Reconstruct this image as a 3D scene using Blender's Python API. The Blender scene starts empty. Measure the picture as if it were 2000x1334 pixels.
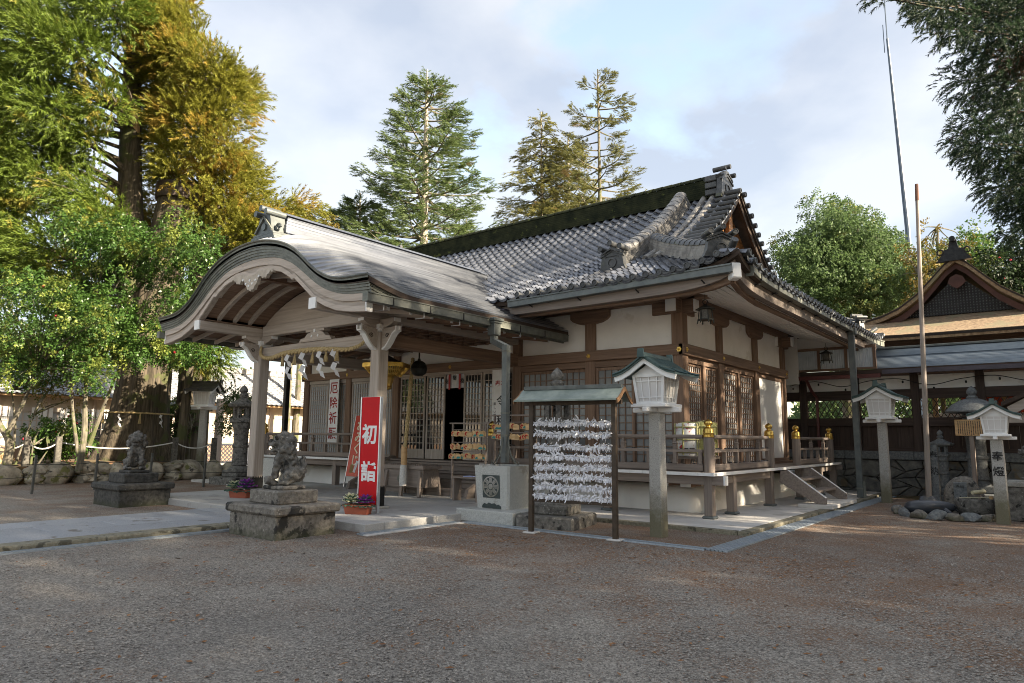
import bpy, math, random
import numpy as np
from mathutils import Vector, Matrix, Euler
random.seed(7); RNG = np.random.default_rng(11)
PI = math.pi
scene = bpy.context.scene
COL = scene.collection

# ---------------------------------------------------------------- camera
cam_d = bpy.data.cameras.new('camera'); cam_d.lens = 23.93; cam_d.sensor_width = 36; cam_d.sensor_fit = 'HORIZONTAL'
cam_d.clip_end = 3000; cam_d.clip_start = 0.05
cam = bpy.data.objects.new('camera', cam_d); COL.objects.link(cam)
YAW, PITCH, ROLL = 0.673443, 0.140577, 0.0099959
_f = Vector((-math.sin(YAW)*math.cos(PITCH), math.cos(YAW)*math.cos(PITCH), math.sin(PITCH)))
_r = Vector((math.cos(YAW), math.sin(YAW), 0)); _u = _r.cross(_f)
_r2 = _r*math.cos(ROLL)+_u*math.sin(ROLL); _u2 = -_r*math.sin(ROLL)+_u*math.cos(ROLL)
cam.matrix_world = Matrix(((_r2.x, _u2.x, -_f.x, 3.866), (_r2.y, _u2.y, -_f.y, -9.834), (_r2.z, _u2.z, -_f.z, 1.6), (0, 0, 0, 1)))
scene.camera = cam

# ---------------------------------------------------------------- sky, sun, exposure
SUN_AZ, SUN_EL = math.radians(10), math.radians(26)      # azimuth from +X towards +Y
SDIR = Vector((math.cos(SUN_AZ)*math.cos(SUN_EL), math.sin(SUN_AZ)*math.cos(SUN_EL), math.sin(SUN_EL)))
world = bpy.data.worlds.new('World'); scene.world = world; world.use_nodes = True
nt = world.node_tree; nt.nodes.clear()
def wn(t, **k):
    n = nt.nodes.new(t)
    for a, b in k.items(): setattr(n, a, b)
    return n
sky = wn('ShaderNodeTexSky', sky_type='NISHITA', sun_disc=False)
sky.sun_elevation = SUN_EL; sky.sun_rotation = math.radians(90)-SUN_AZ
sky.air_density = 1.1; sky.dust_density = 1.5; sky.ozone_density = 1.0
tc = wn('ShaderNodeTexCoord'); sep = wn('ShaderNodeSeparateXYZ'); nt.links.new(tc.outputs['Generated'], sep.inputs[0])
den = wn('ShaderNodeMath', operation='ADD'); nt.links.new(sep.outputs['Z'], den.inputs[0]); den.inputs[1].default_value = 0.22
mx = wn('ShaderNodeMath', operation='MAXIMUM'); nt.links.new(den.outputs[0], mx.inputs[0]); mx.inputs[1].default_value = 0.1
dv = []
for a in 'XY':
    d = wn('ShaderNodeMath', operation='DIVIDE'); nt.links.new(sep.outputs[a], d.inputs[0]); nt.links.new(mx.outputs[0], d.inputs[1]); dv.append(d)
cmb = wn('ShaderNodeCombineXYZ'); nt.links.new(dv[0].outputs[0], cmb.inputs[0]); nt.links.new(dv[1].outputs[0], cmb.inputs[1])
cmb.inputs[2].default_value = 3.7
n1 = wn('ShaderNodeTexNoise'); n1.inputs['Scale'].default_value = 1.55; n1.inputs['Detail'].default_value = 7; n1.inputs['Roughness'].default_value = .52; n1.inputs['Distortion'].default_value = .25
nt.links.new(cmb.outputs[0], n1.inputs['Vector'])
rp = wn('ShaderNodeValToRGB'); nt.links.new(n1.outputs[0], rp.inputs[0])
rp.color_ramp.elements[0].position = .39; rp.color_ramp.elements[1].position = .47
rp.color_ramp.elements[0].color = (.10,)*3+(1,); rp.color_ramp.elements[1].color = (1, 1, 1, 1)
n2 = wn('ShaderNodeTexNoise'); n2.inputs['Scale'].default_value = 1.9; n2.inputs['Detail'].default_value = 6
off = wn('ShaderNodeVectorMath', operation='ADD'); nt.links.new(cmb.outputs[0], off.inputs[0]); off.inputs[1].default_value = (5.2, 3.1, 0)
nt.links.new(off.outputs[0], n2.inputs['Vector'])
rp2 = wn('ShaderNodeValToRGB'); nt.links.new(n2.outputs[0], rp2.inputs[0])
rp2.color_ramp.elements[0].position = .40; rp2.color_ramp.elements[1].position = .60
rp2.color_ramp.elements[0].color = (.83, .87, .95, 1); rp2.color_ramp.elements[1].color = (1.26, 1.24, 1.21, 1)
mixs = wn('ShaderNodeMix', data_type='RGBA'); nt.links.new(rp.outputs[0], mixs.inputs[0])
gain = wn('ShaderNodeMix', data_type='RGBA', blend_type='MULTIPLY'); gain.inputs[0].default_value = 1
nt.links.new(sky.outputs[0], gain.inputs[6]); gain.inputs[7].default_value = (.98, .84, .71, 1)
nt.links.new(gain.outputs[2], mixs.inputs[6]); glow = wn('ShaderNodeMix', data_type='RGBA', blend_type='ADD'); glow.inputs[0].default_value = .16; nt.links.new(rp2.outputs[0], glow.inputs[6]); nt.links.new(sky.outputs[0], glow.inputs[7]); nt.links.new(glow.outputs[2], mixs.inputs[7])
bg = wn('ShaderNodeBackground'); bg.inputs['Strength'].default_value = 0.15; nt.links.new(mixs.outputs[2], bg.inputs[0])
wo = wn('ShaderNodeOutputWorld'); nt.links.new(bg.outputs[0], wo.inputs[0])
sun_d = bpy.data.lights.new('sun', 'SUN'); sun_d.energy = 5.0; sun_d.angle = math.radians(.6); sun_d.color = (1, .86, .66)
sun = bpy.data.objects.new('sun', sun_d); COL.objects.link(sun); sun.rotation_euler = SDIR.to_track_quat('Z', 'Y').to_euler()
vs = scene.view_settings; vs.view_transform = 'Standard'; vs.look = 'None'; vs.gamma = 1; vs.use_curve_mapping = False; vs.exposure = 2.06
scene.cycles.max_bounces = 6; scene.cycles.diffuse_bounces = 4; scene.cycles.glossy_bounces = 3; scene.cycles.transmission_bounces = 4; scene.cycles.transparent_max_bounces = 6
scene.cycles.sample_clamp_indirect = 6; scene.cycles.use_denoising = True; scene.cycles.filter_width = 1.0

# ---------------------------------------------------------------- mesh helpers
OFF = {}
def off_of(p):
    return OFF.get(p.name, Vector((0, 0, 0))) if p else Vector((0, 0, 0))
def link(o, parent=None):
    COL.objects.link(o)
    if parent is not None:
        o.parent = parent
        if parent.name in OFF: OFF[o.name] = OFF[parent.name]
    return o
def thing(name, label, cat, loc=(0, 0, 0), rz=0, group=None, world=False, kind=None):
    """an Empty at the thing's base. world=True: parts are given in world coordinates"""
    o = bpy.data.objects.new(name, None); o.empty_display_size = .1; COL.objects.link(o)
    o.location = loc; o.rotation_euler = (0, 0, rz); tag(o, label, cat, group, kind)
    if world: OFF[o.name] = Vector(loc)
    return o
def tag(o, label=None, cat=None, group=None, kind=None):
    if label: o['label'] = label
    if cat: o['category'] = cat
    if group: o['group'] = group
    if kind: o['kind'] = kind
    return o
def copy_tree(o, parent=None):
    c = o.copy(); COL.objects.link(c); c.parent = parent
    for ch in list(o.children): copy_tree(ch, c)
    return c
def tri_mesh(name, V, F, mat, smooth=False):
    V = np.ascontiguousarray(V, np.float32); F = np.ascontiguousarray(F, np.int32)
    m = bpy.data.meshes.new(name); n = F.shape[1]
    m.vertices.add(len(V)); m.vertices.foreach_set('co', V.ravel())
    m.loops.add(F.size); m.loops.foreach_set('vertex_index', F.ravel())
    m.polygons.add(len(F)); m.polygons.foreach_set('loop_start', np.arange(0, F.size, n, dtype=np.int32))
    if smooth: m.polygons.foreach_set('use_smooth', np.ones(len(F), bool))
    m.update(calc_edges=True)
    if mat: m.materials.append(mat)
    return m
def mobj(name, mesh, parent=None, loc=None, rot=None, scale=None):
    o = bpy.data.objects.new(name, mesh); link(o, parent)
    if loc is not None: o.location = Vector(loc)-off_of(parent)
    if rot is not None: o.rotation_euler = rot
    if scale is not None: o.scale = scale
    return o

class MB:
    def __init__(s): s.v = []; s.f = []
    def add(s, vs, fs):
        o = len(s.v); s.v.extend(tuple(v) for v in vs); s.f.extend(tuple(i+o for i in f) for f in fs); return s
    def box(s, x0, x1, y0, y1, z0, z1, c=0.0):
        if x0 > x1: x0, x1 = x1, x0
        if y0 > y1: y0, y1 = y1, y0
        if z0 > z1: z0, z1 = z1, z0
        return s.obox(((x0+x1)/2, (y0+y1)/2, (z0+z1)/2), (x1-x0, y1-y0, z1-z0), None, c)
    def obox(s, ctr, size, rot=None, c=0.0, taper=None):
        hx, hy, hz = size[0]/2, size[1]/2, size[2]/2
        c = min(c, hx*.9, hy*.9, hz*.9)
        if c <= 0:
            vs = [(sx*hx, sy*hy, sz*hz) for sz in (-1, 1) for sy in (-1, 1) for sx in (-1, 1)]
            fs = [(0, 2, 3, 1), (4, 5, 7, 6), (0, 1, 5, 4), (2, 6, 7, 3), (0, 4, 6, 2), (1, 3, 7, 5)]
        else:
            vs = []; ix = {}
            for sx in (-1, 1):
                for sy in (-1, 1):
                    for sz in (-1, 1):
                        for k in range(3):
                            p = [sx*(hx-c), sy*(hy-c), sz*(hz-c)]; p[k] = (sx*hx, sy*hy, sz*hz)[k]
                            ix[(sx, sy, sz, k)] = len(vs); vs.append(tuple(p))
            fs = []
            for k in range(3):
                a, b = [i for i in range(3) if i != k]
                for sg in (-1, 1):
                    q = []
                    for (i, j) in ((-1, -1), (1, -1), (1, 1), (-1, 1)):
                        t = [0, 0, 0]; t[k] = sg; t[a] = i; t[b] = j; q.append(ix[(*t, k)])
                    fs.append(tuple(q if (sg > 0) == (k != 1) else q[::-1]))
            for k in range(3):
                a, b = [i for i in range(3) if i != k]
                for i in (-1, 1):
                    for j in (-1, 1):
                        q = []
                        for sg, kk in ((-1, a), (1, a), (1, b), (-1, b)):
                            t = [0, 0, 0]; t[k] = sg; t[a] = i; t[b] = j; q.append(ix[(*t, kk)])
                        fs.append(tuple(q))
            for sx in (-1, 1):
                for sy in (-1, 1):
                    for sz in (-1, 1): fs.append(tuple(ix[(sx, sy, sz, k)] for k in range(3)))
        if taper: vs = [(x*(1+(taper-1)*(z/hz*.5+.5)), y*(1+(taper-1)*(z/hz*.5+.5)), z) for x, y, z in vs]
        if rot is not None:
            R = rot if isinstance(rot, Matrix) else Euler(rot).to_matrix()
            vs = [R @ Vector(v) for v in vs]
        return s.add([(v[0]+ctr[0], v[1]+ctr[1], v[2]+ctr[2]) for v in vs], fs)
    def bar(s, p, q, w, h=None, up=(0, 0, 1), c=0.0):
        p = Vector(p); q = Vector(q); h = w if h is None else h
        d = q-p; L = d.length; d.normalize(); u = Vector(up)
        if abs(d.dot(u)) > .98: u = Vector((0, 1, 0))
        x = d.cross(u).normalized(); z = x.cross(d)
        R = Matrix((x, d, z)).transposed()
        return s.obox((p+q)/2, (w, L, h), R, c)
    def tube(s, pts, r, n=8, caps=True):
        pts = [Vector(p) for p in pts]; m = len(pts)
        rs = [r]*m if isinstance(r, (int, float)) else list(r)
        t0 = (pts[1]-pts[0]).normalized(); a = Vector((0, 0, 1)) if abs(t0.z) < .9 else Vector((1, 0, 0))
        x = t0.cross(a).normalized(); vs = []
        for i in range(m):
            t = (pts[min(i+1, m-1)]-pts[max(i-1, 0)]).normalized()
            x = (x-t*x.dot(t)).normalized(); y = t.cross(x)
            for k in range(n):
                an = 2*PI*k/n; vs.append(pts[i]+(x*math.cos(an)+y*math.sin(an))*rs[i])
        fs = [(i*n+k, i*n+(k+1) % n, (i+1)*n+(k+1) % n, (i+1)*n+k) for i in range(m-1) for k in range(n)]
        if caps: fs += [tuple(range(n))[::-1], tuple(range((m-1)*n, m*n))]
        return s.add(vs, fs)
    def lathe(s, prof, n=16, c=(0, 0, 0), ph=0.0, sq=None):
        vs = []
        for (r, z) in prof:
            for k in range(n):
                an = 2*PI*k/n+ph; vs.append((c[0]+r*math.cos(an), c[1]+r*math.sin(an), c[2]+z))
        m = len(prof)
        fs = [(i*n+k, i*n+(k+1) % n, (i+1)*n+(k+1) % n, (i+1)*n+k) for i in range(m-1) for k in range(n)]
        fs += [tuple(range(n))[::-1], tuple(range((m-1)*n, m*n))]
        return s.add(vs, fs)
    def prism(s, poly, axis, a, b):
        n = len(poly)
        def P(u, w, t): return {'x': (t, u, w), 'y': (u, t, w), 'z': (u, w, t)}[axis]
        vs = [P(u, w, a) for u, w in poly]+[P(u, w, b) for u, w in poly]
        fs = [tuple(range(n)), tuple(range(n, 2*n))[::-1]]+[(i, n+i, n+(i+1) % n, (i+1) % n) for i in range(n)]
        return s.add(vs, fs)
    def grid(s, rows, closed=False):
        m = len(rows); n = len(rows[0]); vs = [p for r in rows for p in r]
        fs = [(i*n+k, i*n+(k+1) % n, (i+1)*n+(k+1) % n, (i+1)*n+k) for i in range(m-1) for k in range(n if closed else n-1)]
        return s.add(vs, fs)
    def slab(s, rows, t):
        """grid with thickness t below (vertical)"""
        m = len(rows); n = len(rows[0]); vs = [tuple(p) for r in rows for p in r]; N = len(vs)
        vs += [(p[0], p[1], p[2]-t) for p in vs]
        fs = [(i*n+k, i*n+k+1, (i+1)*n+k+1, (i+1)*n+k) for i in range(m-1) for k in range(n-1)]
        fs += [tuple(N+i for i in f[::-1]) for f in fs]
        e = [k for k in range(n)]+[i*n+n-1 for i in range(1, m)]+[(m-1)*n+k for k in range(n-2, -1, -1)]+[i*n for i in range(m-2, 0, -1)]
        fs += [(e[i], N+e[i], N+e[(i+1) % len(e)], e[(i+1) % len(e)]) for i in range(len(e))]
        return s.add(vs, fs)
    def xf(s, M, start=0):
        s.v[start:] = [tuple(M @ Vector(v)) for v in s.v[start:]]; return s
    def mesh(s, name, mat, smooth=False, offv=None, ang=35):
        o = offv or Vector((0, 0, 0))
        m = bpy.data.meshes.new(name)
        m.from_pydata([(v[0]-o.x, v[1]-o.y, v[2]-o.z) for v in s.v], [], s.f); m.update()
        if smooth:
            m.polygons.foreach_set('use_smooth', [True]*len(m.polygons)); m.set_sharp_from_angle(angle=math.radians(ang))
        if mat: m.materials.append(mat)
        return m
    def build(s, name, mat, parent=None, smooth=False, ang=35, label=None, kind=None):
        o = bpy.data.objects.new(name, s.mesh(name, mat, smooth, off_of(parent), ang)); link(o, parent)
        if label: o['label'] = label
        if kind: o['kind'] = kind
        return o
def lerp(a, b, t): return a+(b-a)*t
def interp(x, xs, ys): return float(np.interp(x, xs, ys))
def smoothpts(pts, n=8):
    """Catmull-Rom through points"""
    pts = [Vector(p) for p in pts]; out = []
    for i in range(len(pts)-1):
        p0 = pts[max(i-1, 0)]; p1 = pts[i]; p2 = pts[i+1]; p3 = pts[min(i+2, len(pts)-1)]
        for k in range(n):
            t = k/n; out.append(.5*((2*p1)+(p2-p0)*t+(2*p0-5*p1+4*p2-p3)*t*t+(3*p1-p0-3*p2+p3)*t*t*t))
    out.append(pts[-1]); return out
def blob(rad, ctr=(0, 0, 0), n=2, seed=0, amp=.18, freq=1.6, scale=(1, 1, 1), flat=None):
    """bumpy rock: subdivided icosphere displaced by a few random planes and waves"""
    import bmesh
    bm = bmesh.new(); bmesh.ops.create_icosphere(bm, subdivisions=n, radius=1)
    rg = random.Random(seed); waves = [(Vector((rg.uniform(-1, 1), rg.uniform(-1, 1), rg.uniform(-1, 1))).normalized(), rg.uniform(.6, 1)*freq*2, rg.uniform(0, 6)) for _ in range(5)]
    cuts = [(Vector((rg.gauss(0, 1), rg.gauss(0, 1), rg.gauss(0, 1))).normalized(), rg.uniform(.62, .9)) for _ in range(7)]
    vs = []
    for v in bm.verts:
        p = v.co.copy(); d = 1+sum(math.sin(p.dot(w)*fq+ph) for w, fq, ph in waves)*amp/2.5
        p *= d
        for nrm, k in cuts:
            e = p.dot(nrm)-k
            if e > 0: p -= nrm*e*.85
        p = Vector((p.x*scale[0]*rad, p.y*scale[1]*rad, p.z*scale[2]*rad))
        if flat is not None and p.z < flat: p.z = flat
        vs.append(p+Vector(ctr))
    fs = [tuple(v.index for v in f.verts) for f in bm.faces]; bm.free()
    return vs, fs

# ---------------------------------------------------------------- materials
MATS = {}
def rgb(r, g, b):
    f = lambda c: (c/255/12.92) if c/255 <= .04045 else ((c/255+.055)/1.055)**2.4
    return (f(r), f(g), f(b))
def mk(name, c1, c2=None, sc=3., rough=.8, bump=0., bsc=40., stretch=(1, 1, 1), metal=0., rnd=0., spots=None, spots2=None, spec=.5, moss=None, transl=0., lo=.35, hi=.65, coat=0.):
    m = bpy.data.materials.new(name); m.use_nodes = True; T = m.node_tree; N = T.nodes; L = T.links; N.clear()
    out = N.new('ShaderNodeOutputMaterial'); b = N.new('ShaderNodeBsdfPrincipled')
    b.inputs['Roughness'].default_value = rough; b.inputs['Metallic'].default_value = metal
    b.inputs['Specular IOR Level'].default_value = spec
    if coat: b.inputs['Coat Weight'].default_value = coat; b.inputs['Coat Roughness'].default_value = .1
    tcn = N.new('ShaderNodeTexCoord'); mp = N.new('ShaderNodeMapping'); mp.inputs['Scale'].default_value = stretch
    oi = N.new('ShaderNodeObjectInfo')
    addv = N.new('ShaderNodeVectorMath'); addv.operation = 'ADD'
    mul = N.new('ShaderNodeVectorMath'); mul.operation = 'SCALE'; mul.inputs[0].default_value = (13.1, 7.7, 5.3); L.new(oi.outputs['Random'], mul.inputs['Scale'])
    L.new(tcn.outputs['Object'], addv.inputs[0]); L.new(mul.outputs[0], addv.inputs[1]); L.new(addv.outputs[0], mp.inputs['Vector'])
    def noise(scale, detail=5, src=mp.outputs[0], rg=.6):
        n = N.new('ShaderNodeTexNoise'); n.inputs['Scale'].default_value = scale; n.inputs['Detail'].default_value = detail; n.inputs['Roughness'].default_value = rg; L.new(src, n.inputs['Vector']); return n
    def ramp(src, a, bb, ca=(0, 0, 0, 1), cb=(1, 1, 1, 1)):
        r = N.new('ShaderNodeValToRGB'); r.color_ramp.elements[0].position = a; r.color_ramp.elements[1].position = bb
        r.color_ramp.elements[0].color = ca; r.color_ramp.elements[1].color = cb; L.new(src, r.inputs[0]); return r
    def mix(f, a, bb, bt='MIX'):
        x = N.new('ShaderNodeMix'); x.data_type = 'RGBA'; x.blend_type = bt
        for k, v in ((0, f), (6, a), (7, bb)):
            if hasattr(v, 'links'): L.new(v, x.inputs[k])
            else: x.inputs[k].default_value = v if k == 0 else (*v[:3], 1)
        return x.outputs[2]
    c2 = c2 or tuple(min(1, x*1.18) for x in c1)
    n1_ = noise(sc); col = ramp(n1_.outputs[0], lo, hi, (*c1, 1), (*c2, 1)).outputs[0]
    if spots:   # (colour, scale, threshold)
        n_ = noise(spots[1], 4, addv.outputs[0]); col = mix(ramp(n_.outputs[0], spots[2], spots[2]+.06).outputs[0], col, spots[0])
    if spots2:
        n_ = noise(spots2[1], 4, addv.outputs[0]); col = mix(ramp(n_.outputs[0], spots2[2], spots2[2]+.05).outputs[0], col, spots2[0])
    if moss:    # (colour, top height, fade) growth rising from the foot of the thing
        sp = N.new('ShaderNodeSeparateXYZ'); L.new(tcn.outputs['Object'], sp.inputs[0]); n_ = noise(9, 4, addv.outputs[0])
        ma = N.new('ShaderNodeMath'); ma.operation = 'MULTIPLY_ADD'; L.new(n_.outputs[0], ma.inputs[0]); ma.inputs[1].default_value = moss[2]*2.2; L.new(sp.outputs['Z'], ma.inputs[2])
        mr = N.new('ShaderNodeMapRange'); L.new(ma.outputs[0], mr.inputs[0]); mr.inputs[1].default_value = moss[1]+moss[2]*2; mr.inputs[2].default_value = moss[1]; mr.inputs[3].default_value = 0; mr.inputs[4].default_value = .85
        col = mix(mr.outputs[0], col, moss[0])
    if rnd:
        mr = N.new('ShaderNodeMapRange'); L.new(oi.outputs['Random'], mr.inputs[0]); mr.inputs[3].default_value = 1-rnd; mr.inputs[4].default_value = 1+rnd
        cx = N.new('ShaderNodeVectorMath'); cx.operation = 'SCALE'; L.new(col, cx.inputs[0]); L.new(mr.outputs[0], cx.inputs['Scale']); col = cx.outputs[0]
    L.new(col, b.inputs['Base Color'])
    if bump:
        nb = noise(bsc, 6); bp = N.new('ShaderNodeBump'); bp.inputs['Strength'].default_value = bump; bp.inputs['Distance'].default_value = .02
        L.new(nb.outputs[0], bp.inputs['Height']); L.new(bp.outputs[0], b.inputs['Normal'])
    sh = b.outputs[0]
    if transl:
        tr = N.new('ShaderNodeBsdfTranslucent'); L.new(col, tr.inputs['Color']); ms = N.new('ShaderNodeMixShader'); ms.inputs[0].default_value = transl
        L.new(sh, ms.inputs[1]); L.new(tr.outputs[0], ms.inputs[2]); sh = ms.outputs[0]
    L.new(sh, out.inputs[0]); MATS[name] = m; return m
def wood(name, c1, c2, **k):
    r = {}
    for a, st in (('x', (.35, 9, 9)), ('y', (9, .35, 9)), ('z', (9, 9, .35))):
        r[a] = mk(name+'_'+a, c1, c2, sc=2.2, rough=k.get('rough', .72), bump=.25, bsc=6, stretch=st, rnd=k.get('rnd', .10), spec=.3, lo=.25, hi=.75)
    return r
W_HALL = wood('aged_timber', (.125, .078, .053), (.28, .185, .128))       # reddish brown wall timber
W_GREY = wood('weathered_timber', (.16, .13, .11), (.30, .25, .215))  # grey brown engawa and rails
W_PORCH = wood('porch_timber', (.32, .27, .225), (.52, .455, .395))      # paler porch timber
W_DARK = wood('dark_timber', (.028, .018, .013), (.06, .04, .028))
PLASTER = mk('plaster', (.82, .80, .755), (.88, .86, .82), sc=2, rough=.9, bump=.06, bsc=60, spots=((.73, .70, .64), 1.7, .60))
WHITE = mk('white_paint', (.74, .74, .72), (.80, .80, .79), sc=4, rough=.6)
SOFFIT = mk('soffit_board', (.78, .76, .73), (.85, .83, .80), sc=2, rough=.8, stretch=(4, 1, 4))
TILE = mk('roof_tile', (.085, .092, .108), (.20, .21, .235), sc=5, rough=.27, metal=.5, bump=.12, bsc=25, rnd=.28, spots=((.20, .19, .175), 3.0, .64), spec=.6)
TILE_D = mk('ridge_tile', (.028, .030, .031), (.075, .077, .078), sc=4, rough=.45, bump=.15, bsc=30, rnd=.2, spots=((.060, .066, .035), 2.2, .60))
TILE_L = mk('pale_ridge_tile', (.13, .125, .12), (.30, .29, .27), sc=5, rough=.5, bump=.15, bsc=30, rnd=.22)
TILE_M = mk('mossy_ridge_tile', (.014, .018, .012), (.036, .040, .022), sc=3, rough=1., spec=.1, bump=.3, bsc=20, spots=((.075, .085, .03), 4, .62))
COPPER = mk('patinated_copper', (.070, .078, .076), (.125, .138, .132), sc=6, rough=.42, metal=.35, bump=.05, bsc=30, stretch=(1, 1, 1), rnd=.12)
COPPER_G = mk('green_copper', (.10, .105, .090), (.185, .19, .16), sc=5, rough=.55, metal=.2, bump=.05, bsc=40, rnd=.12)
COPPER_R = mk('copper_sheet_roof', (.15, .163, .19), (.27, .285, .315), sc=3, rough=.30, metal=.85, bump=.04, bsc=30, stretch=(1, .25, 1), rnd=.10)
GUTTER = mk('gutter_metal', (.10, .115, .115), (.16, .175, .17), sc=4, rough=.5, metal=.3, rnd=.1)
GOLD = mk('gilt_metal', (.58, .36, .08), (.80, .55, .16), sc=9, rough=.30, metal=1., bump=.03)
BLACKM = mk('black_metal', (.010, .010, .011), (.03, .03, .03), sc=8, rough=.5, metal=.4)
BRONZE = mk('dark_bronze', (.014, .014, .012), (.04, .042, .036), sc=8, rough=.55, metal=.5, bump=.1)
STONE = mk('granite', (.34, .345, .325), (.50, .505, .475), sc=50, rough=.85, bump=.12, bsc=120, rnd=.06, spots=((.29, .28, .245), 2.5, .57))
STONE_L = mk('pale_granite_post', (.30, .29, .27), (.46, .45, .42), sc=60, rough=.85, bump=.15, bsc=120, spots=((.16, .155, .14), 40, .62), moss=((.105, .095, .045), .62, .30))
STONE_D = mk('lichened_stone', (.070, .066, .060), (.20, .19, .17), sc=11, rough=.95, bump=.6, bsc=38, spots=((.30, .295, .275), 24, .62), spots2=((.022, .022, .020), 5, .60), rnd=.08)
STONE_K = mk('blackened_stone', (.030, .030, .028), (.085, .083, .076), sc=12, rough=.95, bump=.5, bsc=40, spots=((.28, .29, .27), 16, .67), moss=((.04, .045, .016), .06, .12))
STONE_D2 = mk('lichened_plinth_stone', (.105, .095, .082), (.235, .215, .185), sc=14, rough=.95, bump=.5, bsc=45, spots=((.38, .36, .32), 22, .645), spots2=((.030, .029, .027), 3.2, .56), moss=((.045, .05, .016), .06, .12))
CONC = mk('concrete', (.50, .48, .45), (.60, .58, .55), sc=3, rough=.9, bump=.1, bsc=60, spots=((.42, .40, .37), 1.3, .55))
PAVE = mk('paving_granite', (.33, .325, .31), (.47, .46, .44), sc=70, rough=.8, bump=.08, bsc=140, rnd=.09, spots=((.29, .275, .26), 1.8, .58))
PAVE2 = mk('path_granite', (.23, .24, .255), (.35, .36, .375), sc=60, rough=.85, bump=.15, bsc=90, rnd=.10, spots=((.15, .135, .12), 2.4, .62))
KERB = mk('mossy_kerb', (.16, .145, .10), (.26, .24, .18), sc=20, rough=.95, bump=.35, bsc=60, spots=((.075, .07, .05), 5, .55))
STEEL = mk('galvanised_grate', (.30, .35, .40), (.42, .47, .52), sc=20, rough=.5, metal=.5)
RED = mk('red_panel', (.52, .004, .010), (.60, .006, .012), sc=2, rough=.45, spec=.2)
REDD = mk('red_paint', (.36, .015, .015), (.42, .02, .02), rough=.6)
VERM = mk('vermilion', (.56, .055, .015), (.66, .08, .02), rough=.55)
ALU = mk('aluminium', (.62, .65, .70), (.75, .77, .80), rough=.35, metal=.8)
PAPER = mk('paper', (.80, .80, .80), (.86, .86, .86), rough=.9, transl=.25)
SLIP = mk('paper_slip', (.84, .85, .90), (.94, .94, .96), sc=9, rough=.85, transl=.2, rnd=.05)
SHOJI = mk('shoji_paper', (.36, .375, .38), (.46, .47, .47), sc=2, rough=.7)
SHOJI_D = mk('dim_pane', (.15, .16, .165), (.24, .25, .25), sc=1.2, rough=.22, spec=.6)
GLASS = mk('window_glass', (.012, .014, .014), (.02, .022, .022), rough=.04, spec=1.)
INK = mk('black_ink', (.012, .012, .013), (.02, .02, .02), rough=.7)
STRAW = mk('rice_straw', (.36, .265, .12), (.52, .40, .21), sc=30, rough=.9, bump=.4, bsc=80)
ROPEW = mk('pale_rope', (.50, .49, .46), (.66, .65, .62), sc=30, rough=.9, bump=.4, bsc=80)
TERRA = mk('terracotta_plastic', (.33, .085, .045), (.40, .11, .06), sc=4, rough=.55)
SOIL = mk('potting_soil', (.02, .014, .01), (.05, .035, .025), sc=30, rough=1)
NEWWOOD = mk('fresh_wood', (.50, .30, .13), (.64, .42, .21), sc=3, rough=.6, stretch=(1, 1, 6))
BARK = mk('cedar_bark', (.034, .028, .019), (.125, .10, .068), sc=2.6, rough=.95, bump=1., bsc=5, stretch=(6, 6, .35), spots=((.065, .07, .026), 1.4, .54))
BARK2 = mk('smooth_bark', (.075, .066, .047), (.18, .16, .12), sc=4, rough=.95, bump=.5, bsc=14, stretch=(2, 2, .6), spots=((.085, .095, .035), 3, .52))
BARK3 = mk('pale_bark', (.22, .19, .15), (.38, .34, .28), sc=5, rough=.95, bump=.4, bsc=14, stretch=(3, 3, .6))
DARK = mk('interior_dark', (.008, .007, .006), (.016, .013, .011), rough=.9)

def text_mesh(s, mat, size=1., bold=.0, name='lettering', vertical=False, spacing=1.0, depth=.0015):
    """flat lettering in the XZ plane facing -Y, centred on the origin"""
    out = MB()
    chars = list(s) if vertical else [s]
    for i, ch in enumerate(chars):
        c = bpy.data.curves.new('lettering', 'FONT'); c.body = ch; c.size = size; c.offset = bold*size; c.align_x = 'CENTER'; c.extrude = depth; c.resolution_u = 3
        o = bpy.data.objects.new('lettering', c); COL.objects.link(o)
        dg = bpy.context.evaluated_depsgraph_get(); me = bpy.data.meshes.new_from_object(o.evaluated_get(dg))
        if len(me.vertices):
            vs_ = [v.co for v in me.vertices]; cy = .36*size
            out.add([(v.x, -v.z, v.y-cy-i*size*spacing) for v in vs_], [tuple(p.vertices) for p in me.polygons])
        bpy.data.objects.remove(o); bpy.data.curves.remove(c); bpy.data.meshes.remove(me)
    if vertical and out.v:
        h = (len(chars)-1)*size*spacing/2; out.v = [(x, y, z+h) for x, y, z in out.v]
    return out
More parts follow.
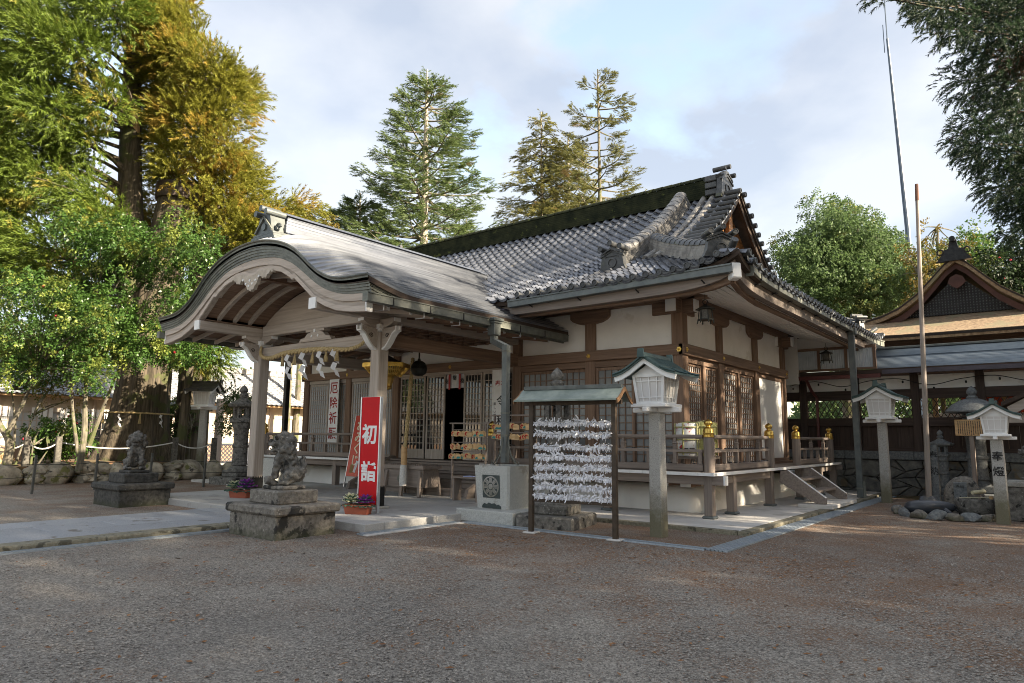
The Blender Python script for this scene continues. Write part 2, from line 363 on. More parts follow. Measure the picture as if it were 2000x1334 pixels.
# ================================================================= ground, path, pavements
def ground_material():
    m = bpy.data.materials.new('gravel_ground'); m.use_nodes = True; T = m.node_tree; N = T.nodes; L = T.links; N.clear()
    out = N.new('ShaderNodeOutputMaterial'); b = N.new('ShaderNodeBsdfPrincipled'); b.inputs['Roughness'].default_value = .92; b.inputs['Specular IOR Level'].default_value = .25
    tcn = N.new('ShaderNodeTexCoord'); P = tcn.outputs['Object']
    def vor(sc):
        v = N.new('ShaderNodeTexVoronoi'); v.inputs['Scale'].default_value = sc; L.new(P, v.inputs['Vector']); return v
    def noise(sc, d=5):
        n = N.new('ShaderNodeTexNoise'); n.inputs['Scale'].default_value = sc; n.inputs['Detail'].default_value = d; n.inputs['Roughness'].default_value = .62; L.new(P, n.inputs['Vector']); return n
    def ramp(src, els):
        r = N.new('ShaderNodeValToRGB'); cr = r.color_ramp
        while len(cr.elements) < len(els): cr.elements.new(.5)
        for e, (p, c) in zip(cr.elements, els): e.position = p; e.color = (*c, 1)
        L.new(src, r.inputs[0]); return r.outputs[0]
    def mix(f, a, bb, bt='MIX'):
        x = N.new('ShaderNodeMix'); x.data_type = 'RGBA'; x.blend_type = bt
        for k, v in ((0, f), (6, a), (7, bb)):
            if hasattr(v, 'links'): L.new(v, x.inputs[k])
            else: x.inputs[k].default_value = v if k == 0 else (*v, 1)
        return x.outputs[2]
    v1 = vor(56); v2 = vor(95); sp = N.new('ShaderNodeSeparateColor'); L.new(v1.outputs['Color'], sp.inputs[0])
    sp2 = N.new('ShaderNodeSeparateColor'); L.new(v2.outputs['Color'], sp2.inputs[0])
    peb = ramp(sp.outputs[0], [(0, (.06, .054, .048)), (.4, (.25, .225, .198)), (.75, (.45, .405, .35)), (1, (.68, .62, .54))])
    peb2 = ramp(sp2.outputs[1], [(0, (.03, .027, .024)), (.5, (.20, .185, .165)), (1, (.60, .56, .50))])
    col = mix(.45, peb, peb2)
    big = noise(.35, 4); col = mix(ramp(big.outputs[0], [(.38, (0, 0, 0)), (.66, (.55,)*3)]), col, (.16, .135, .105), 'MULTIPLY') if False else col
    col = mix(.28, col, ramp(noise(1.3, 6).outputs[0], [(.3, (.19, .168, .147)), (.7, (.36, .32, .275))]))
    # fallen cedar needles gather near the hall and along its gutters
    s = N.new('ShaderNodeSeparateXYZ'); L.new(P, s.inputs[0])
    mr = N.new('ShaderNodeMapRange'); L.new(s.outputs['Y'], mr.inputs[0]); mr.inputs[1].default_value = -6.5; mr.inputs[2].default_value = -1.6; mr.inputs[3].default_value = .06; mr.inputs[4].default_value = .38
    nz = noise(1.1, 7); fine = noise(38, 3)
    ad = N.new('ShaderNodeMath'); ad.operation = 'ADD'; L.new(nz.outputs[0], ad.inputs[0]); L.new(mr.outputs[0], ad.inputs[1])
    ml = N.new('ShaderNodeMath'); ml.operation = 'MULTIPLY'; L.new(ad.outputs[0], ml.inputs[0]); L.new(fine.outputs[0], ml.inputs[1])
    fac = ramp(ml.outputs[0], [(.34, (0, 0, 0)), (.50, (.85,)*3)])
    litter = ramp(noise(55, 3).outputs[0], [(.3, (.13, .068, .038)), (.7, (.29, .165, .095))])
    col = mix(fac, col, litter)
    # moss by the far wall
    mm = N.new('ShaderNodeMapRange'); L.new(s.outputs['Y'], mm.inputs[0]); mm.inputs[1].default_value = 10.5; mm.inputs[2].default_value = 13; mm.inputs[3].default_value = 0; mm.inputs[4].default_value = .5
    a2 = N.new('ShaderNodeMath'); a2.operation = 'MULTIPLY'; L.new(mm.outputs[0], a2.inputs[0]); L.new(noise(2.2, 5).outputs[0], a2.inputs[1])
    col = mix(ramp(a2.outputs[0], [(.17, (0, 0, 0)), (.27, (.8,)*3)]), col, (.075, .072, .018))
    col = mix(1., col, ramp(noise(.22, 5).outputs[0], [(.34, (.80, .80, .80)), (.66, (1.16, 1.14, 1.10))]), 'MULTIPLY')
    L.new(col, b.inputs['Base Color'])
    bp = N.new('ShaderNodeBump'); bp.inputs['Strength'].default_value = 1.; bp.inputs['Distance'].default_value = .012
    hm = N.new('ShaderNodeMath'); hm.operation = 'ADD'; L.new(v1.outputs['Distance'], hm.inputs[0]); L.new(v2.outputs['Distance'], hm.inputs[1])
    iv = N.new('ShaderNodeMath'); iv.operation = 'MULTIPLY'; iv.inputs[1].default_value = -1; L.new(hm.outputs[0], iv.inputs[0])
    L.new(iv.outputs[0], bp.inputs['Height']); L.new(bp.outputs[0], b.inputs['Normal'])
    L.new(b.outputs[0], out.inputs[0]); return m, col
GRAVEL, _ = ground_material()
# the ground: one sheet to the horizon, gently uneven close by
def gz(x, y):
    return .012*math.sin(x*.9+1.3)*math.cos(y*.7)+.008*math.sin(x*2.1+y*1.7)
gx = [-1500, -300, -90, -40]+[-30+i*1.0 for i in range(47)]+[30, 90, 300, 1500]
gy = [-1500, -300, -60]+[-14+i*1.0 for i in range(45)]+[60, 120, 400, 1500]
g = MB()
def gz2(x, y):
    return gz(x, y) if (-7.2 < x < 12 and -14 < y < -.6) or (x > .3 and -14 < y < 13) else 0.
g.grid([[(x, y, gz2(x, y)) for x in gx] for y in gy]); tag(g.build('ground', GRAVEL, None, True), 'grey gravel forecourt strewn with reddish cedar needles', None, kind='structure')

# loose pebbles lying on the gravel close to the camera
def pebbles():
    n = 52000
    t = RNG.uniform(0, 1, n); dist = 2.3+9.5*t**1.25; ang = RNG.uniform(-.70, .70, n)
    fx, fy = -math.sin(YAW), math.cos(YAW)
    X = 3.866+dist*(fx*np.cos(ang)+math.cos(YAW)*np.sin(ang)); Y = -9.834+dist*(fy*np.cos(ang)+math.sin(YAW)*np.sin(ang))
    keep = ((X > -6.9) & (Y < -2.5)) | ((X > -5.0) & (Y < -.25)) | ((X > .15))
    X, Y = X[keep], Y[keep]; n = len(X)
    s = RNG.uniform(.005, .015, n)*(1+.5*(RNG.uniform(0, 1, n) > .97))
    Z = .012*np.sin(X*.9+1.3)*np.cos(Y*.7)+.008*np.sin(X*2.1+Y*1.7)
    Z = np.where((X > -7.2) & (X < 12), Z, 0)
    O = np.array([(1, 0, 0), (-.2, .95, .1), (-1, -.1, 0), (.15, -.9, .05), (.1, .05, .75), (0, 0, -.5)], float)
    F = np.array([(0, 1, 4), (1, 2, 4), (2, 3, 4), (3, 0, 4)])
    a = RNG.uniform(0, 6.28, n); c, sn = np.cos(a), np.sin(a)
    st = RNG.uniform(.7, 1.35, n)
    V = np.empty((n, 6, 3)); V[:, :, 0] = (O[:, 0][None]*c[:, None]-O[:, 1][None]*sn[:, None])*(s*st)[:, None]+X[:, None]
    V[:, :, 1] = (O[:, 0][None]*sn[:, None]+O[:, 1][None]*c[:, None])*s[:, None]+Y[:, None]; V[:, :, 2] = O[:, 2][None]*s[:, None]*RNG.uniform(.6, 1.2, n)[:, None]+Z[:, None]
    FF = (F[None]+(np.arange(n)*6)[:, None, None]).reshape(-1, 3)
    pm = mk('pebble', (.05, .043, .038), (.46, .41, .35), sc=34, rough=.9, lo=.34, hi=.70, spots=((.20, .105, .055), 47, .60))
    o = mobj('gravel', tri_mesh('gravel', V.reshape(-1, 3), FF, pm, False)); tag(o, 'loose grey and tan pebbles scattered over the forecourt', 'gravel', kind='stuff')
pebbles()
# fallen leaves and needle tufts
def litter():
    n = 2600
    X = np.concatenate([RNG.uniform(-6.8, 8, 1500), RNG.normal(-1.5, 2.6, 700), RNG.uniform(-.2, 4, 400)]); Y = np.concatenate([RNG.uniform(-8, .3, 1500), RNG.normal(-.7, .7, 700), RNG.uniform(0, 9, 400)])
    keep = (Y < -.2) & (X > -5) | (Y < -2.6) & (X > -6.8) | (X > .1); X, Y = X[keep], Y[keep]; n = len(X)
    a = RNG.uniform(0, 6.28, n); s = RNG.uniform(.012, .045, n); w = RNG.uniform(.006, .016, n)
    c, sn = np.cos(a), np.sin(a); Z = .012*np.sin(X*.9+1.3)*np.cos(Y*.7)+.008*np.sin(X*2.1+Y*1.7)+.010
    V = np.stack([np.stack([X-c*s, Y-sn*s, Z], 1), np.stack([X-sn*w, Y+c*w, Z+.008], 1), np.stack([X+c*s, Y+sn*s, Z+.004], 1), np.stack([X+sn*w, Y-c*w, Z+.002], 1)], 1)
    F = np.arange(n*4).reshape(-1, 4)
    lm = mk('dry_leaf', (.12, .045, .018), (.33, .16, .06), sc=21, rough=.9)
    tag(mobj('fallen_leaves', tri_mesh('fallen_leaves', V.reshape(-1, 3), F, lm)), 'dry russet cedar litter lying on the gravel', 'fallen leaves', kind='stuff')
litter()

# approach path of granite slabs with a rough kerb
path = thing('path', None, None, (-8.8, -6, 0), world=True, kind='structure'); path['label'] = 'grey granite slab path leading to the porch'
rg = random.Random(3)
MB().box(-10.2, -7.72, -16, -2.25, -.1, .045).build('path_bed', GRAVEL, path)
xs_ = [-10.22, -9.42, -8.6, -7.72]
for i in range(3):
    y = -16+rg.uniform(0, .6)
    while y < -2.25:
        y2 = min(y+rg.uniform(.95, 1.7), -2.24)
        MB().box(xs_[i]+.006, xs_[i+1]-.006, y+.006, y2-.006, -.05, .078+rg.uniform(-.004, .004), .008).build('paving_slab', PAVE2, path); y = y2
y = -16.
while y < -2.6:
    y2 = min(y+rg.uniform(1.9, 2.3), -2.3)
    MB().box(-7.715, -7.36+rg.uniform(-.01, .01), y+.008, y2-.008, -.1, .084, .022).build('kerb_stone', PAVE2 if False else KERB, path); y = y2

# porch floor
ps = thing('pavement', None, None, (-9.55, 1, 0), world=True, kind='structure'); ps['label'] = 'granite paved floor under the porch'
MB().box(-13.75, -5.37, -2.17, 4.6, -.1, .122).build('pavement_bed', CONC, ps)
X0, X1, Y0, Y1 = -13.78, -5.33, -2.2, 4.6
for k in range(6):       # border stones
    xa, xb = lerp(X0, X1, k/6), lerp(X0, X1, (k+1)/6)
    MB().box(xa+.003, xb-.003, Y0, Y0+.42, -.05, .14, .008).build('border_stone', PAVE, ps)
for k in range(5):
    for x in (X0, X1-.42):
        ya, yb = lerp(Y0+.42, Y1, k/5), lerp(Y0+.42, Y1, (k+1)/5)
        MB().box(x, x+.42, ya+.003, yb-.003, -.05, .14, .008).build('border_stone', PAVE, ps)
nx, ny = 8, 7
for i in range(nx):
    for j in range(ny):
        xa, xb = lerp(X0+.42, X1-.42, i/nx), lerp(X0+.42, X1-.42, (i+1)/nx); ya, yb = lerp(Y0+.42, Y1, j/ny), lerp(Y0+.42, Y1, (j+1)/ny)
        if yb > 4.: continue
        MB().box(xa+.003, xb-.003, ya+.003, yb-.003, .02, .139+rg.uniform(-.001, .001), .004).build('paving_slab', PAVE, ps)
# concrete apron round the hall with timber edging
ap = thing('apron', None, None, (-2.6, 6, 0), world=True, kind='structure'); ap['label'] = 'pale concrete apron round the foot of the hall'
for (xa, xb, ya, yb) in ((-5.30, -.52, 1.95, 4.2), (-2.6, -.52, 4.2, 6.9), (-2.6, -.52, 6.9, 10.2), (-2.6, -.52, 10.2, 13.9), (-19.6, -13.8, 1.95, 4.2)):
    MB().box(xa+.004, xb-.004, ya+.004, yb-.004, -.05, .07, .004).build('concrete_slab', CONC, ap)
MB().box(-5.3, -2.61, 4.2, 13.9, -.05, .068).box(-19.6, -5.31, 4.61, 13.9, -.05, .068).build('concrete_base', CONC, ap)
y = 1.83
while y < 13.8:
    y2 = min(y+1.9, 13.9); MB().box(-.515, -.33+rg.uniform(-.006, .006), y+.004, y2-.004, -.05, .072, .01).build('edging_stone', KERB, ap); y = y2
x = -.34
while x > -5.2:
    x2 = max(x-2.2, -5.3); MB().box(x2+.004, x-.004 if x < -.4 else -.52, 1.82, 1.948, -.05, .072, .01).build('edging_stone', KERB, ap); x = x2

# gutter grates in the ground
def grate(x0, x1, y0, y1, label, along, bars, step=.05):
    t = thing('drain_grate', label, 'drain grate', ((x0+x1)/2, (y0+y1)/2, 0), world=True, group='drain grates round the hall')
    MB().box(x0+.01, x1-.01, y0+.01, y1-.01, -.03, .004).build('channel', BLACKM, t)
    m = MB()
    for k in range(bars+1):
        if along == 'y': c = lerp(x0, x1, k/bars); m.box(c-.011, c+.011, y0, y1, -.01, .022)
        else: c = lerp(y0, y1, k/bars); m.box(x0, x1, c-.011, c+.011, -.01, .022)
    m.build('grate_bar', STEEL, t)
    m = MB()
    L0, L1 = (y0, y1) if along == 'y' else (x0, x1)
    for k in range(int((L1-L0)/step)):
        c = L0+k*step
        if along == 'y': m.box(x0+.012, x1-.012, c, c+step*.55, -.01, .018)
        else: m.box(c, c+step*.55, y0+.012, y1-.012, -.01, .018)
    m.build('grate_mesh', STEEL, t)
grate(-.30, .0, .0, 13.2, 'wide steel grate along the east side of the apron', 'y', 5)
grate(-5.1, -.31, -.06, .10, 'narrow perforated steel grate in front of the lantern strip', 'x', 1, .04)
grate(-5.28, -5.14, -2.4, -.07, 'narrow steel grate beside the porch floor', 'y', 1, .04)
grate(-7.33, -7.20, -16, -2.42, 'steel grate running along the kerb of the path', 'y', 1, .04)
MB().box(-5.13, -5.02, -2.4, -.08, -.04, .012, .004).build('drain_kerb', CONC, None)['kind'] = 'structure'
# ================================================================= the worship hall
hall = thing('shrine_hall', 'long timber worship hall with white plaster walls and grey tiled hip-and-gable roof', 'building', (-9.67, 8, 0), world=True)
XW, XL, YW, YB = -2.55, -16.8, 4.34, 13.4
EX, EY, EXL, EYB, YR, XG = -.45, 2.25, -18.89, 15.3, 8.4, -2.6
def zp(s): return 4.80+.42*s+.0051*s**3 if s > 0 else 4.80+.42*s
def lift(t): return .44*math.exp(-max(t, 0)/.5)
def back_s(y): return (EYB-y)*((YR-EY)/(EYB-YR))
def zfront(x, y): return zp(y-EY)+lift(min(EX-x, x-EXL))*math.exp(-max(y-EY, 0)*.9)
def zside(x, y): return zp(EX-x)+lift(min(y-EY, EYB-y))*math.exp(-max(EX-x, 0)*.9)
COLX = [-2.69, -5.0, -7.29, -12.04, -14.34, -16.66]; COLY = [4.48, 6.58, 9.15, 11.58]

# base mound of pale plaster
m = MB(); rows = []
for ins, z in ((0, .06), (.0, .2), (.03, .36), (.10, .50), (.22, .60), (.42, .66), (1.2, .67)):
    x0, x1, y0, y1, r = -17.25+ins, -2.12-ins, 4.10+ins, 13.8-ins, .35
    ring = []
    for cx, cy, a0 in ((x1-r, y1-r, 0), (x0+r, y1-r, 90), (x0+r, y0+r, 180), (x1-r, y0+r, 270)):
        for k in range(7): a = math.radians(a0+15*k); ring.append((cx+r*math.cos(a), cy+r*math.sin(a), z))
    rows.append(ring)
m.grid(rows, True); m.build('foundation_mound', PLASTER, hall, True, 60)

# columns, sills, tie beams
def col(x, y): MB().box(x-.14, x+.14, y-.14, y+.14, .6, 4.75, .018).build('column', W_HALL['z'], hall)
for x in COLX: col(x, 4.48)
for y in COLY[1:]: col(-2.69, y)
for y in (6.58, 9.15, 11.58): col(-16.66, y)
MB().box(XL-.02, XW+.02, 4.28, 4.36, 3.48, 3.73, .01).build('tie_beam', W_HALL['x'], hall)
MB().box(XW-.08, XW+.06, 4.28, 11.78, 3.481, 3.731, .01).build('tie_beam', W_HALL['y'], hall)
MB().box(XL-.06, XL+.08, 4.28, 11.78, 3.481, 3.731, .01).build('tie_beam', W_HALL['y'], hall)
MB().box(XL-.3, XW+.3, 4.36, 4.58, 4.72, 4.93, .01).build('wall_plate', W_HALL['x'], hall)
MB().box(XW-.24, XW-.02, 4.04, 12.2, 4.721, 4.931, .01).build('wall_plate', W_HALL['y'], hall)
MB().box(XL, XW, 4.36, 4.56, .78, .955, .01).build('ground_sill', W_HALL['x'], hall)
MB().box(XW-.2, XW-.02, 4.36, 11.7, .781, .956, .01).build('ground_sill', W_HALL['y'], hall)
# upper plaster panels between columns
for a, b in zip(COLX[1:], COLX[:-1]):
    MB().box(a+.135, b-.135, 4.44, 4.50, 3.70, 4.74).build('plaster_panel', PLASTER, hall)
for a, b in zip(COLY[:-1], COLY[1:]):
    MB().box(-2.70, -2.64, a+.135, b-.135, 3.70, 4.74).build('plaster_panel', PLASTER, hall)
    MB().box(-16.71, -16.65, a+.135, b-.135, .9, 4.74).build('plaster_panel', PLASTER, hall)
# boat shaped brackets on the columns
def bracket(x, y, ax):
    hl = .55
    pr = [(-hl, 4.72), (hl, 4.72), (hl, 4.56), (hl*.86, 4.49), (hl*.6, 4.43), (hl*.35, 4.41), (-hl*.35, 4.41), (-hl*.6, 4.43), (-hl*.86, 4.49), (-hl, 4.56)]
    m = MB()
    if ax == 'x': m.prism([(x+u, w) for u, w in pr], 'y', y-.135, y+.10).build('bracket_arm', W_HALL['x'], hall)
    else: m.prism([(y+u, w) for u, w in pr], 'x', x-.10, x+.135).build('bracket_arm', W_HALL['y'], hall)
for x in COLX[1:-1]: bracket(x, 4.45, 'x')
for y in COLY[1:-1]: bracket(-2.66, y, 'y')
# corner bracket with white painted ends
for (cx, cy) in ((-2.69, 4.48), (-2.69, 11.58)):
    b = MB().box(cx-.62, cx+.40, cy-.12, cy+.12, 4.44, 4.715, .01).build('bracket_arm', W_HALL['x'], hall)
    MB().box(cx+.40, cx+.43, cy-.122, cy+.122, 4.438, 4.717).build('painted_end', WHITE, b)
    b = MB().box(cx-.12, cx+.12, cy-.42, cy+.6, 4.442, 4.713, .01).build('bracket_arm', W_HALL['y'], hall)
    MB().box(cx-.122, cx+.122, cy-.45, cy-.42, 4.438, 4.717).build('painted_end', WHITE, b)
b = MB().box(-2.95, -1.95, 4.36, 4.58, 4.722, 4.928, .01).build('bracket_arm', W_HALL['x'], hall); MB().box(-1.95, -1.92, 4.358, 4.582, 4.72, 4.93).build('painted_end', WHITE, b)
b = MB().box(-2.80, -2.58, 3.62, 4.3, 4.722, 4.928, .01).build('bracket_arm', W_HALL['y'], hall); MB().box(-2.802, -2.578, 3.59, 3.62, 4.72, 4.93).build('painted_end', WHITE, b)
# gilt nail covers on the tie beam
def flower(loc, ax):
    m = MB(); R6 = []
    for k in range(12):
        r = .062 if k % 2 == 0 else .045; R6.append((r*math.cos(k*PI/6), r*math.sin(k*PI/6)))
    m.prism(R6, 'y', 0, .012); m.lathe([(.035, 0), (.03, .02), (.012, .028), (.0, .03)], 10)
    s = len(MB().v)
    vs_ = m.v[24:]; m.v[24:] = [(x, -z, y) for x, y, z in vs_]
    if ax == 'x': m.v = [(-y, x, z) for x, y, z in m.v]
    mobj('nail_cover', m.mesh('nail_cover', GOLD, True), hall, loc)
for x in (-2.62, -5.0, -7.25, -9.67, -12.04, -14.34, -16.66): flower((x, 4.275, 3.60), 'y')
for y in (4.42, 6.58, 9.15, 11.58): flower((XW+.063, y, 3.60), 'x')
flower((XL+.08, 4.275, 3.60), 'y')

# lattice doors
def lattice(x0, x1, z0, z1, at, ax, nv, nh, wood_, back, fr=.06, bar=.016, name='lattice_door', kick=None):
    """a sliding door: frame, lattice bars and a pane behind. ax='y': lies in plane y=at facing -Y; ax='x': in plane x=at facing +X"""
    def B(m, u0, u1, d0, d1, w0, w1, c=0):
        if ax == 'y': m.box(u0, u1, at+d0, at+d1, w0, w1, c)
        else: m.box(at-d1, at-d0, u0, u1, w0, w1, c)
        return m
    d = MB(); B(d, x0, x0+fr, 0, .04, z0, z1, .005); B(d, x1-fr, x1, 0, .04, z0, z1, .005); B(d, x0+fr, x1-fr, .002, .038, z1-fr, z1); B(d, x0+fr, x1-fr, .002, .038, z0, z0+fr*1.5)
    zl = z0+fr*1.5
    if kick: B(d, x0+fr, x1-fr, .006, .034, zl, kick); zl = kick
    door = d.build(name, wood_['z'], hall)
    l = MB()
    for k in range(1, nv+1):
        c = lerp(x0+fr, x1-fr, k/(nv+1)); B(l, c-bar/2, c+bar/2, .006, .024, zl, z1-fr)
    for k in range(1, nh+1):
        c = lerp(zl, z1-fr, k/(nh+1)); B(l, x0+fr, x1-fr, .008, .026, c-bar/2, c+bar/2)
    l.build('lattice', wood_['z'], door)
    B(MB(), x0+fr*.5, x1-fr*.5, .030, .035, zl-.01, z1-fr*.5).build('pane', back, door)
    return door
HZ = 3.48
# front right bays
for (a, b) in ((-4.86, -2.84), (-7.15, -5.14)):
    MB().box(a, b, 4.37, 4.47, 3.32, 3.478).build('lintel', W_HALL['x'], hall)
    mid = (a+b)/2
    for (u0, u1, at) in ((a, mid+.03, 4.40), (mid-.03, b, 4.445)):
        lattice(u0, u1, .97, 3.31, at, 'y', 4, 11, W_HALL, SHOJI_D, .07, .02)
# centre bay: four glazed doors and the open doorway
MB().box(-11.9, -7.43, 4.37, 4.47, 3.40, 3.478).build('lintel', W_PORCH['x'], hall)
for (u0, u1) in ((-11.88, -10.80), (-10.74, -9.98), (-9.24, -8.56), (-8.52, -7.45)):
    lattice(u0, u1, .97, 3.40, 4.42, 'y', 6 if u1-u0 > .9 else 4, 11, W_PORCH, GLASS, .06, .018, 'glazed_door', 1.25)
# left bays
for (a, b) in ((-14.2, -12.18), (-16.5, -14.48)):
    MB().box(a, b, 4.37, 4.47, 3.36, 3.478).build('lintel', W_PORCH['x'], hall)
    mid = (a+b)/2
    for (u0, u1, at) in ((a, mid+.03, 4.40), (mid-.03, b, 4.445)):
        lattice(u0, u1, .97, 3.35, at, 'y', 7, 13, W_PORCH, SHOJI, .06, .018)
# side bays
for (a, b) in ((4.62, 6.44), (6.72, 9.01)):
    MB().box(-2.70, -2.60, a, b, 3.34, 3.478).build('lintel', W_HALL['y'], hall)
    mid = (a+b)/2+(.05 if a < 5 else 0)
    for (u0, u1, at) in ((a, mid-.07, -2.64), (mid+.07, b, -2.64)):
        lattice(u0, u1, .97, 3.33, at, 'x', 6, 15, W_HALL, SHOJI, .05, .022)
    MB().box(-2.70, -2.585, mid-.07, mid+.07, .96, 3.34, .006).build('jamb', W_HALL['z'], hall)
MB().box(-2.70, -2.60, 9.29, 11.44, 3.34, 3.478).build('lintel', W_HALL['y'], hall)
MB().box(-2.68, -2.61, 9.35, 11.36, 1.10, 3.34, .006).build('white_door', WHITE, hall)
MB().box(-2.70, -2.57, 9.29, 9.35, .96, 3.34).build('jamb', W_HALL['z'], hall); MB().box(-2.70, -2.57, 11.36, 11.44, .96, 3.34).build('jamb', W_HALL['z'], hall)
MB().box(-2.62, -2.36, 9.30, 11.5, .962, 1.03, .006).build('door_step', W_HALL['y'], hall); MB().box(-2.62, -2.48, 9.34, 11.44, 1.03, 1.10, .006).build('door_step', W_HALL['y'], hall)
# interior: dark room seen through the doorway
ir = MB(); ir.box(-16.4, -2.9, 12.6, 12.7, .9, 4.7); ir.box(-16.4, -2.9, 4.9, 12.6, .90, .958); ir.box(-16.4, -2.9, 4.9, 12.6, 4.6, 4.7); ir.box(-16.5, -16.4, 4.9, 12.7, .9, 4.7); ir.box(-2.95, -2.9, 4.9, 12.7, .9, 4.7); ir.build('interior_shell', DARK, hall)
for k, (x, z, w, h, mt) in enumerate(((-9.92, 2.0, .3, .75, SHOJI), (-9.54, 2.0, .3, .75, SHOJI))):
    MB().box(x, x+w, 6.0, 6.03, z, z+h).build('inner_curtain', mk('grey_cloth%d' % k, (.10, .10, .10), (.14, .14, .14)), hall)
for k in range(4):
    MB().box(-10.0+k*.2, -9.82+k*.2, 5.9, 6.1, 1.55, 1.95).build('offering_bundle', (REDD, PAPER)[k % 2], hall)
    MB().box(-10.0+k*.2, -9.82+k*.2, 5.88, 6.08, 1.14, 1.48).build('offering_bundle', (PAPER, REDD)[k % 2], hall)
MB().box(-10.1, -9.1, 5.85, 6.2, 1.48, 1.55).build('shelf', W_DARK['x'], hall)

# veranda: boards with white painted ends
rg = random.Random(5)
YE, XE_ = 3.12, -1.45
def vboard(x0, x1, y0, y1, side):
    o = MB().box(x0, x1, y0, y1, .905, .958, .003).build('veranda_board', W_GREY['y' if side == 'f' else 'x'], hall)
    if side == 'f': MB().box(x0, x1, y0-.03, y0, .898, .960).build('painted_end', WHITE, o)
    else: MB().box(x1, x1+.03, y0, y1, .898, .960).build('painted_end', WHITE, o)
x = XE_
while x > -7.25: vboard(x-.298, x-.002, YE, 4.36, 'f'); x -= .30
x = -12.0
while x > -17.6: vboard(x-.298, x-.002, YE, 4.36, 'f'); x -= .30
y = 4.37
while y < 12.8: vboard(-2.55, XE_, y+.002, y+.298, 's'); y += .30
MB().box(-1.452, -1.42, 3.09, 4.368, .898, .960).build('painted_end', WHITE, hall)
b_ = MB().box(-7.25, -1.28, 3.22, 3.38, .72, .90, .008).build('veranda_beam', W_GREY['x'], hall)
MB().box(-1.28, -1.25, 3.218, 3.382, .72, .90).build('painted_end', WHITE, b_)
MB().box(-17.7, -12.0, 3.22, 3.38, .72, .90, .008).build('veranda_beam', W_GREY['x'], hall)
MB().box(-1.68, -1.53, 3.39, 6.75, .722, .898, .008).build('veranda_beam', W_GREY['y'], hall); MB().box(-1.68, -1.53, 9.2, 13.0, .722, .898, .008).build('veranda_beam', W_GREY['y'], hall)
MB().box(-1.52, -1.36, 12.78, 12.92, .75, .89).build('veranda_beam', W_GREY['x'], hall)
legs = [(-1.60, 3.30), (-1.60, 4.45), (-1.60, 6.86), (-1.60, 9.3), (-1.60, 11.2), (-1.60, 12.75), (-3.9, 3.30), (-6.2, 3.30), (-7.15, 3.3), (-13.4, 3.30), (-12.1, 3.3), (-15.6, 3.30), (-17.5, 3.3)]
for x, y in legs:
    l = MB().box(x-.085, x+.085, y-.085, y+.085, .12, .905, .008).build('veranda_leg', W_GREY['z'], hall)
    MB().obox((x, y, .095), (.25, .25, .055), None, .02).build('leg_shoe', GUTTER, l)
# floor joist ends with white paint under the veranda corner
for x in (-2.55, -5.0):
    for dx in (-.25, .25):
        b = MB().box(x+dx-.11, x+dx+.11, 3.75, 4.3, .62, .80, .01).build('joist', W_HALL['y'], hall); MB().box(x+dx-.112, x+dx+.112, 3.73, 3.75, .62, .80).build('painted_end', WHITE, b)
# closing skirts under the floor
MB().box(-17, -2.5, 4.40, 4.44, .60, .79).build('floor_skirt', W_DARK['x'], hall); MB().box(-2.66, -2.62, 4.4, 11.6, .60, .79).build('floor_skirt', W_DARK['y'], hall)

# railing
def giboshi_mesh():
    post = MB().lathe([(.105, 0), (.105, .70)], 18).mesh('newel_post', W_GREY['z'], True)
    cap = MB().lathe([(.111, 0), (.114, .015), (.109, .03), (.109, .075), (.114, .085), (.109, .095), (.107, .15), (.098, .175), (.072, .195), (.05, .205), (.046, .222), (.058, .235), (.082, .255), (.088, .285), (.078, .315), (.045, .345), (.014, .362), (0, .375)], 18).mesh('cap', GOLD, True, None, 50)
    return post, cap
GP, GC = giboshi_mesh()
def giboshi(x, y, z=.958, par=hall):
    p = mobj('newel_post', GP, par, (x, y, z)); c = bpy.data.objects.new('gilt_cap', GC); COL.objects.link(c); c.parent = p; c.location = (0, 0, .69); return p
def railing(p, q, ends=(.12, .12), n=None):
    """p,q ends in plan; rails run between"""
    P_, Q_ = Vector((*p, 0)), Vector((*q, 0)); d = (Q_-P_).normalized(); L = (Q_-P_).length; ax = 'x' if abs(d.x) > .5 else 'y'
    a, b = P_+d*ends[0], Q_-d*ends[1]; Z = lambda v, z: (v.x, v.y, z)
    r = MB().bar(Z(a, 1.045), Z(b, 1.045), .10, .13, c=.008).build('railing', W_GREY[ax], hall)
    MB().bar(Z(a, 1.375), Z(b, 1.375), .085, .06, c=.006).build('middle_rail', W_GREY[ax], r)
    MB().tube([Z(a, 1.66), Z(b, 1.66)], .042, 12).build('top_rail', W_GREY[ax], r, True)
    n = n or max(2, int(L/.62))
    for k in range(n+1):
        c = a.lerp(b, (k+.0)/n) if 0 < k < n else (a+d*.06 if k == 0 else b-d*.06)
        MB().obox(Z(c, 1.23), (.075, .075, .23)).build('baluster', W_GREY['z'], r)
        if k % 2 == 0:
            MB().obox(Z(c, 1.455), (.085, .085, .10), None, .006).obox(Z(c, 1.53), (.12, .12, .05), None, .02, .8).obox(Z(c, 1.595), (.06, .06, .08)).build('strut', W_GREY['z'], r)
    return r
giboshi(-1.62, 3.38); giboshi(-1.62, 7.05); giboshi(-1.62, 9.22); giboshi(-1.62, 12.62); giboshi(-7.28, 3.38); giboshi(-12.02, 3.38); giboshi(-17.5, 3.38)
railing((-7.28, 3.38), (-1.62, 3.38)); railing((-1.62, 3.38), (-1.62, 7.05)); railing((-1.62, 9.22), (-1.62, 12.62)); railing((-17.5, 3.38), (-12.02, 3.38))
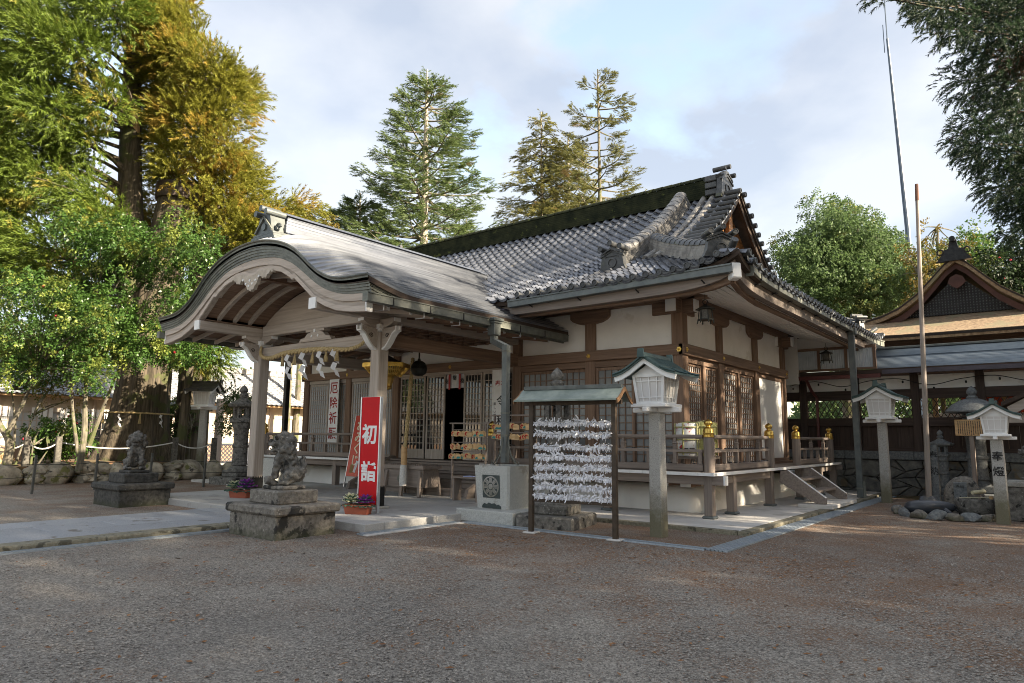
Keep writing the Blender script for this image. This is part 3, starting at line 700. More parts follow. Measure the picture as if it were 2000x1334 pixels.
# small dark pebbles left along the rails as offerings
m = MB(); rr = random.Random(8)
for (p, q) in (((-7.1, 3.38), (-1.8, 3.38)), ((-1.62, 3.55), (-1.62, 6.9))):
    for zz in (1.115, 1.41):
        for k in range(26):
            t = rr.random(); x_, y_ = lerp(p[0], q[0], t)+rr.uniform(-.02, .02), lerp(p[1], q[1], t)+rr.uniform(-.02, .02); s_ = rr.uniform(.02, .045)
            m.obox((x_, y_, zz+.012), (s_*2, s_*1.4, .025), (0, 0, rr.uniform(0, 3)), .008)
tag(m.build('pebble_offerings', mk('dark_pebble', (.02, .02, .022), (.07, .065, .07), sc=30, rough=.35, spots=((.30, .02, .02), 14, .64))), 'small dark pebbles left along the veranda rails', 'pebbles', kind='stuff')

# side stair
st = MB()
for y in (7.15, 9.08):
    pr = [(-1.40, .88), (-1.24, .90), (-.42, .30), (-.42, .16), (-.62, .16), (-1.44, .62)]
    s_ = MB().prism(pr, 'y', y-.05, y+.05).build('stair_string', W_GREY['y'], hall)
    MB().bar((-1.235, y, .903), (-.415, y, .303), .104, .012, up=(0, 0, 1)).build('string_capping', WHITE, s_)
for x, z in ((-1.12, .70), (-.80, .44)):
    MB().box(x-.16, x+.16, 7.20, 9.03, z-.05, z, .006).build('stair_tread', W_GREY['y'], hall)
MB().box(-1.0, -.24, 6.95, 9.3, .07, .155, .008).build('stair_pad', CONC, hall)
# front steps up to the doorway
for k in range(4):
    z = .14+.19*(k+1); y0 = 2.75+.33*k
    MB().box(-11.8, -7.45, y0, y0+.40, z-.06, z, .006).build('front_step', W_GREY['x'], hall); MB().box(-11.75, -7.5, y0+.06, y0+.09, z-.2, z-.06).build('step_riser', W_GREY['x'], hall)
for x in (-11.88, -7.42):
    MB().prism([(2.55, .14), (2.62, .34), (4.2, 1.06), (4.3, 1.0), (4.3, .5), (2.95, .14)], 'x', x-.05, x+.05).build('stair_string', W_GREY['y'], hall)
MB().box(-12.0, -7.3, 4.05, 4.37, .905, .955, .004).build('veranda_board', W_GREY['x'], hall)

# ------------------------------------------------------------- roof
roof = bpy.data.objects.new('roof', None); link(roof, hall)
# under-roof deck (kept below the tiles)
def deck(fn, us, vs_, sw=False):
    return [[fn(u, v) for u in us] for v in vs_]
m = MB()
ysd = [EY+.02+i*(YR-EY)/16 for i in range(17)]; xsd = [EXL+.05+i*(EX-EXL-.1)/60 for i in range(61)]
def under(x, y):
    f_ = zfront(x, y) if y <= YR else zp(back_s(y))+lift(min(EX-x, x-EXL))*math.exp(-max(EYB-y, 0)*.9)
    if x > XG-.35: f_ = min(f_, zside(x, y))
    if x < -16.7: f_ = min(f_, zp(x-EXL))
    return f_
rows = [[(x, y, under(x, y)-.075) for x in xsd] for y in ysd+[YR+(EYB-YR-.02)*i/14 for i in range(1, 15)]]
m.slab(rows, .05); m.build('roof_deck', W_DARK['y'], roof)
# S-profile tile
def tile_mesh(w=.295, l=.285):
    prof = []
    for k in range(9):
        u = k/8
        h = .062*math.exp(-((u-.10)/.12)**2)+.062*math.exp(-((u-1.10)/.12)**2)-.026*math.exp(-((u-.58)/.26)**2)+.012
        prof.append((u*w, h))
    m = MB(); nose = .042
    top_f = [(x, 0, z+nose) for x, z in prof]; top_m = [(x, l*.5, z+nose*.62) for x, z in prof]; top_b = [(x, l, z+.004) for x, z in prof]
    bot_f = [(x, 0.004, z-.012) for x, z in prof]
    n = len(prof); m.grid([bot_f, top_f, top_m, top_b]); m.add([top_f[0], top_b[0], (0, l, -.02), (0, 0, -.012)], [(0, 1, 2, 3)]); m.add([top_f[-1], top_b[-1], (w, l, -.02), (w, 0, -.012)], [(3, 2, 1, 0)])
    return m
TM = tile_mesh().mesh('tile', TILE, True, None, 40)
TV = np.array([v.co for v in TM.vertices]); TF = [tuple(p.vertices) for p in TM.polygons]
ROWD = .235; NC = int((EX-.12-EXL-.1)/.295)
tiles = []   # (matrix, distance)
CP = Vector((3.866, -9.834, 1.6))
def tile_matrix(x, y, fn, side=False):
    e = .12
    if not side:
        z0, z1 = fn(x, y), fn(x, y+ROWD); zx = (fn(min(x+e, EX), y)-fn(x-e, y))/(min(x+e, EX)-x+e)
        d = Vector((0, ROWD, z1-z0)).normalized(); a = Vector((1, 0, zx)).normalized()
    else:
        z0, z1 = fn(x, y), fn(x-ROWD, y); zy = (fn(x, y+e)-fn(x, y-e))/(2*e)
        d = Vector((-ROWD, 0, z1-z0)).normalized(); a = Vector((0, 1, zy)).normalized()
    n = a.cross(d).normalized(); a = d.cross(n)
    return Matrix(((a.x, d.x, n.x, x), (a.y, d.y, n.y, y), (a.z, d.z, n.z, z0-.02), (0, 0, 0, 1)))
rj = random.Random(4)
for c in range(NC):
    x = EX-.14-.295*(c+1)
    for r in range(40):
        y = EY-.05+ROWD*r
        if y > YR-.32: break
        if x+.15 > XG-.05 and y-EY > EX-x-.15+.1: break
        if x < -16.7 and y-EY > x-EXL+.1: break
        _d = abs(x+.15+9.55)
        if _d < 3.95 and zfront(x, y) < 6.25-.40*_d-.025*_d*_d-.10: continue   # covered by the porch roof
        mt = tile_matrix(x, y, zfront) @ Matrix.Rotation(rj.gauss(0, .012), 4, 'X') @ Matrix.Rotation(rj.gauss(0, .012), 4, 'Z')
        tiles.append((mt, (mt.translation-CP).length, mt.translation.x > -3.9 and 1 or 0))
for c in range(44):
    y = EY+.2+.295*c
    for r in range(9):
        x = EX+.05-ROWD*r
        if EX-x > 2.1: break
        if y-EY < EX-x-.05 or EYB-y < EX-x-.05 or y > EYB-.3: continue
        mt = tile_matrix(x, y, zside, True); tiles.append((mt, (mt.translation-CP).length+3, 0))
tiles.sort(key=lambda t: t[1])
for mt, _, _ in tiles[:300]:
    o = bpy.data.objects.new('tile', TM); COL.objects.link(o); o.parent = roof; M4 = mt.copy(); M4.translation = mt.translation-OFF[hall.name]; o.matrix_local = M4
rest = tiles[300:]
Ms = np.array([t[0] for t in rest]); V = np.einsum('nij,pj->npi', Ms[:, :3, :3], TV)+Ms[:, None, :3, 3]-np.array(OFF[hall.name])
mm_ = MB(); nT = len(TV)
quads = np.array([f for f in TF if len(f) == 4]); F = (quads[None]+(np.arange(len(rest))*nT)[:, None, None]).reshape(-1, 4)
o = mobj('roof_tiles', tri_mesh('roof_tiles', V.reshape(-1, 3), F, TILE, True), roof); o['kind'] = 'stuff'
# round eave-end tiles
em = MB(); em.lathe([(0, -.02), (.045, -.02), (.052, -.034), (.066, -.034), (.068, 0), (.068, .16)], 14); em.lathe([(0, -.026), (.02, -.026), (.02, -.01)], 8)
em.v = [(x, z, y) for x, y, z in em.v]
pend = [(.06, -.03), (.10, -.055), (.15, -.062), (.20, -.055), (.24, -.03), (.24, .01), (.20, -.02), (.15, -.028), (.10, -.02), (.06, .01)]
em.prism(pend, 'y', -.012, .01)
EM = em.mesh('eave_end_tile', TILE_D, True)
for c in range(NC):
    x = EX-.14-.295*(c+1)+.03
    if -13.6 < x < -5.75: continue
    mobj('eave_end_tile', EM, roof, (x, EY-.06, zfront(x, EY)+.045))
for c in range(43):
    y = EY+.32+.295*c
    if y > EYB-.2: break
    mobj('eave_end_tile', EM, roof, (EX+.06, y, zside(EX, y)+.045), (0, 0, PI/2))
# eave boards, soffit, rafters
def eave_strip(name, mat, o0, o1, dz0, dz1, par):
    m = MB()
    def ring(x, y, t): z = 4.80+lift(t)*.75; return z
    pts = []
    for k in range(61):
        x = lerp(EXL+o0, EX-o0, k/60); pts.append(x)
    m.grid([[(x, EY+o0, 4.8+lift(min(EX-x, x-EXL))*.8+dz1) for x in pts], [(x, EY+o0, 4.8+lift(min(EX-x, x-EXL))*.8+dz0) for x in pts], [(x, EY+o1, 4.8+lift(min(EX-x, x-EXL))*.8+dz0) for x in pts], [(x, EY+o1, 4.8+lift(min(EX-x, x-EXL))*.8+dz1) for x in pts]])
    ys = [lerp(EY+o0, EYB-o0, k/60) for k in range(61)]
    m.grid([[(EX-o, y, 4.8+lift(min(y-EY, EYB-y))*.8+dz) for y in ys] for o, dz in ((o0, dz1), (o0, dz0), (o1, dz0), (o1, dz1))])
    m.build(name, mat, par)
eave_strip('eave_board', W_DARK['x'], .03, .26, -.14, -.03, roof)
eave_strip('fascia', W_GREY['x'], .14, .30, -.36, -.13, roof)
# soffit boards of the side eave and front eave
for k in range(8):
    a, b = k/8, (k+1)/8
    xa, xb = lerp(-2.58, EX-.32, a), lerp(-2.58, EX-.32, b); za, zb = lerp(4.93, 4.44, a), lerp(4.93, 4.44, b)
    ys = [lerp(4.35, EY+.3, (a+b)/2)]+[lerp(4.0, 14.0, i/12) for i in range(13)]+[EYB-.3]
    rowA = [(xa+.004, y if i else lerp(4.35, EY+.3, a), za+(lift(min(y-EY, EYB-y))*.7*a)) for i, y in enumerate(ys)]
    rowB = [(xb-.004, y if i else lerp(4.35, EY+.3, b), zb+(lift(min(y-EY, EYB-y))*.7*b)) for i, y in enumerate(ys)]
    MB().slab([rowA, rowB], -.02).build('soffit_board', SOFFIT, roof)
    ya, yb = lerp(4.37, EY+.32, a), lerp(4.37, EY+.32, b)
    xs = [lerp(-2.58, EX-.3, (a+b)/2)]+[lerp(-3.2, -16, i/12) for i in range(13)]+[EXL+.3]
    rowA = [(x if i else lerp(-2.58, EX-.3, a), ya-.004, za+(lift(min(EX-x, x-EXL))*.7*a)) for i, x in enumerate(xs)]
    rowB = [(x if i else lerp(-2.58, EX-.3, b), yb+.004, zb+(lift(min(EX-x, x-EXL))*.7*b)) for i, x in enumerate(xs)]
    MB().slab([rowA, rowB], -.02).build('soffit_board', SOFFIT, roof)
# hip rafter with white end
hr = MB().bar((-2.7, 4.5, 4.86), (-.70, 2.50, 4.72), .17, .20, c=.01).build('hip_rafter', W_HALL['x'], roof)
MB().bar((-.70, 2.50, 4.70), (-.55, 2.35, 4.72), .19, .30, c=.02).build('painted_end', WHITE, hr)
# angled soffit edge boards at the corner
pts = [(-2.6, 2.62, 4.47), (-1.6, 2.60, 4.48), (-1.1, 2.57, 4.52), (-.72, 2.52, 4.60)]
m = MB()
for a, b in zip(pts, pts[1:]): m.bar(a, b, .10, .14)
m.build('eave_purlin', W_HALL['x'], roof)
m = MB(); pts = [(-.72, 2.55, 4.60), (-.78, 3.1, 4.52), (-.82, 3.8, 4.47)]+[(-.83, lerp(4.2, 14, k/4), 4.45) for k in range(5)]
for a, b in zip(pts, pts[1:]): m.bar(a, b, .10, .15)
m.build('eave_purlin', W_HALL['y'], roof)
MB().bar((-17.6, 2.62, 4.46), (-2.6, 2.62, 4.46), .10, .14).build('eave_purlin', W_HALL['x'], roof)

# gutters
gu = MB(); zl, zr = 4.66, 4.74
for (p, q) in (((-5.9, 2.28), (-.60, 2.28)),):
    gu.bar((p[0], 2.235, zl), (q[0], 2.235, zr), .02, .13); gu.bar((p[0], 2.30, zl-.06), (q[0], 2.30, zr-.06), .12, .02); gu.bar((p[0], 2.37, zl), (q[0], 2.37, zr), .02, .12); gu.bar((p[0], 2.225, zl+.075), (q[0], 2.225, zr+.075), .05, .03)
gut = gu.build('gutter', GUTTER, roof)
for x in (-1.2, -2.6, -4.0, -5.3): MB().bar((x, 2.25, 4.60), (x, 2.42, 4.55), .02, .02).bar((x+.1, 2.42, 4.55), (x-.02, 2.42, 4.55), .03, .06).build('gutter_bracket', BLACKM, gut)
ys = [2.9, 3.2, 3.6, 4.2, 5]+[lerp(6, 14, k/5) for k in range(6)]+[14.7, 15.1, 15.35]
gu = MB(); zz = [4.74+lift(min(y-2.6, 15.9-y))*.45 for y in ys]
for (y0, z0), (y1, z1) in zip(zip(ys, zz), list(zip(ys, zz))[1:]):
    gu.bar((-.43, y0, z0), (-.43, y1, z1), .02, .16); gu.bar((-.50, y0, z0-.075), (-.50, y1, z1-.075), .13, .02); gu.bar((-.57, y0, z0-.01), (-.57, y1, z1-.01), .02, .13); gu.bar((-.42, y0, z0+.09), (-.42, y1, z1+.09), .05, .03)
gu.box(-.58, -.43, 2.88, 2.90, 4.70, 4.98)
gut2 = gu.build('gutter', COPPER_G, roof)
m = MB()
for k in range(11):
    y = 3.4+k*1.05; m.bar((-.52, y, 4.64), (-.84, y+.05, 4.58), .025, .025); m.bar((-.52, y, 4.64), (-.52, y+.16, 4.66), .02, .03)
m.build('gutter_bracket', BLACKM, gut2)
m = MB()
for k in range(12): y = 3.3+k*1.03; m.box(-.445, -.405, y, y+.025, 4.68, 4.90)
m.build('gutter_joint', BLACKM, gut2)
m = MB(); m.obox((-.5, 13.3, 4.55), (.2, .2, .36), None, .02); m.bar((-.5, 13.3, 4.4), (-.52, 11.9, .1), .001); m.v = m.v[:24]; m.f = [f for f in m.f if max(f) < 24]
ds = MB().box(-.60, -.44, 11.02, 11.16, .07, 4.62, .01).build('downspout', GUTTER, roof); MB().box(-.44, -.38, 11.07, 11.11, .07, .5).box(-.62, -.42, 11.0, 11.18, .3, .34).build('pipe_clip', COPPER_G, ds)
MB().obox((-.50, 11.09, 4.72), (.24, .24, .26), None, .02).build('rain_head', GUTTER, roof)

# ------------------------------------------------------------- ridges
def ridge_wall(pts, w, h, ncourse, mat, cap_mat, par, name='ridge', taper=.7):
    """a stacked-tile ridge following pts (base centre line), made of thin courses with a rounded cap"""
    pts = [Vector(p) for p in pts]
    P = bpy.data.objects.new(name, None); link(P, par)
    m = MB()
    def section(i):
        t = (pts[min(i+1, len(pts)-1)]-pts[max(i-1, 0)]).normalized(); x = t.cross(Vector((0, 0, 1))).normalized(); return x, x.cross(t).normalized()
    for c in range(ncourse):
        z0, z1 = h*c/ncourse, h*(c+.86)/ncourse; ww = lerp(w, w*taper, c/max(1, ncourse-1))/2; wi = ww-.02
        rows = []
        for i, p in enumerate(pts):
            x, u = section(i); rows.append([p+x*ww+u*z0, p+x*ww+u*z1, p+x*wi+u*z1, p+x*wi+u*(h*(c+1)/ncourse), p-x*wi+u*(h*(c+1)/ncourse), p-x*wi+u*z1, p-x*ww+u*z1, p-x*ww+u*z0])
        m.grid(rows); 
    m.build('ridge_course', mat, P)
    # cap tiles, each a short half-round
    L = [0.]
    for a, b in zip(pts, pts[1:]): L.append(L[-1]+(b-a).length)
    n = max(2, int(L[-1]/.30)); r = w*taper/2*1.12
    def at(s):
        for i in range(len(pts)-1):
            if s <= L[i+1] or i == len(pts)-2:
                t = (s-L[i])/(L[i+1]-L[i]); x, u = section(i); x2, u2 = section(i+1); return pts[i].lerp(pts[i+1], t), x.lerp(x2, t), u.lerp(u2, t)
    for k in range(n):
        s0, s1 = L[-1]*k/n, L[-1]*(k+1)/n-.008; rows = []
        for s, f in ((s0, 1.), (s1, 1.06)):
            p, x, u = at(s); p = p+u*h
            rows.append([p+x*(r*f*math.cos(a))+u*(r*.75*f*math.sin(a)) for a in [PI*j/6 for j in range(7)]])
        MB().grid(rows).build('cap_tile', cap_mat, P, True)
    return P
# main ridge
mr_ = ridge_wall([(x, YR, 8.42) for x in (-16.6, -13, -9.6, -6.3, -3.05)], .50, .58, 9, TILE_M, TILE_M, roof, 'main_ridge', .66)
# descending ridges on the front slope, right and left
def descend(x, y0, y1, sgn):
    pts = [(x, lerp(y0, y1, k/8), zp(lerp(y0, y1, k/8)-EY)-.02) for k in range(9)]
    return ridge_wall(pts, .46, .36, 6, TILE_L, TILE_L, roof, 'descending_ridge', .72)
descend(-4.1, 8.1, 4.05, 1); descend(-15.2, 8.1, 4.05, 1)
# demon-tile finial of a ridge, built facing -Y at the origin
def finial(w, h, mat, name='ridge_end_ornament', rolls=3):
    o = MB()
    pr = [(-w*.62, 0), (w*.62, 0), (w*.50, h*.25), (w*.44, h*.62), (w*.52, h*.70), (w*.30, h*.80), (0, h*.95), (-w*.30, h*.80), (-w*.52, h*.70), (-w*.44, h*.62), (-w*.50, h*.25)]
    o.prism(pr, 'y', -.06, .10)
    for k in range(2):
        s = 1-.16*k; zz = h*(.66+.10*k)
        o.prism([(-w*.5*s, zz-h*.10), (0, zz+h*.08), (w*.5*s, zz-h*.10), (w*.5*s, zz-h*.04), (0, zz+h*.13), (-w*.5*s, zz-h*.04)], 'y', -.085-.012*k, .02)
    # crest ring
    ring = [(w*.20*math.cos(a), w*.20*math.sin(a)) for a in [2*PI*k/16 for k in range(16)]]; rin = [(x*.72, z*.72) for x, z in ring]
    n = 16; vs_ = [(x, -.085, z+h*.34) for x, z in ring]+[(x, -.085, z+h*.34) for x, z in rin]+[(x, -.055, z+h*.34) for x, z in ring]+[(x, -.055, z+h*.34) for x, z in rin]
    o.add(vs_, [(i, (i+1) % n, n+(i+1) % n, n+i) for i in range(n)]+[(i, 2*n+i, 2*n+(i+1) % n, (i+1) % n) for i in range(n)]+[(n+i, n+(i+1) % n, 3*n+(i+1) % n, 3*n+i) for i in range(n)])
    for (dx, dz) in ((-w*.42, h*.88), (0, h*1.04), (w*.42, h*.88))[:rolls]:
        s0 = len(o.v); o.lathe([(0, -.02), (.045, -.02), (.052, -.03), (.066, -.03), (.068, 0), (.068, .34)], 12); o.v[s0:] = [(x+dx, z-.14, y+dz) for x, y, z in o.v[s0:]]
    return o
fm = finial(.62, .66, TILE_D).mesh('ridge_end_ornament', TILE_D, True, None, 40)
mobj('ridge_end_ornament', fm, roof, (-4.1, 3.98, zp(1.68)-.02)); mobj('ridge_end_ornament', fm, roof, (-15.2, 3.98, zp(1.68)-.02))
# corner (hip) ridges
def hip(cx, cy, dx, dy, s0, s1, zf, lab):
    pts = []
    for k in range(9):
        s = lerp(s0, s1, k/8); z = zp(s)+lift(s*.9)*math.exp(-s*.5)
        pts.append((cx+dx*s, cy+dy*s, z-.03))
    r = ridge_wall(pts, .44, .30, 5, TILE_L, TILE_D, roof, 'corner_ridge', .75)
    e = Vector(pts[-1]); a = math.atan2(-dy, -dx)
    mobj('ridge_end_ornament', fm, roof, e+Vector((-dx, -dy, 0)).normalized()*.05, (0, 0, a+PI/2), (.95, 1, .85))
    m = MB().tube([e+Vector((-dx, -dy, .0))*.1+Vector((0, 0, -.04)), e+Vector((-dx, -dy, 0))*.34+Vector((0, 0, .02)), e+Vector((-dx, -dy, 0))*.50+Vector((0, 0, .18))], [.08, .075, .07], 12); m.build('corner_end_tile', TILE_D, roof, True)
hip(EX, EY, -1, 1, 3.35, .62, None, ''); hip(EX, EYB, -1, -1, 2.2, .65, None, ''); hip(EXL, EY, 1, 1, 3.2, .62, None, '')
# gable end: verge rolls, barge boards, timber infill
for sgn in (1, -1):
    yy = lambda s: YR-(YR-EY-s) if sgn > 0 else YR+(YR-EY-s)
    m2 = MB().lathe([(0, 0), (.05, 0), (.055, -.012), (.075, -.012), (.078, .01), (.078, .62)], 14); m2.v = [(-z, x, y) for x, y, z in m2.v]
    VM = m2.mesh('verge_roll', TILE_D, True)
    s = 2.55
    while s < 6.1:
        mobj('verge_roll', VM, roof, (XG+.12, yy(s), zp(s)+.06), (math.atan(.42+.0153*s*s)*sgn, 0, 0)); s += .262
    for x in (-3.27, -3.55):
        pts = [(x, yy(lerp(6.0, 2.3, k/9)), zp(lerp(6.0, 2.3, k/9))+.05) for k in range(10)]
        MB().tube(pts, .085, 10).build('roll_tile', TILE_L, roof, True)
    bp = []
    for k in range(13): s_ = lerp(6.15, 2.2, k/12); bp.append((yy(s_), zp(s_)-.06))
    low = [(y, z-.30) for y, z in bp[::-1]]
    MB().prism(bp+low, 'x', XG-.08, XG-.02).build('barge_board', W_DARK['y'], roof)
    MB().prism([(y, z-.02) for y, z in bp]+[(y, z-.09) for y, z in bp[::-1]], 'x', XG-.015, XG+.03).build('barge_edge', WHITE if sgn > 0 else W_DARK['y'], roof)
for sgn in (1, -1):
    vy = lambda s: YR-(YR-EY-s) if sgn > 0 else YR+(YR-EY-s)
    MB().slab([[(x, vy(lerp(6.1, 2.1, k/12)), zp(lerp(6.1, 2.1, k/12))+.01) for x in (-3.5, XG+.06)] for k in range(13)], .07).build('verge_deck', TILE_D, roof)
tri = [(YR-3.95, 5.6), (YR, 8.25), (YR+4.1, 5.6)]
GW = mk('gable_timber', (.30, .13, .045), (.42, .20, .075), sc=2, rough=.6, stretch=(1, 5, .5), rnd=.12)
for k in range(9):
    za, zb = 5.6+k*.29, 5.6+(k+1)*.29-.012; wA = 3.95*(1-(za-5.6)/2.65); 
    if wA < .1: break
    MB().prism([(YR-wA, za), (YR+wA, za), (YR+max(.02, wA-.40), zb), (YR-max(.02, wA-.40), zb)], 'x', -3.06, -3.02).build('gable_board', GW, roof)
MB().box(-2.98, -2.86, YR-.12, YR+.12, 5.7, 8.0).build('gable_strut', GW, roof)
MB().box(-3.0, -2.84, YR-2.6, YR+2.6, 6.35, 6.55).build('gable_beam', GW, roof)
# great finial of the main ridge
FM = finial(.85, .95, TILE_D).mesh('ridge_end_ornament', TILE_D, True, None, 40)
mobj('ridge_end_ornament', FM, roof, (-2.98, YR, 8.30), (0, 0, PI/2)); mobj('ridge_end_ornament', FM, roof, (-16.7, YR, 8.30), (0, 0, -PI/2))
for k, (dz, w) in enumerate(((.0, .30), (.2, .36), (.4, .4))): MB().box(-3.45, -3.1, YR-.36, YR+.36, 8.45+dz, 8.62+dz, .02).build('ridge_end_block', TILE_D, roof)
# loose cables behind gable etc. are not visible; left gable end closed
MB().prism(tri, 'x', -16.62, -16.58).build('gable_board', GW, roof)
# ================================================================= the entrance porch with its undulating gable
AX = -9.55
porch = thing('entrance_porch', 'timber entrance porch with undulating copper gable roof on two square posts', 'porch', (AX, .6, 0), world=True)
KD = [0, .5, 1.05, 1.5, 1.85, 2.2, 2.55, 2.95, 3.35, 3.9, 4.1]; KTZ = [5.72, 5.69, 5.58, 5.42, 5.22, 4.95, 4.72, 4.55, 4.485, 4.465, 4.46]
KBZ = [5.37, 5.345, 5.25, 5.07, 4.86, 4.63, 4.43, 4.28, 4.20, 4.16, 4.16]
_kt = smoothpts([(d, z, 0) for d, z in zip(KD, KTZ)], 6); _kb = smoothpts([(d, z, 0) for d, z in zip(KD, KBZ)], 6)
def KT(d): return float(np.interp(abs(d), [p.x for p in _kt], [p.y for p in _kt]))
def KB(d): return float(np.interp(abs(d), [p.x for p in _kb], [p.y for p in _kb]))
def ZB(d): d = abs(d); return 6.25-.40*d-.025*d*d
YK = -2.2; DE = 4.02
def zporch(d, y):
    t = min(1, max(0, (y-YK)/1.35)); return lerp(KT(d), ZB(d), math.sin(t*PI/2))
def yend(d):
    z = ZB(d)
    if z < 4.86: return 4.2
    s = 0.
    while zp(s) < z: s += .02
    return EY+s+.1
proof = bpy.data.objects.new('roof', None); link(proof, porch)
NS = 27
for sg in (-1, 1):
    for i in range(NS):
        d0, d1 = .16+(DE-.16)*i/NS, .16+(DE-.16)*(i+1)/NS
        ys = [YK+.0+1.35*k/10 for k in range(11)]+[lerp(YK+1.35, yend((d0+d1)/2), k/6) for k in range(1, 7)]
        rows = []
        for y in ys:
            zi, zo = zporch(d0, y), zporch(d1, y)
            rows.append([(AX+sg*d0, y, zi+.002), (AX+sg*(d0+d1)/2, y, (zi+zo)/2+.016), (AX+sg*d1, y, zo+.034), (AX+sg*d1, y, zo-.006)])
        MB().grid(rows if sg > 0 else [r[::-1] for r in rows]).build('copper_sheet', COPPER_R, proof, True, 25)
# roof body underneath, closing the sheet edges
m = MB(); ds = [-DE+2*DE*k/48 for k in range(49)]
ys = [YK+.03+1.32*k/8 for k in range(9)]
rows = [[(AX+d, y, zporch(d, y)-.012) for d in ds] for y in ys]+[[(AX+d, min(lerp(YK+1.35, yend(d), k/6), yend(d)), ZB(d)-.012) for d in ds] for k in range(1, 7)]
m.slab(rows, .10); m.build('roof_deck', W_DARK['y'], proof)
# layered fascia, front and sides
NL = 6
for k in range(NL):
    t0, t1 = k/NL, (k+.94)/NL; yo = YK+.012+.018*k
    rows = [[(AX+d, yo, lerp(KT(d), KB(d), t0)+.003) for d in ds], [(AX+d, yo, lerp(KT(d), KB(d), t1)) for d in ds], [(AX+d, yo+.03, lerp(KT(d), KB(d), t1)-.002) for d in ds]]
    MB().grid(rows).build('fascia_layer', COPPER_G, proof)
    for sg in (-1, 1):
        xo = AX+sg*(DE-.012-.018*k); yl = [YK+.012+.018*k]+[-1.9, -1.6, -1.3, -1., -.7, -.2, .5, 1.5, 2.6, 4.15]
        def zs(y, t): a = zporch(DE, y); return lerp(a, a-.29, t)
        rows = [[(xo, y, zs(y, t0)) for y in yl], [(xo, y, zs(y, t1)) for y in yl], [(xo-sg*.03, y, zs(y, t1)-.002) for y in yl]]
        MB().grid(rows).build('fascia_layer', COPPER_G, proof)
# roll moulding along the top of the gable edge
MB().tube([(AX+d, YK+.0, KT(d)+.012) for d in ds], .022, 6).build('edge_roll', COPPER, proof, True)
MB().box(AX-DE+.1, AX+DE-.1, YK+.13, YK+.2, 4.12, 4.16).v
# barge board
BD = [0, .12, .3, .65, 1.1, 1.42, 1.5, 1.58, 1.9, 2.3, 2.65, 3.0, 3.45, 3.85]; BZ = [4.99, 5.0, 5.06, 5.07, 4.96, 4.80, 4.735, 4.76, 4.52, 4.22, 4.06, 3.94, 3.865, 3.83]
full = sorted(set([-d for d in BD]+BD+[-2.1, 2.1, -.85, .85, 3.2, -3.2, -2.5, 2.5]))
def BB(d): return float(np.interp(abs(d), BD, BZ))
m = MB()
yb0, yb1 = -2.06, -1.94
rows = [[(AX+d, yb0, KB(d)+.02) for d in full], [(AX+d, yb0, BB(d)) for d in full], [(AX+d, yb1, BB(d)) for d in full], [(AX+d, yb1, KB(d)+.02) for d in full]]
bb = m.grid(rows).build('barge_board', W_PORCH['x'], proof)
rows = [[(AX+d, yb0-.02, BB(d)+.10) for d in full], [(AX+d, yb0-.025, BB(d)+.0) for d in full], [(AX+d, yb0, BB(d)-.012) for d in full]]
MB().grid(rows).build('barge_moulding', W_PORCH['x'], bb)
rows = [[(AX+d, yb0-.03, KB(d)+.0) for d in full], [(AX+d, yb0-.035, KB(d)-.16+.03*abs(d)/4) for d in full], [(AX+d, yb0, KB(d)-.165+.03*abs(d)/4) for d in full]]
MB().grid(rows).build('barge_moulding', W_PORCH['x'], bb)
for sg in (-1, 1): MB().box(AX+sg*3.85-.012*sg, AX+sg*3.88, yb0-.02, yb1, 3.83, 4.17).build('painted_end', WHITE, bb)
# pendant carving
cv = []
for k in range(41):
    a = -1+2*k/40; x = a*.82; base = 4.99 if abs(a) < .15 else 5.0+.03*abs(a)
    cv.append((x, BB(x)+.03))
for k in range(61):
    a = 1-2*k/60; x = a*.82
    dep = .27*max(0, 1-(abs(a)/.42)**2)+.13*max(0, 1-((abs(a)-.62)/.25)**2)*(1 if abs(a) > .37 else 0)
    cv.append((x, BB(x)-.03-dep-.018*math.sin(k*1.5)))
m = MB().prism([(AX+x, z) for x, z in cv], 'y', -2.10, -2.02)
gc = m.build('pendant_carving', mk('pale_carving', (.38, .33, .27), (.5, .45, .38), sc=8, bump=.3, bsc=20), proof)
m = MB()
for (x, z) in ((-.2, 4.86), (-.08, 4.80), (.06, 4.84), (.18, 4.90), (-.05, 4.92), (.3, 4.97), (-.32, 4.96)): m.obox((AX+x, -2.105, z), (.05, .02, .05), (0, .6, 0), .008)
m.build('carved_blossom', WHITE, gc)
# posts with pads and pierced shoes
PX_ = (AX-2.26, AX+2.26); PY_ = -.36
for x in PX_:
    p = MB().box(x-.14, x+.14, PY_-.14, PY_+.14, .18, 3.82, .022).build('post', W_PORCH['z'], porch)
    MB().obox((x, PY_, .16), (.46, .46, .05), None, .012).build('post_base', STONE, p)
    sh = MB()
    top = [(-.146+.292*k/12, .56+(.05 if k % 2 else -.01)) for k in range(13)]
    for (dx, dy, r) in ((0, -1, 0), (0, 1, PI), (1, 0, PI/2), (-1, 0, -PI/2)):
        q = MB().prism([(-.146, .185)]+[(.146, .185)]+top[::-1], 'y', -.148, -.142); q.xf(Matrix.Translation((x, PY_, 0)) @ Matrix.Rotation(r, 4, 'Z')); sh.add(q.v, q.f)
    sh.build('post_shoe', BLACKM, p)
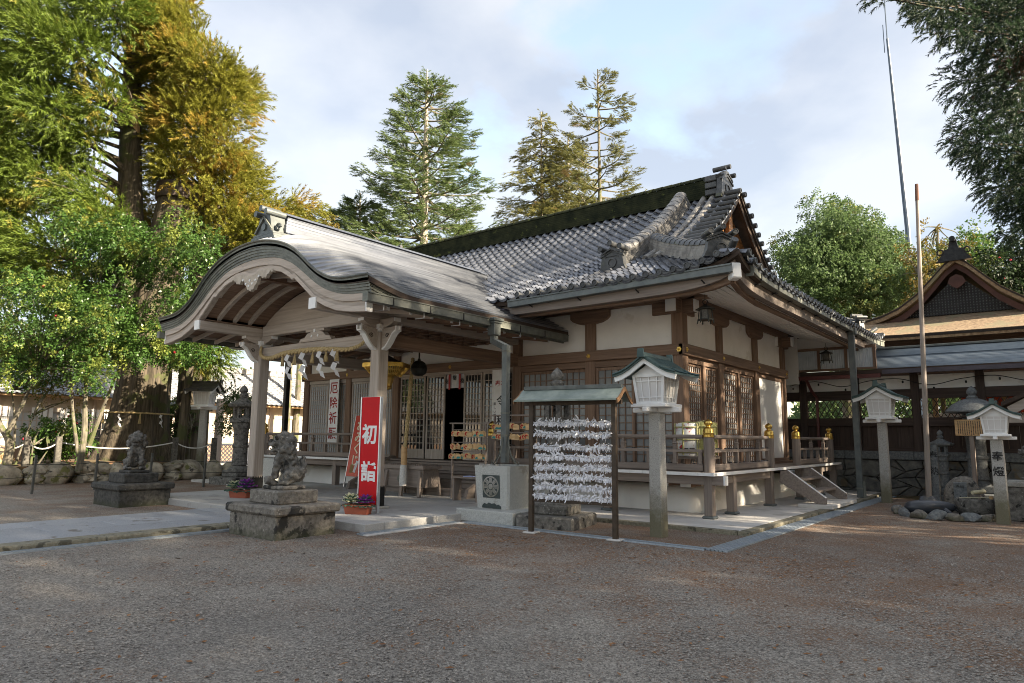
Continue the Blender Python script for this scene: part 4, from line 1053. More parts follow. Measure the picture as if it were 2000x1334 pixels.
# beams
MB().box(AX-2.1, AX+2.1, PY_-.10, PY_+.10, 3.50, 3.78, .02).build('rainbow_beam', W_PORCH['x'], porch)
MB().box(AX-2.12, AX+2.12, PY_-.115, PY_+.085, 4.06, 4.32, .015).build('cross_beam', W_PORCH['x'], porch)
for x in PX_:
    b = MB().box(x-.11, x+.11, -2.07, 4.3, 4.05, 4.27, .012).build('purlin', W_PORCH['y'], porch)
    MB().box(x-.112, x+.112, -2.10, -2.07, 4.05, 4.27).build('painted_end', WHITE, b)
    MB().box(x-.10, x+.10, -.2, 4.3, 3.50, 3.80, .02).build('tie_beam', W_HALL['y'] if x > AX else W_PORCH['y'], porch)
# bearing blocks, bracket arms and scroll brackets
def cluster(x, y):
    b = MB().obox((x, y, 3.90), (.36, .36, .10), None, .0).obox((x, y, 3.82), (.28, .28, .07)).build('bearing_block', WHITE, porch)
    for ax in 'xy':
        hl = .52; pr = [(-hl, 4.06), (hl, 4.06), (hl, 3.99), (hl*.8, 3.93), (hl*.4, 3.87), (-hl*.4, 3.87), (-hl*.8, 3.93), (-hl, 3.99)]
        if ax == 'x':
            a = MB().prism([(x+u, w) for u, w in pr], 'y', y-.085, y+.085).build('bracket_arm', W_PORCH['x'], porch)
            for s in (-1, 1): MB().box(x+s*hl, x+s*(hl+.015), y-.087, y+.087, 3.985, 4.062).build('painted_end', WHITE, a)
        else:
            a = MB().prism([(y+u, w) for u, w in pr], 'x', x-.084, x+.084).build('bracket_arm', W_PORCH['y'], porch)
            for s in (-1, 1): MB().box(x-.086, x+.086, y+s*hl, y+s*(hl+.015), 3.985, 4.062).build('painted_end', WHITE, a)
for x in PX_: cluster(x, PY_)
def scroll(x, y, ang):
    """white edged nose bracket at a post, reaching out along +X before rotation"""
    arc = [(.14, 3.42), (.24, 3.47), (.33, 3.56), (.40, 3.66), (.46, 3.74), (.56, 3.80), (.56, 3.88)]
    body = MB().prism(arc+[(.14, 3.86)], 'y', -.07, .07)
    ed = MB()
    for a, b in zip(arc, arc[1:]): ed.bar((a[0], 0, a[1]), (b[0], 0, b[1]), .145, .035)
    ed.obox((.56, 0, 3.83), (.04, .16, .12), None, .01)
    sc = MB()
    pts = [(.30+.055*(1-k/16)*math.cos(k*.62), 0, 3.70+.055*(1-k/16)*math.sin(k*.62)) for k in range(15)]
    for s in (-.073, .073): sc.tube([(p[0], s, p[2]) for p in pts], .008, 5)
    M4 = Matrix.Translation((x, y, 0)) @ Matrix.Rotation(ang, 4, 'Z')
    for q in (body, ed, sc): q.xf(M4)
    b = body.build('scroll_bracket', W_PORCH['x'], porch); ed.build('painted_edge', WHITE, b); sc.build('scroll_line', W_DARK['x'], b)
scroll(PX_[1], PY_, 0); scroll(PX_[1], PY_, PI); scroll(PX_[1], PY_, -PI/2); scroll(PX_[0], PY_, PI); scroll(PX_[0], PY_, -PI/2)
# frog-leg strut on the rainbow beam
fl = [(-.62, 3.78), (-.56, 3.86), (-.40, 3.88), (-.30, 3.97), (-.14, 4.0), (-.1, 4.07), (.1, 4.07), (.14, 4.0), (.30, 3.97), (.40, 3.88), (.56, 3.86), (.62, 3.78)]
f_ = MB().prism([(AX+.1+u, w) for u, w in fl], 'y', PY_-.12, PY_+.02).build('strut', W_PORCH['x'], porch)
m = MB()
for u in (-.12, .12): m.obox((AX+.1+u, PY_-.125, 3.90), (.04, .015, .06), (0, .5, 0))
m.obox((AX+.1, PY_-.13, 4.02), (.07, .02, .08)); m.build('carved_blossom', WHITE, f_)
MB().box(AX-.25, AX+.45, PY_-.13, PY_+.05, 4.0, 4.06).build('strut_cap', W_PORCH['x'], porch)
# tympanum wall with a pierced carving
tp = [(-2.2, 4.3)]+[(d, 4.28+.80*math.cos(abs(d)/2.25*PI/2)**.8) for d in [-2.0+.25*k for k in range(17)]]+[(2.2, 4.3)]
MB().prism([(AX+u, w) for u, w in tp], 'y', PY_-.03, PY_+.03).build('tympanum', W_PORCH['x'], porch)
m = MB(); rr = random.Random(2)
for k in range(46): m.tube([(AX+1.25+rr.uniform(-.28, .28), PY_-.05, 4.36+rr.uniform(0, .22)) for _ in range(3)], .014, 5)
m.build('pierced_carving', W_DARK['x'], porch)
# vaulted ceiling of curved ribs and planks
def zv(d): return 4.27+.82*math.cos(min(1, abs(d)/2.25)*PI/2)**.8
NPK = 14
for k in range(NPK):
    a, b = -2.2+4.4*k/NPK, -2.2+4.4*(k+1)/NPK
    rows = [[(AX+a+.004, y, zv(a+.004)+.06) for y in (-1.95, PY_)], [(AX+b-.004, y, zv(b-.004)+.06) for y in (-1.95, PY_)]]
    MB().slab(rows, .02).build('ceiling_plank', W_HALL['y'], porch)
for y in (-1.62, -1.22, -.82):
    m = MB(); dd = [-2.15+4.3*k/24 for k in range(25)]
    m.grid([[(AX+d, y-.045, zv(d)+.045) for d in dd], [(AX+d, y-.045, zv(d)-.055) for d in dd], [(AX+d, y+.045, zv(d)-.055) for d in dd], [(AX+d, y+.045, zv(d)+.045) for d in dd]])
    m.build('ceiling_rib', W_PORCH['x'], porch)
MB().box(AX-.07, AX+.07, -1.95, PY_, 4.98, 5.10).build('ridge_pole', W_HALL['y'], porch)
# coffered ceiling farther in
m = MB().box(AX-2.2, AX+2.2, -.2, 4.3, 4.20, 4.23); m.build('coffer_panel', W_HALL['y'], porch)
m = MB()
for k in range(11): x = lerp(AX-2.15, AX+2.15, k/10); m.box(x-.025, x+.025, -.2, 4.3, 4.13, 4.20)
for k in range(11): y = lerp(-.2, 4.2, k/10); m.box(AX-2.15, AX+2.15, y-.025, y+.025, 4.135, 4.198)
m.build('coffer_grid', W_HALL['y'], porch)
# eave wings: planks and rafters with white ends
for sg in (-1, 1):
    nw = 5
    for k in range(nw):
        d0, d1 = lerp(2.1, 3.86, k/nw), lerp(2.1, 3.86, (k+1)/nw); zw = lambda d: 4.30-.12*(d-2.1)
        rows = [[(AX+sg*(d0+.004), y, zw(d0)) for y in (-1.95, 4.25)], [(AX+sg*(d1-.004), y, zw(d1)) for y in (-1.95, 4.25)]]
        MB().slab(rows, .02).build('eave_plank', W_HALL['y'], porch)
    y = -1.42
    while y < 4.2:
        r = MB().bar((AX+sg*2.15, y, 4.245), (AX+sg*3.70, y, 4.0), .065, .085).build('rafter', W_PORCH['x'] if y < 0 else W_HALL['x'], porch)
        MB().bar((AX+sg*3.70, y, 4.0), (AX+sg*3.715, y, 3.998), .067, .087).build('painted_end', WHITE, r); y += .58
    MB().box(AX+sg*3.60, AX+sg*3.72, -1.95, 4.2, 4.055, 4.10).build('eave_batten', W_PORCH['y'], porch)
# ridge
pr = bpy.data.objects.new('ridge', None); link(pr, porch)
for k, (w, z0, z1) in enumerate(((.36, 6.06, 6.20), (.31, 6.20, 6.28), (.28, 6.285, 6.36), (.25, 6.365, 6.44), (.22, 6.445, 6.49))):
    MB().box(AX-w, AX+w, -1.55+.03*k, 5.2+.08*k, z0, z1, .008).build('ridge_course', COPPER_R, pr)
rows = [[(AX+.27*math.cos(a), y, 6.49+.10*math.sin(a)) for a in [PI*j/8 for j in range(9)]] for y in (-1.5, 1, 3.4, 5.45)]
MB().grid(rows).build('ridge_cap', COPPER_R, pr, True)
# ridge-end ornament
for k, (w, z0, z1) in enumerate(((1.05, 5.76, 5.83), (.92, 5.83, 5.90), (.80, 5.90, 5.97), (.70, 5.97, 6.03))):
    MB().box(AX-w*.55, AX+w*.55, -1.95+.02*k, -1.45, z0, z1, .01).build('ornament_step', COPPER, pr)
orn = MB().prism([(AX-.30, 6.03), (AX+.30, 6.03), (AX+.26, 6.18), (AX+.20, 6.42), (AX+.10, 6.46), (AX-.10, 6.46), (AX-.20, 6.42), (AX-.26, 6.18)], 'y', -1.86, -1.5).build('ridge_end_ornament', COPPER, pr)
m = MB(); m.bar((AX-.33, -1.88, 6.06), (AX, -1.88, 6.40), .04, .04); m.bar((AX+.33, -1.88, 6.06), (AX, -1.88, 6.40), .04, .04)
m.build('ornament_gable', COPPER_G, orn)
m = MB().lathe([(0, 0), (.08, 0), (.08, .03), (0, .03)], 16); m.xf(Matrix.Translation((AX, -1.86, 6.17)) @ Matrix.Rotation(PI/2, 4, 'X')); m.build('crest', COPPER, orn)
for dx, dz in ((-.20, 6.48), (0, 6.58), (.20, 6.48)): MB().tube([(AX+dx, -1.98, dz), (AX+dx, -1.5, dz)], .07, 12).build('ornament_roll', COPPER, orn, True)
for s in (-1, 1):
    pts = [(AX+s*(.36+.11*math.cos(k*.5)*(1-k/22)), -1.75, 6.12+.10*math.sin(k*.5)*(1-k/22)) for k in range(18)]
    MB().tube(pts, .026, 6).build('ornament_scroll', COPPER, orn, True)
# gutter and rain head of the right eave, left gutter
for sg in (1, -1):
    xg_ = AX+sg*3.98; m = MB(); m.box(xg_-.075, xg_-.06, -2.18, 4.15, 3.985, 4.12); m.box(xg_+.06, xg_+.075, -2.18, 4.15, 3.985, 4.125); m.box(xg_-.06, xg_+.06, -2.18, 4.15, 3.985, 3.998); m.box(xg_-.075, xg_+.075, -2.2, -2.18, 3.98, 4.15); m.box(xg_+sg*.05, xg_+sg*.09, -2.18, 4.15, 4.125, 4.145)
    gp = m.build('gutter', COPPER_G, porch)
    for k in range(6): y = -1.6+k*.95; MB().box(xg_-.08, xg_+.085, y-.012, y+.012, 3.975, 4.15).build('gutter_strap', BLACKM, gp)
    pass
    m = MB()
    for k in range(5): y = -1.75+k*1.02; m.bar((xg_-.02, y, 3.98), (xg_-.02, y, 3.88), .014, .014); m.bar((xg_-.02, y, 3.885), (xg_-sg*.26, y, 3.89), .014, .014)
    m.build('gutter_bracket', ALU, gp)
# rain heads and the rain pipe down to the granite tub
MB().obox((-5.50, 1.28, 3.93), (.20, .22, .30), None, .012).obox((-5.50, 1.28, 4.12), (.30, .34, .07), None, .012).obox((-5.50, 1.28, 4.06), (.25, .28, .05), None, .012).build('rain_head', COPPER, porch)
rp_ = MB().bar((-5.50, 1.28, 3.8), (-5.50, 1.28, 3.62), .12, .12).bar((-5.50, 1.28, 3.66), (-4.98, 1.06, 3.46), .12, .12).bar((-4.98, 1.06, 3.5), (-4.98, 1.06, 1.1), .125, .125, (0, 1, 0)).build('rain_pipe', GUTTER, porch)
m = MB()
for z in (3.38, 2.1, 1.65): m.obox((-4.98, 1.06, z), (.14, .14, .03))
m.build('pipe_band', COPPER_G, rp_)
m = MB()
for s in (-1, 1):
    for ax in ((1, 0), (0, 1)):
        pts = [(-4.98+s*ax[0]*dx, 1.06+s*ax[1]*dx, z) for dx, z in ((.08, 1.62), (.10, 1.45), (.16, 1.25), (.28, 1.10), (.34, 1.06), (.36, 1.10), (.33, 1.14))]
        m.tube(pts, .012, 6)
m.build('pipe_stay', COPPER_G, rp_)
MB().obox((-6.1, 2.32, 4.40), (.2, .2, .22), None, .01).obox((-6.1, 2.32, 4.54), (.26, .26, .06)).bar((-6.1, 2.32, 4.35), (-6.15, 2.3, 4.15), .09, .09).build('rain_head', mk('purple_grey_metal', (.045, .04, .055), (.07, .065, .085), rough=.5, metal=.3), porch)

# ------------------------------------------------------------- straw rope with paper streamers and tassels
def rope(name, pts, r, mat, parent=None, twist=9., strands=3, k=4, n=7):
    P = smoothpts(pts, k); m = MB()
    for s in range(strands):
        q = []
        for i, p in enumerate(P):
            t = (P[min(i+1, len(P)-1)]-P[max(i-1, 0)]).normalized(); x = t.cross(Vector((0, 0, 1))); x = x.normalized() if x.length > .01 else Vector((1, 0, 0)); y = x.cross(t)
            rr_ = r[0]+(r[1]-r[0])*math.sin(PI*i/(len(P)-1)); a = twist*i*.1+2*PI*s/strands; q.append(p+(x*math.cos(a)+y*math.sin(a))*rr_*.52)
        m.tube(q, [(r[0]+(r[1]-r[0])*math.sin(PI*i/(len(P)-1)))*.62 for i in range(len(P))], n)
    return m.build(name, mat, parent, True, 60)
sh = thing('sacred_rope', 'twisted straw rope hung between the porch posts', 'rope', (AX, -.55, 3.4), world=True)
rp_pts = [(-11.60, -.52, 3.80), (-11.55, -.56, 3.62), (-11.35, -.58, 3.50), (-11.0, -.58, 3.47), (-10.5, -.58, 3.54), (-9.9, -.58, 3.56), (-9.3, -.58, 3.55), (-8.7, -.58, 3.52), (-8.1, -.58, 3.47), (-7.7, -.58, 3.52), (-7.45, -.56, 3.66)]
rope('rope_strand', rp_pts, (.028, .062), STRAW, sh, 11, 3, 8)
def tassel(x, z, h=.26):
    m = MB(); 
    for k in range(16):
        a = 2*PI*k/16; rr_ = random.uniform(.03, .055); m.tube([(x, -.58, z), (x+.02*math.cos(a), -.58+.02*math.sin(a), z-h*.3), (x+rr_*math.cos(a), -.58+rr_*math.sin(a), z-h)], [.01, .012, .008], 4)
    m.build('tassel', STRAW, sh)
for x in (-10.55, -10.05, -9.35, -8.85, -8.45): tassel(x, 3.50)
def shide(x, y, z, parent, s=1., tw=0.):
    m = MB(); pts = [(-.03, 0), (.06, .0), (.10, -.12), (.02, -.12), (.0, -.10)]
    zz = 0; xx = 0
    for k in range(4):
        dx = (.05 if k % 2 else -.05)*s; w = .085*s; h = .15*s
        yv = .015*(-1)**k
        m.add([(xx-w/2, yv, zz), (xx+w/2, -yv, zz-.03*s), (xx+w/2+dx, -yv, zz-h-.02*s), (xx-w/2+dx, yv, zz-h+.03*s)], [(0, 1, 2, 3)]); zz -= h*.86; xx += dx*.6+(.04*s if k % 2 == 0 else -.02*s)
    m.xf(Matrix.Translation((x, y, z)) @ Matrix.Rotation(tw, 4, 'Z')); m.build('paper_streamer', PAPER, parent)
for x, t in ((-10.3, .5), (-9.7, .9), (-9.05, .6), (-8.52, .9)): shide(x, -.60, 3.52, sh, 1.15, t)

# ------------------------------------------------------------- bell, bell rope, gilt lantern
t = thing('shrine_bell', 'dark round bell with a thick plaited bell rope above the offering box', 'bell', (-8.5, 1.95, 3.1))
MB().lathe([(0, 0), (.10, .01), (.17, .06), (.205, .14), (.205, .17), (.215, .18), (.205, .19), (.20, .24), (.16, .32), (.10, .37), (.04, .39), (.03, .44), (0, .45)], 20).build('bell_body', BRONZE, t, True, 50)
MB().tube([(0, 0, .42), (0, 0, .95)], .02, 6).build('hanger', BRONZE, t)
b = rope('bell_rope', [(-.18, -.05, .45), (-.20, -.06, 0), (-.26, -.06, -.8), (-.33, -.06, -1.6), (-.36, -.06, -1.75)], (.045, .05), STRAW, t, 14, 3, 10)
MB().lathe([(.05, 0), (.075, .02), (.08, .30), (.07, .44), (.05, .46)], 12, (-.375, -.06, -2.20)).build('rope_grip', NEWWOOD, t, True)
m = MB().lathe([(.0, 0), (.085, .0), (.095, .1), (.09, .45), (.07, .52)], 12, (-.385, -.06, -2.70)); m.build('rope_tail', ROPEW, t, True)
t = thing('gilt_lantern', 'large hexagonal gilt hanging lantern with pierced rim behind the porch post', 'lantern', (-8.62, 1.0, 2.75))
MB().lathe([(.0, .80), (.10, .76), (.30, .66), (.52, .58), (.56, .56), (.56, .52), (.50, .50)], 6).build('lantern_roof', BLACKM, t)
m = MB()
for k in range(6):
    a0, a1 = 2*PI*k/6, 2*PI*(k+1)/6
    for j in range(10):
        u, w = j/10, (j+1)/10; p = [(.56*lerp(math.cos(a0), math.cos(a1), q), .56*lerp(math.sin(a0), math.sin(a1), q)) for q in (u, w)]; q_ = [(.36*lerp(math.cos(a0), math.cos(a1), q), .36*lerp(math.sin(a0), math.sin(a1), q)) for q in (u, w)]
        m.bar((*p[0], .50), (*q_[1], .28), .02, .012); m.bar((*p[1], .50), (*q_[0], .28), .02, .012)
    m.bar((.56*math.cos(a0), .56*math.sin(a0), .53), (.56*math.cos(a1), .56*math.sin(a1), .53), .03, .10)
m.build('pierced_rim', GOLD, t)
MB().lathe([(.30, .28), (.20, .24), (.15, .10), (.14, .04), (.16, .02), (.10, -.04), (0, -.06)], 6).build('lantern_body', GOLD, t)
MB().tube([(0, 0, .78), (0, 0, 1.35)], .02, 6).build('hanger', GOLD, t)
# ================================================================= guardian lions
def meta_mesh(name, els, res=.035, mat=None):
    mb = bpy.data.metaballs.new(name); mb.resolution = res; mb.render_resolution = res; mb.threshold = .45
    for (x, y, z, r, sx, sy, sz, rot) in els:
        e = mb.elements.new(); e.type = 'ELLIPSOID'; e.co = (x, y, z); e.radius = r; e.size_x, e.size_y, e.size_z = sx, sy, sz
        e.rotation = Euler(rot).to_quaternion()
    o = bpy.data.objects.new(name, mb); COL.objects.link(o)
    dg = bpy.context.evaluated_depsgraph_get(); dg.update(); me = bpy.data.meshes.new_from_object(o.evaluated_get(dg))
    bpy.data.objects.remove(o); bpy.data.metaballs.remove(mb)
    me.polygons.foreach_set('use_smooth', [True]*len(me.polygons))
    me.materials.clear(); me.materials.append(mat); return me
def lion_mesh(name, ball, turn):
    """seated guardian lion facing +X, sitting on z=0, about .8 tall"""
    E_ = []
    A = lambda x, y, z, r, sx=1, sy=1, sz=1, rot=(0, 0, 0): E_.append((x, y, z, r, sx, sy, sz, rot))
    A(-.13, 0, .17, .25, 1.0, .9, .8); A(-.06, 0, .32, .22, .85, .85, 1.1, (0, -.3, 0)); A(.03, 0, .44, .20, .85, .9, 1.1); A(-.06, 0, .50, .16, .8, 1.0, 1.1)   # rump, back, chest, mane
    for s in (-1, 1):
        A(-.10, .14*s, .15, .185, 1.05, .55, .85); A(.0, .17*s, .04, .095, 1.5, .7, .55)            # haunch, hind foot
        A(.11, .10*s, .33, .12, .75, .7, 1.5); A(.14, .105*s, .19, .095, .75, .75, 1.7); A(.17, .105*s, .045, .085, 1.25, .85, .55)   # foreleg, paw
        for k in range(5): A(-.02-.035*k, .155*s*(1-.06*k), .58-.085*k, .055)                           # mane curls down the shoulder
        A(-.10, .20*s, .17, .07, .8, .5, .8)
    A(-.25, 0, .26, .14, .6, .9, 1.2, (0, -.25, 0)); A(-.24, 0, .38, .095, .6, .8, 1.1); A(-.24, .08, .20, .09, .7, .8, 1.); A(-.24, -.08, .20, .09, .7, .8, 1.)   # tail curled against the back
    c, s_ = math.cos(turn), math.sin(turn)
    def H(x, y, z, r, *k): A(.05+(x*c-y*s_)*.92, (x*s_+y*c)*.92, .64+z*.92, r*.92, *k)
    H(0, 0, 0, .21, 1, .95, .95); H(.13, 0, -.035, .135, 1, 1.05, .62); H(.12, 0, -.13, .10, 1.1, 1., .45); H(.07, .07, .08, .07, 1, 1, .7); H(.07, -.07, .08, .07, 1, 1, .7)
    H(.19, 0, .01, .06, .9, 1.2, .8)
    for sg in (-1, 1): H(-.02, .15*sg, .03, .08, .9, .6, 1.2); H(-.07, .15*sg, -.10, .10, 1, .7, 1.2); H(0., .16*sg, -.12, .09, .9, .6, 1.1)
    H(-.12, 0, 0, .17, .8, 1.1, 1.2); H(-.10, 0, -.16, .17, .8, 1.2, 1.2); H(-.05, 0, .12, .10, 1.4, 1.2, .7)
    for k in range(10):
        a = k/9*2.6-1.3; H(-.13+.02*math.cos(a*3), .17*math.sin(a), -.02-.11*abs(math.cos(k*1.7)), .055)
    if ball: A(.22, .10, .085, .105)
    me = meta_mesh(name, E_, .020, STONE_D)
    rr = random.Random(5)
    for v in me.vertices:     # chiselled, weathered surface
        p = v.co; n = v.normal
        d = .013*math.sin(p.x*52+p.z*23)*math.sin(p.y*49+1)*(1.3 if p.z > .45 else .7)+.010*math.sin(p.z*66+p.y*25)*math.sin(p.x*37)+.005*rr.uniform(-1, 1)
        v.co = p+n*d
        if v.co.z < .0: v.co.z = 0.
    return me
def lion(label, loc, rz, ball, turn, sc=1.12, hz=.775, ST=STONE_D2):
    t = thing('guardian_lion', label, 'statue', loc, 0, 'stone guardian lions')
    MB().box(-.68, .68, -.56, .56, -.05, .36, .02).build('pedestal', ST, t)
    MB().box(-.745, .745, -.62, .62, .36, .50, .03).build('pedestal_cap', ST, t)
    MB().box(-.42, .42, -.38, .38, .50, .715, .02).build('plinth', ST, t)
    MB().box(-.29, .29, -.23, .23, .715, .78, .02).build('statue_base', ST, t)
    o = mobj('statue', lion_mesh('statue', ball, turn), t, None, (0, 0, rz), (sc,)*3); o.location = (0, 0, .775)
    return t
lion('lichened guardian lion with a ball under its paw on the pedestal near the red sign', (-6.34, -3.11, 0), -2.2, True, -.1)
lion('dark guardian lion on the pedestal across the path by the old cedar', (-12.98, -2.72, 0), -.35, False, -.25, ST=STONE_K)

# ================================================================= planters with ornamental kale
LEAFG = mk('kale_outer_leaf', (.030, .085, .060), (.09, .18, .13), sc=18, rough=.6, transl=.15)
LEAFP = mk('kale_purple_leaf', (.14, .02, .22), (.33, .07, .42), sc=18, rough=.6, transl=.2)
LEAFW = mk('kale_cream_leaf', (.55, .58, .34), (.78, .78, .58), sc=18, rough=.6, transl=.2)
def rosette(nr, r0, r1, z0, z1, lean, size, seed, drop=0):
    rr = random.Random(seed); m = MB()
    for ring in range(nr):
        t = ring/max(1, nr-1); n = int(lerp(6, 9, t)); R = lerp(r0, r1, t); z = lerp(z1, z0, t)
        for k in range(n):
            a = 2*PI*(k+.5*(ring % 2))/n+rr.uniform(-.15, .15); L = size*lerp(.6, 1., t)*rr.uniform(.85, 1.15); rows = []
            for i in range(5):
                u = i/4; row = []
                for j in range(7):
                    w = j/6-.5; wid = L*.95*math.sin(PI*min(1, u*.75+.22)); ruff = .16*L*u*math.sin(j*2.6+i+seed)*(.3+abs(w)*2)
                    rad = R+L*u*math.cos(lean*t+.25)-drop*0; zz = z+L*u*math.sin(1.15*(1-t)+.1)-drop*u*u*t+ruff*.55+abs(w)*L*.25
                    row.append((rad*math.cos(a)-w*wid*math.sin(a), rad*math.sin(a)+w*wid*math.cos(a), zz))
                rows.append(row)
            m.grid(rows)
    return m
def kale(loc, color, seed, label, s=1.):
    t = thing('ornamental_kale', label, 'plant', loc, 0, 'ornamental kale in the planters')
    rosette(3, .02*s, .07*s, .02, .09*s, .5, .13*s, seed, .03*s).build('outer_leaves', LEAFG, t, True)
    rosette(4, .0, .055*s, .07*s, .13*s, .3, .105*s, seed+1).build('heart_leaves', color, t, True)
def planter(loc, rz, label):
    t = thing('planter', label, 'planter', loc, rz, 'terracotta planters')
    m = MB(); rows = []
    for hx, hy, z in ((.235, .085, 0), (.24, .09, .02), (.265, .105, .15), (.285, .12, .155), (.285, .12, .18), (.262, .10, .18), (.255, .095, .13)):
        ring = []
        for cx, cy, a0 in ((hx-.03, hy-.03, 0), (-hx+.03, hy-.03, 90), (-hx+.03, -hy+.03, 180), (hx-.03, -hy+.03, 270)):
            for k in range(4): a = math.radians(a0+30*k); ring.append((cx+.03*math.cos(a), cy+.03*math.sin(a), z))
        rows.append(ring)
    m.grid(rows, True); n = len(rows[0]); m.f.append(tuple(range(n))[::-1]); m.build('pot', TERRA, t, True, 40)
    MB().box(-.255, .255, -.095, .095, .12, .145).build('soil', SOIL, t)
planter((-6.66, -1.28, .14), .42, 'terracotta trough at the foot of the red upright sign')
planter((-11.36, -.98, .14), .35, 'terracotta trough beside the far porch post')
kale((-6.79, -1.345, .28), LEAFW, 3, 'cream hearted ornamental kale in the trough by the red sign', 1.25)
kale((-6.52, -1.22, .27), LEAFP, 5, 'purple hearted ornamental kale in the trough by the red sign', 1.2)
kale((-11.52, -1.04, .28), LEAFW, 8, 'cream hearted ornamental kale in the trough by the far post', 1.3)
kale((-11.20, -.92, .27), LEAFP, 9, 'purple hearted ornamental kale in the trough by the far post', 1.6)

# ================================================================= signs and banners
def letters(parent, s, mat, size, loc, vertical=True, spacing=1.05, bold=.012, name='lettering', rot=(0, 0, 0), part=True):
    m = text_mesh(s, mat, size, bold, vertical=vertical, spacing=spacing)
    o = mobj(name, m.mesh(name, mat), parent); o.location = loc; o.rotation_euler = rot; return o
t = thing('upright_sign', 'tall red upright panel lettered 初詣 standing against the porch post', 'sign', (-6.70, -1.02, .14), math.atan2(.06, .48))
MB().box(-.235, .235, -.012, .018, .16, 2.23, .002).build('panel', RED, t)
MB().box(.238, .262, -.02, .05, .0, 2.235).box(-.262, -.238, -.02, .05, .0, 2.235).box(-.238, .238, .02, .05, 2.21, 2.235).box(-.238, .238, .02, .05, .13, .16).build('frame', ALU, t)
letters(t, '初', WHITE, .40, (0, -.0165, 1.50), bold=.028); letters(t, '詣', WHITE, .40, (0, -.0165, .78), bold=.028)
t = thing('leaning_sign', 'red leaning panel lettered おみくじ farther back under the porch', 'sign', (-12.15, 2.85, .14), 0)
lean = Matrix.Rotation(-.17, 4, 'X')
m = MB().box(-.28, .28, 0, .02, .32, 2.1, .002).xf(lean); m.build('panel', mk('orange_red_panel', (.50, .02, .012), (.60, .06, .02), sc=1, rough=.3), t)
m = MB().box(-.30, -.275, -.005, .03, 0, 2.12).box(.275, .30, -.005, .03, 0, 2.12).xf(lean); m.build('frame', ALU, t)
m = MB().box(-.29, -.265, -.02, .01, 0, 2.0).box(.265, .29, -.02, .01, 0, 2.0).xf(Matrix.Translation((0, .68, 0)) @ Matrix.Rotation(.17, 4, 'X')); m.build('back_leg', ALU, t)
CREAM = mk('cream_lettering', (.75, .68, .5), (.8, .74, .56))
for k, ch in enumerate('おみくじ'):
    m = text_mesh(ch, CREAM, .34, .02); m.v = [(x, y-.004, z+1.80-.34*k) for x, y, z in m.v]; m.xf(lean); m.build('lettering', CREAM, t)
m = MB().box(-.14, .0, -.006, 0, .42, .66).xf(lean); m.build('printed_tag', mk('tan_print', (.25, .15, .05), (.3, .19, .07)), t)
m = MB().obox((.10, -.004, .60), (.10, .006, .34), (0, .25, 0)).xf(lean); m.build('printed_slip', PAPER, t)
DRED = mk('dark_red_lettering', (.28, .01, .012), (.34, .015, .015), rough=.7)
t = thing('banner_board', 'white vertical board lettered 厄除祈願 in red on the left of the hall', 'sign', (-14.94, 4.24, 1.36))
MB().box(-.25, .25, 0, .02, 0, 2.12, .002).build('panel', WHITE, t)
for k, ch in enumerate('厄除祈願'): letters(t, ch, DRED, .42, (0, -.004, 1.83-.50*k), bold=.012)
t = thing('banner_board', 'white vertical board lettered 令和 hanging behind the rain pipe', 'sign', (-7.72, 4.20, 1.25))
MB().box(-.28, .28, 0, .02, 0, 2.16, .002).build('panel', WHITE, t)
letters(t, '奉祝', DRED, .20, (0.02, -.004, 1.78), False, bold=.015)
for k, ch in enumerate('令和'): letters(t, ch, INK, .30, (.03, -.004, 1.32-.52*k), bold=.015)
letters(t, '新しい御代をお祝いし', INK, .088, (-.18, -.004, .78), True, 1.18, bold=.004)
t = thing('door_curtain', 'short white curtain with red bands hanging in the hall doorway', 'curtain', (-9.61, 4.45, 3.0))
rows = [[(-.34+.68*k/24, .015*math.sin(k*1.3), z) for k in range(25)] for z in (.0, .22, .42)]
MB().grid(rows).build('cloth', PAPER, t, True)
for x in (-.20, .20): MB().box(x-.035, x+.035, -.03, -.02, -.04, .42).build('red_band', REDD, t)
for x in (-.32, 0, .31): letters(t, '樹', INK, .15, (x, -.025, .30 if x == 0 else .2), bold=.01, name='crest')

# ================================================================= offering box, stand, votive plaques
t = thing('offering_box', 'weathered wooden offering box on splayed legs below the bell', 'offering box', (-9.05, 2.35, .14))
MB().box(-.66, .66, -.27, .27, .22, .66, .008).build('box_body', W_GREY['x'], t)
fr = MB().box(-.72, .72, -.33, .33, .66, .76, .01).build('top_frame', W_GREY['x'], t)
m = MB()
for k in range(16): x = lerp(-.6, .6, k/15); m.box(x-.02, x+.02, -.28, .28, .762, .785)
m.build('slat', W_GREY['y'], t)
for x in (-.62, -.02, .58):
    for s in (-1, 1):
        lg = MB().bar((x, s*.29, .62), (x+(.05 if x > .3 else (-.05 if x < -.3 else 0)), s*.36, 0), .09, .07, c=.006).build('leg', W_GREY['z'], t)
m = MB().lathe([(0, 0), (.09, 0), (.09, .015), (0, .015)], 16); m.xf(Matrix.Translation((-.15, -.275, .42)) @ Matrix.Rotation(PI/2, 4, 'X')); m.build('crest', COPPER_G, t)
t = thing('side_bench', 'low wooden bench with papers beside the offering box', 'bench', (-6.95, 2.15, .14))
MB().box(-.42, .42, -.16, .16, .52, .56, .004).build('seat', W_GREY['x'], t)
for x in (-.36, .36): MB().bar((x, 0, .52), (x, 0, 0), .05, .26).build('leg', W_GREY['z'], t)
o = MB().box(-7.0, -6.72, 2.02, 2.24, .70, .715).build('paper_sheet', mk('blue_paper', (.30, .36, .6), (.36, .42, .66))); tag(o, 'pale blue sheet of paper lying on the low bench', 'paper')
EMA = mk('plaque_wood', (.50, .31, .13), (.66, .45, .23), sc=3, rough=.6, stretch=(1, 1, 7), rnd=.15)
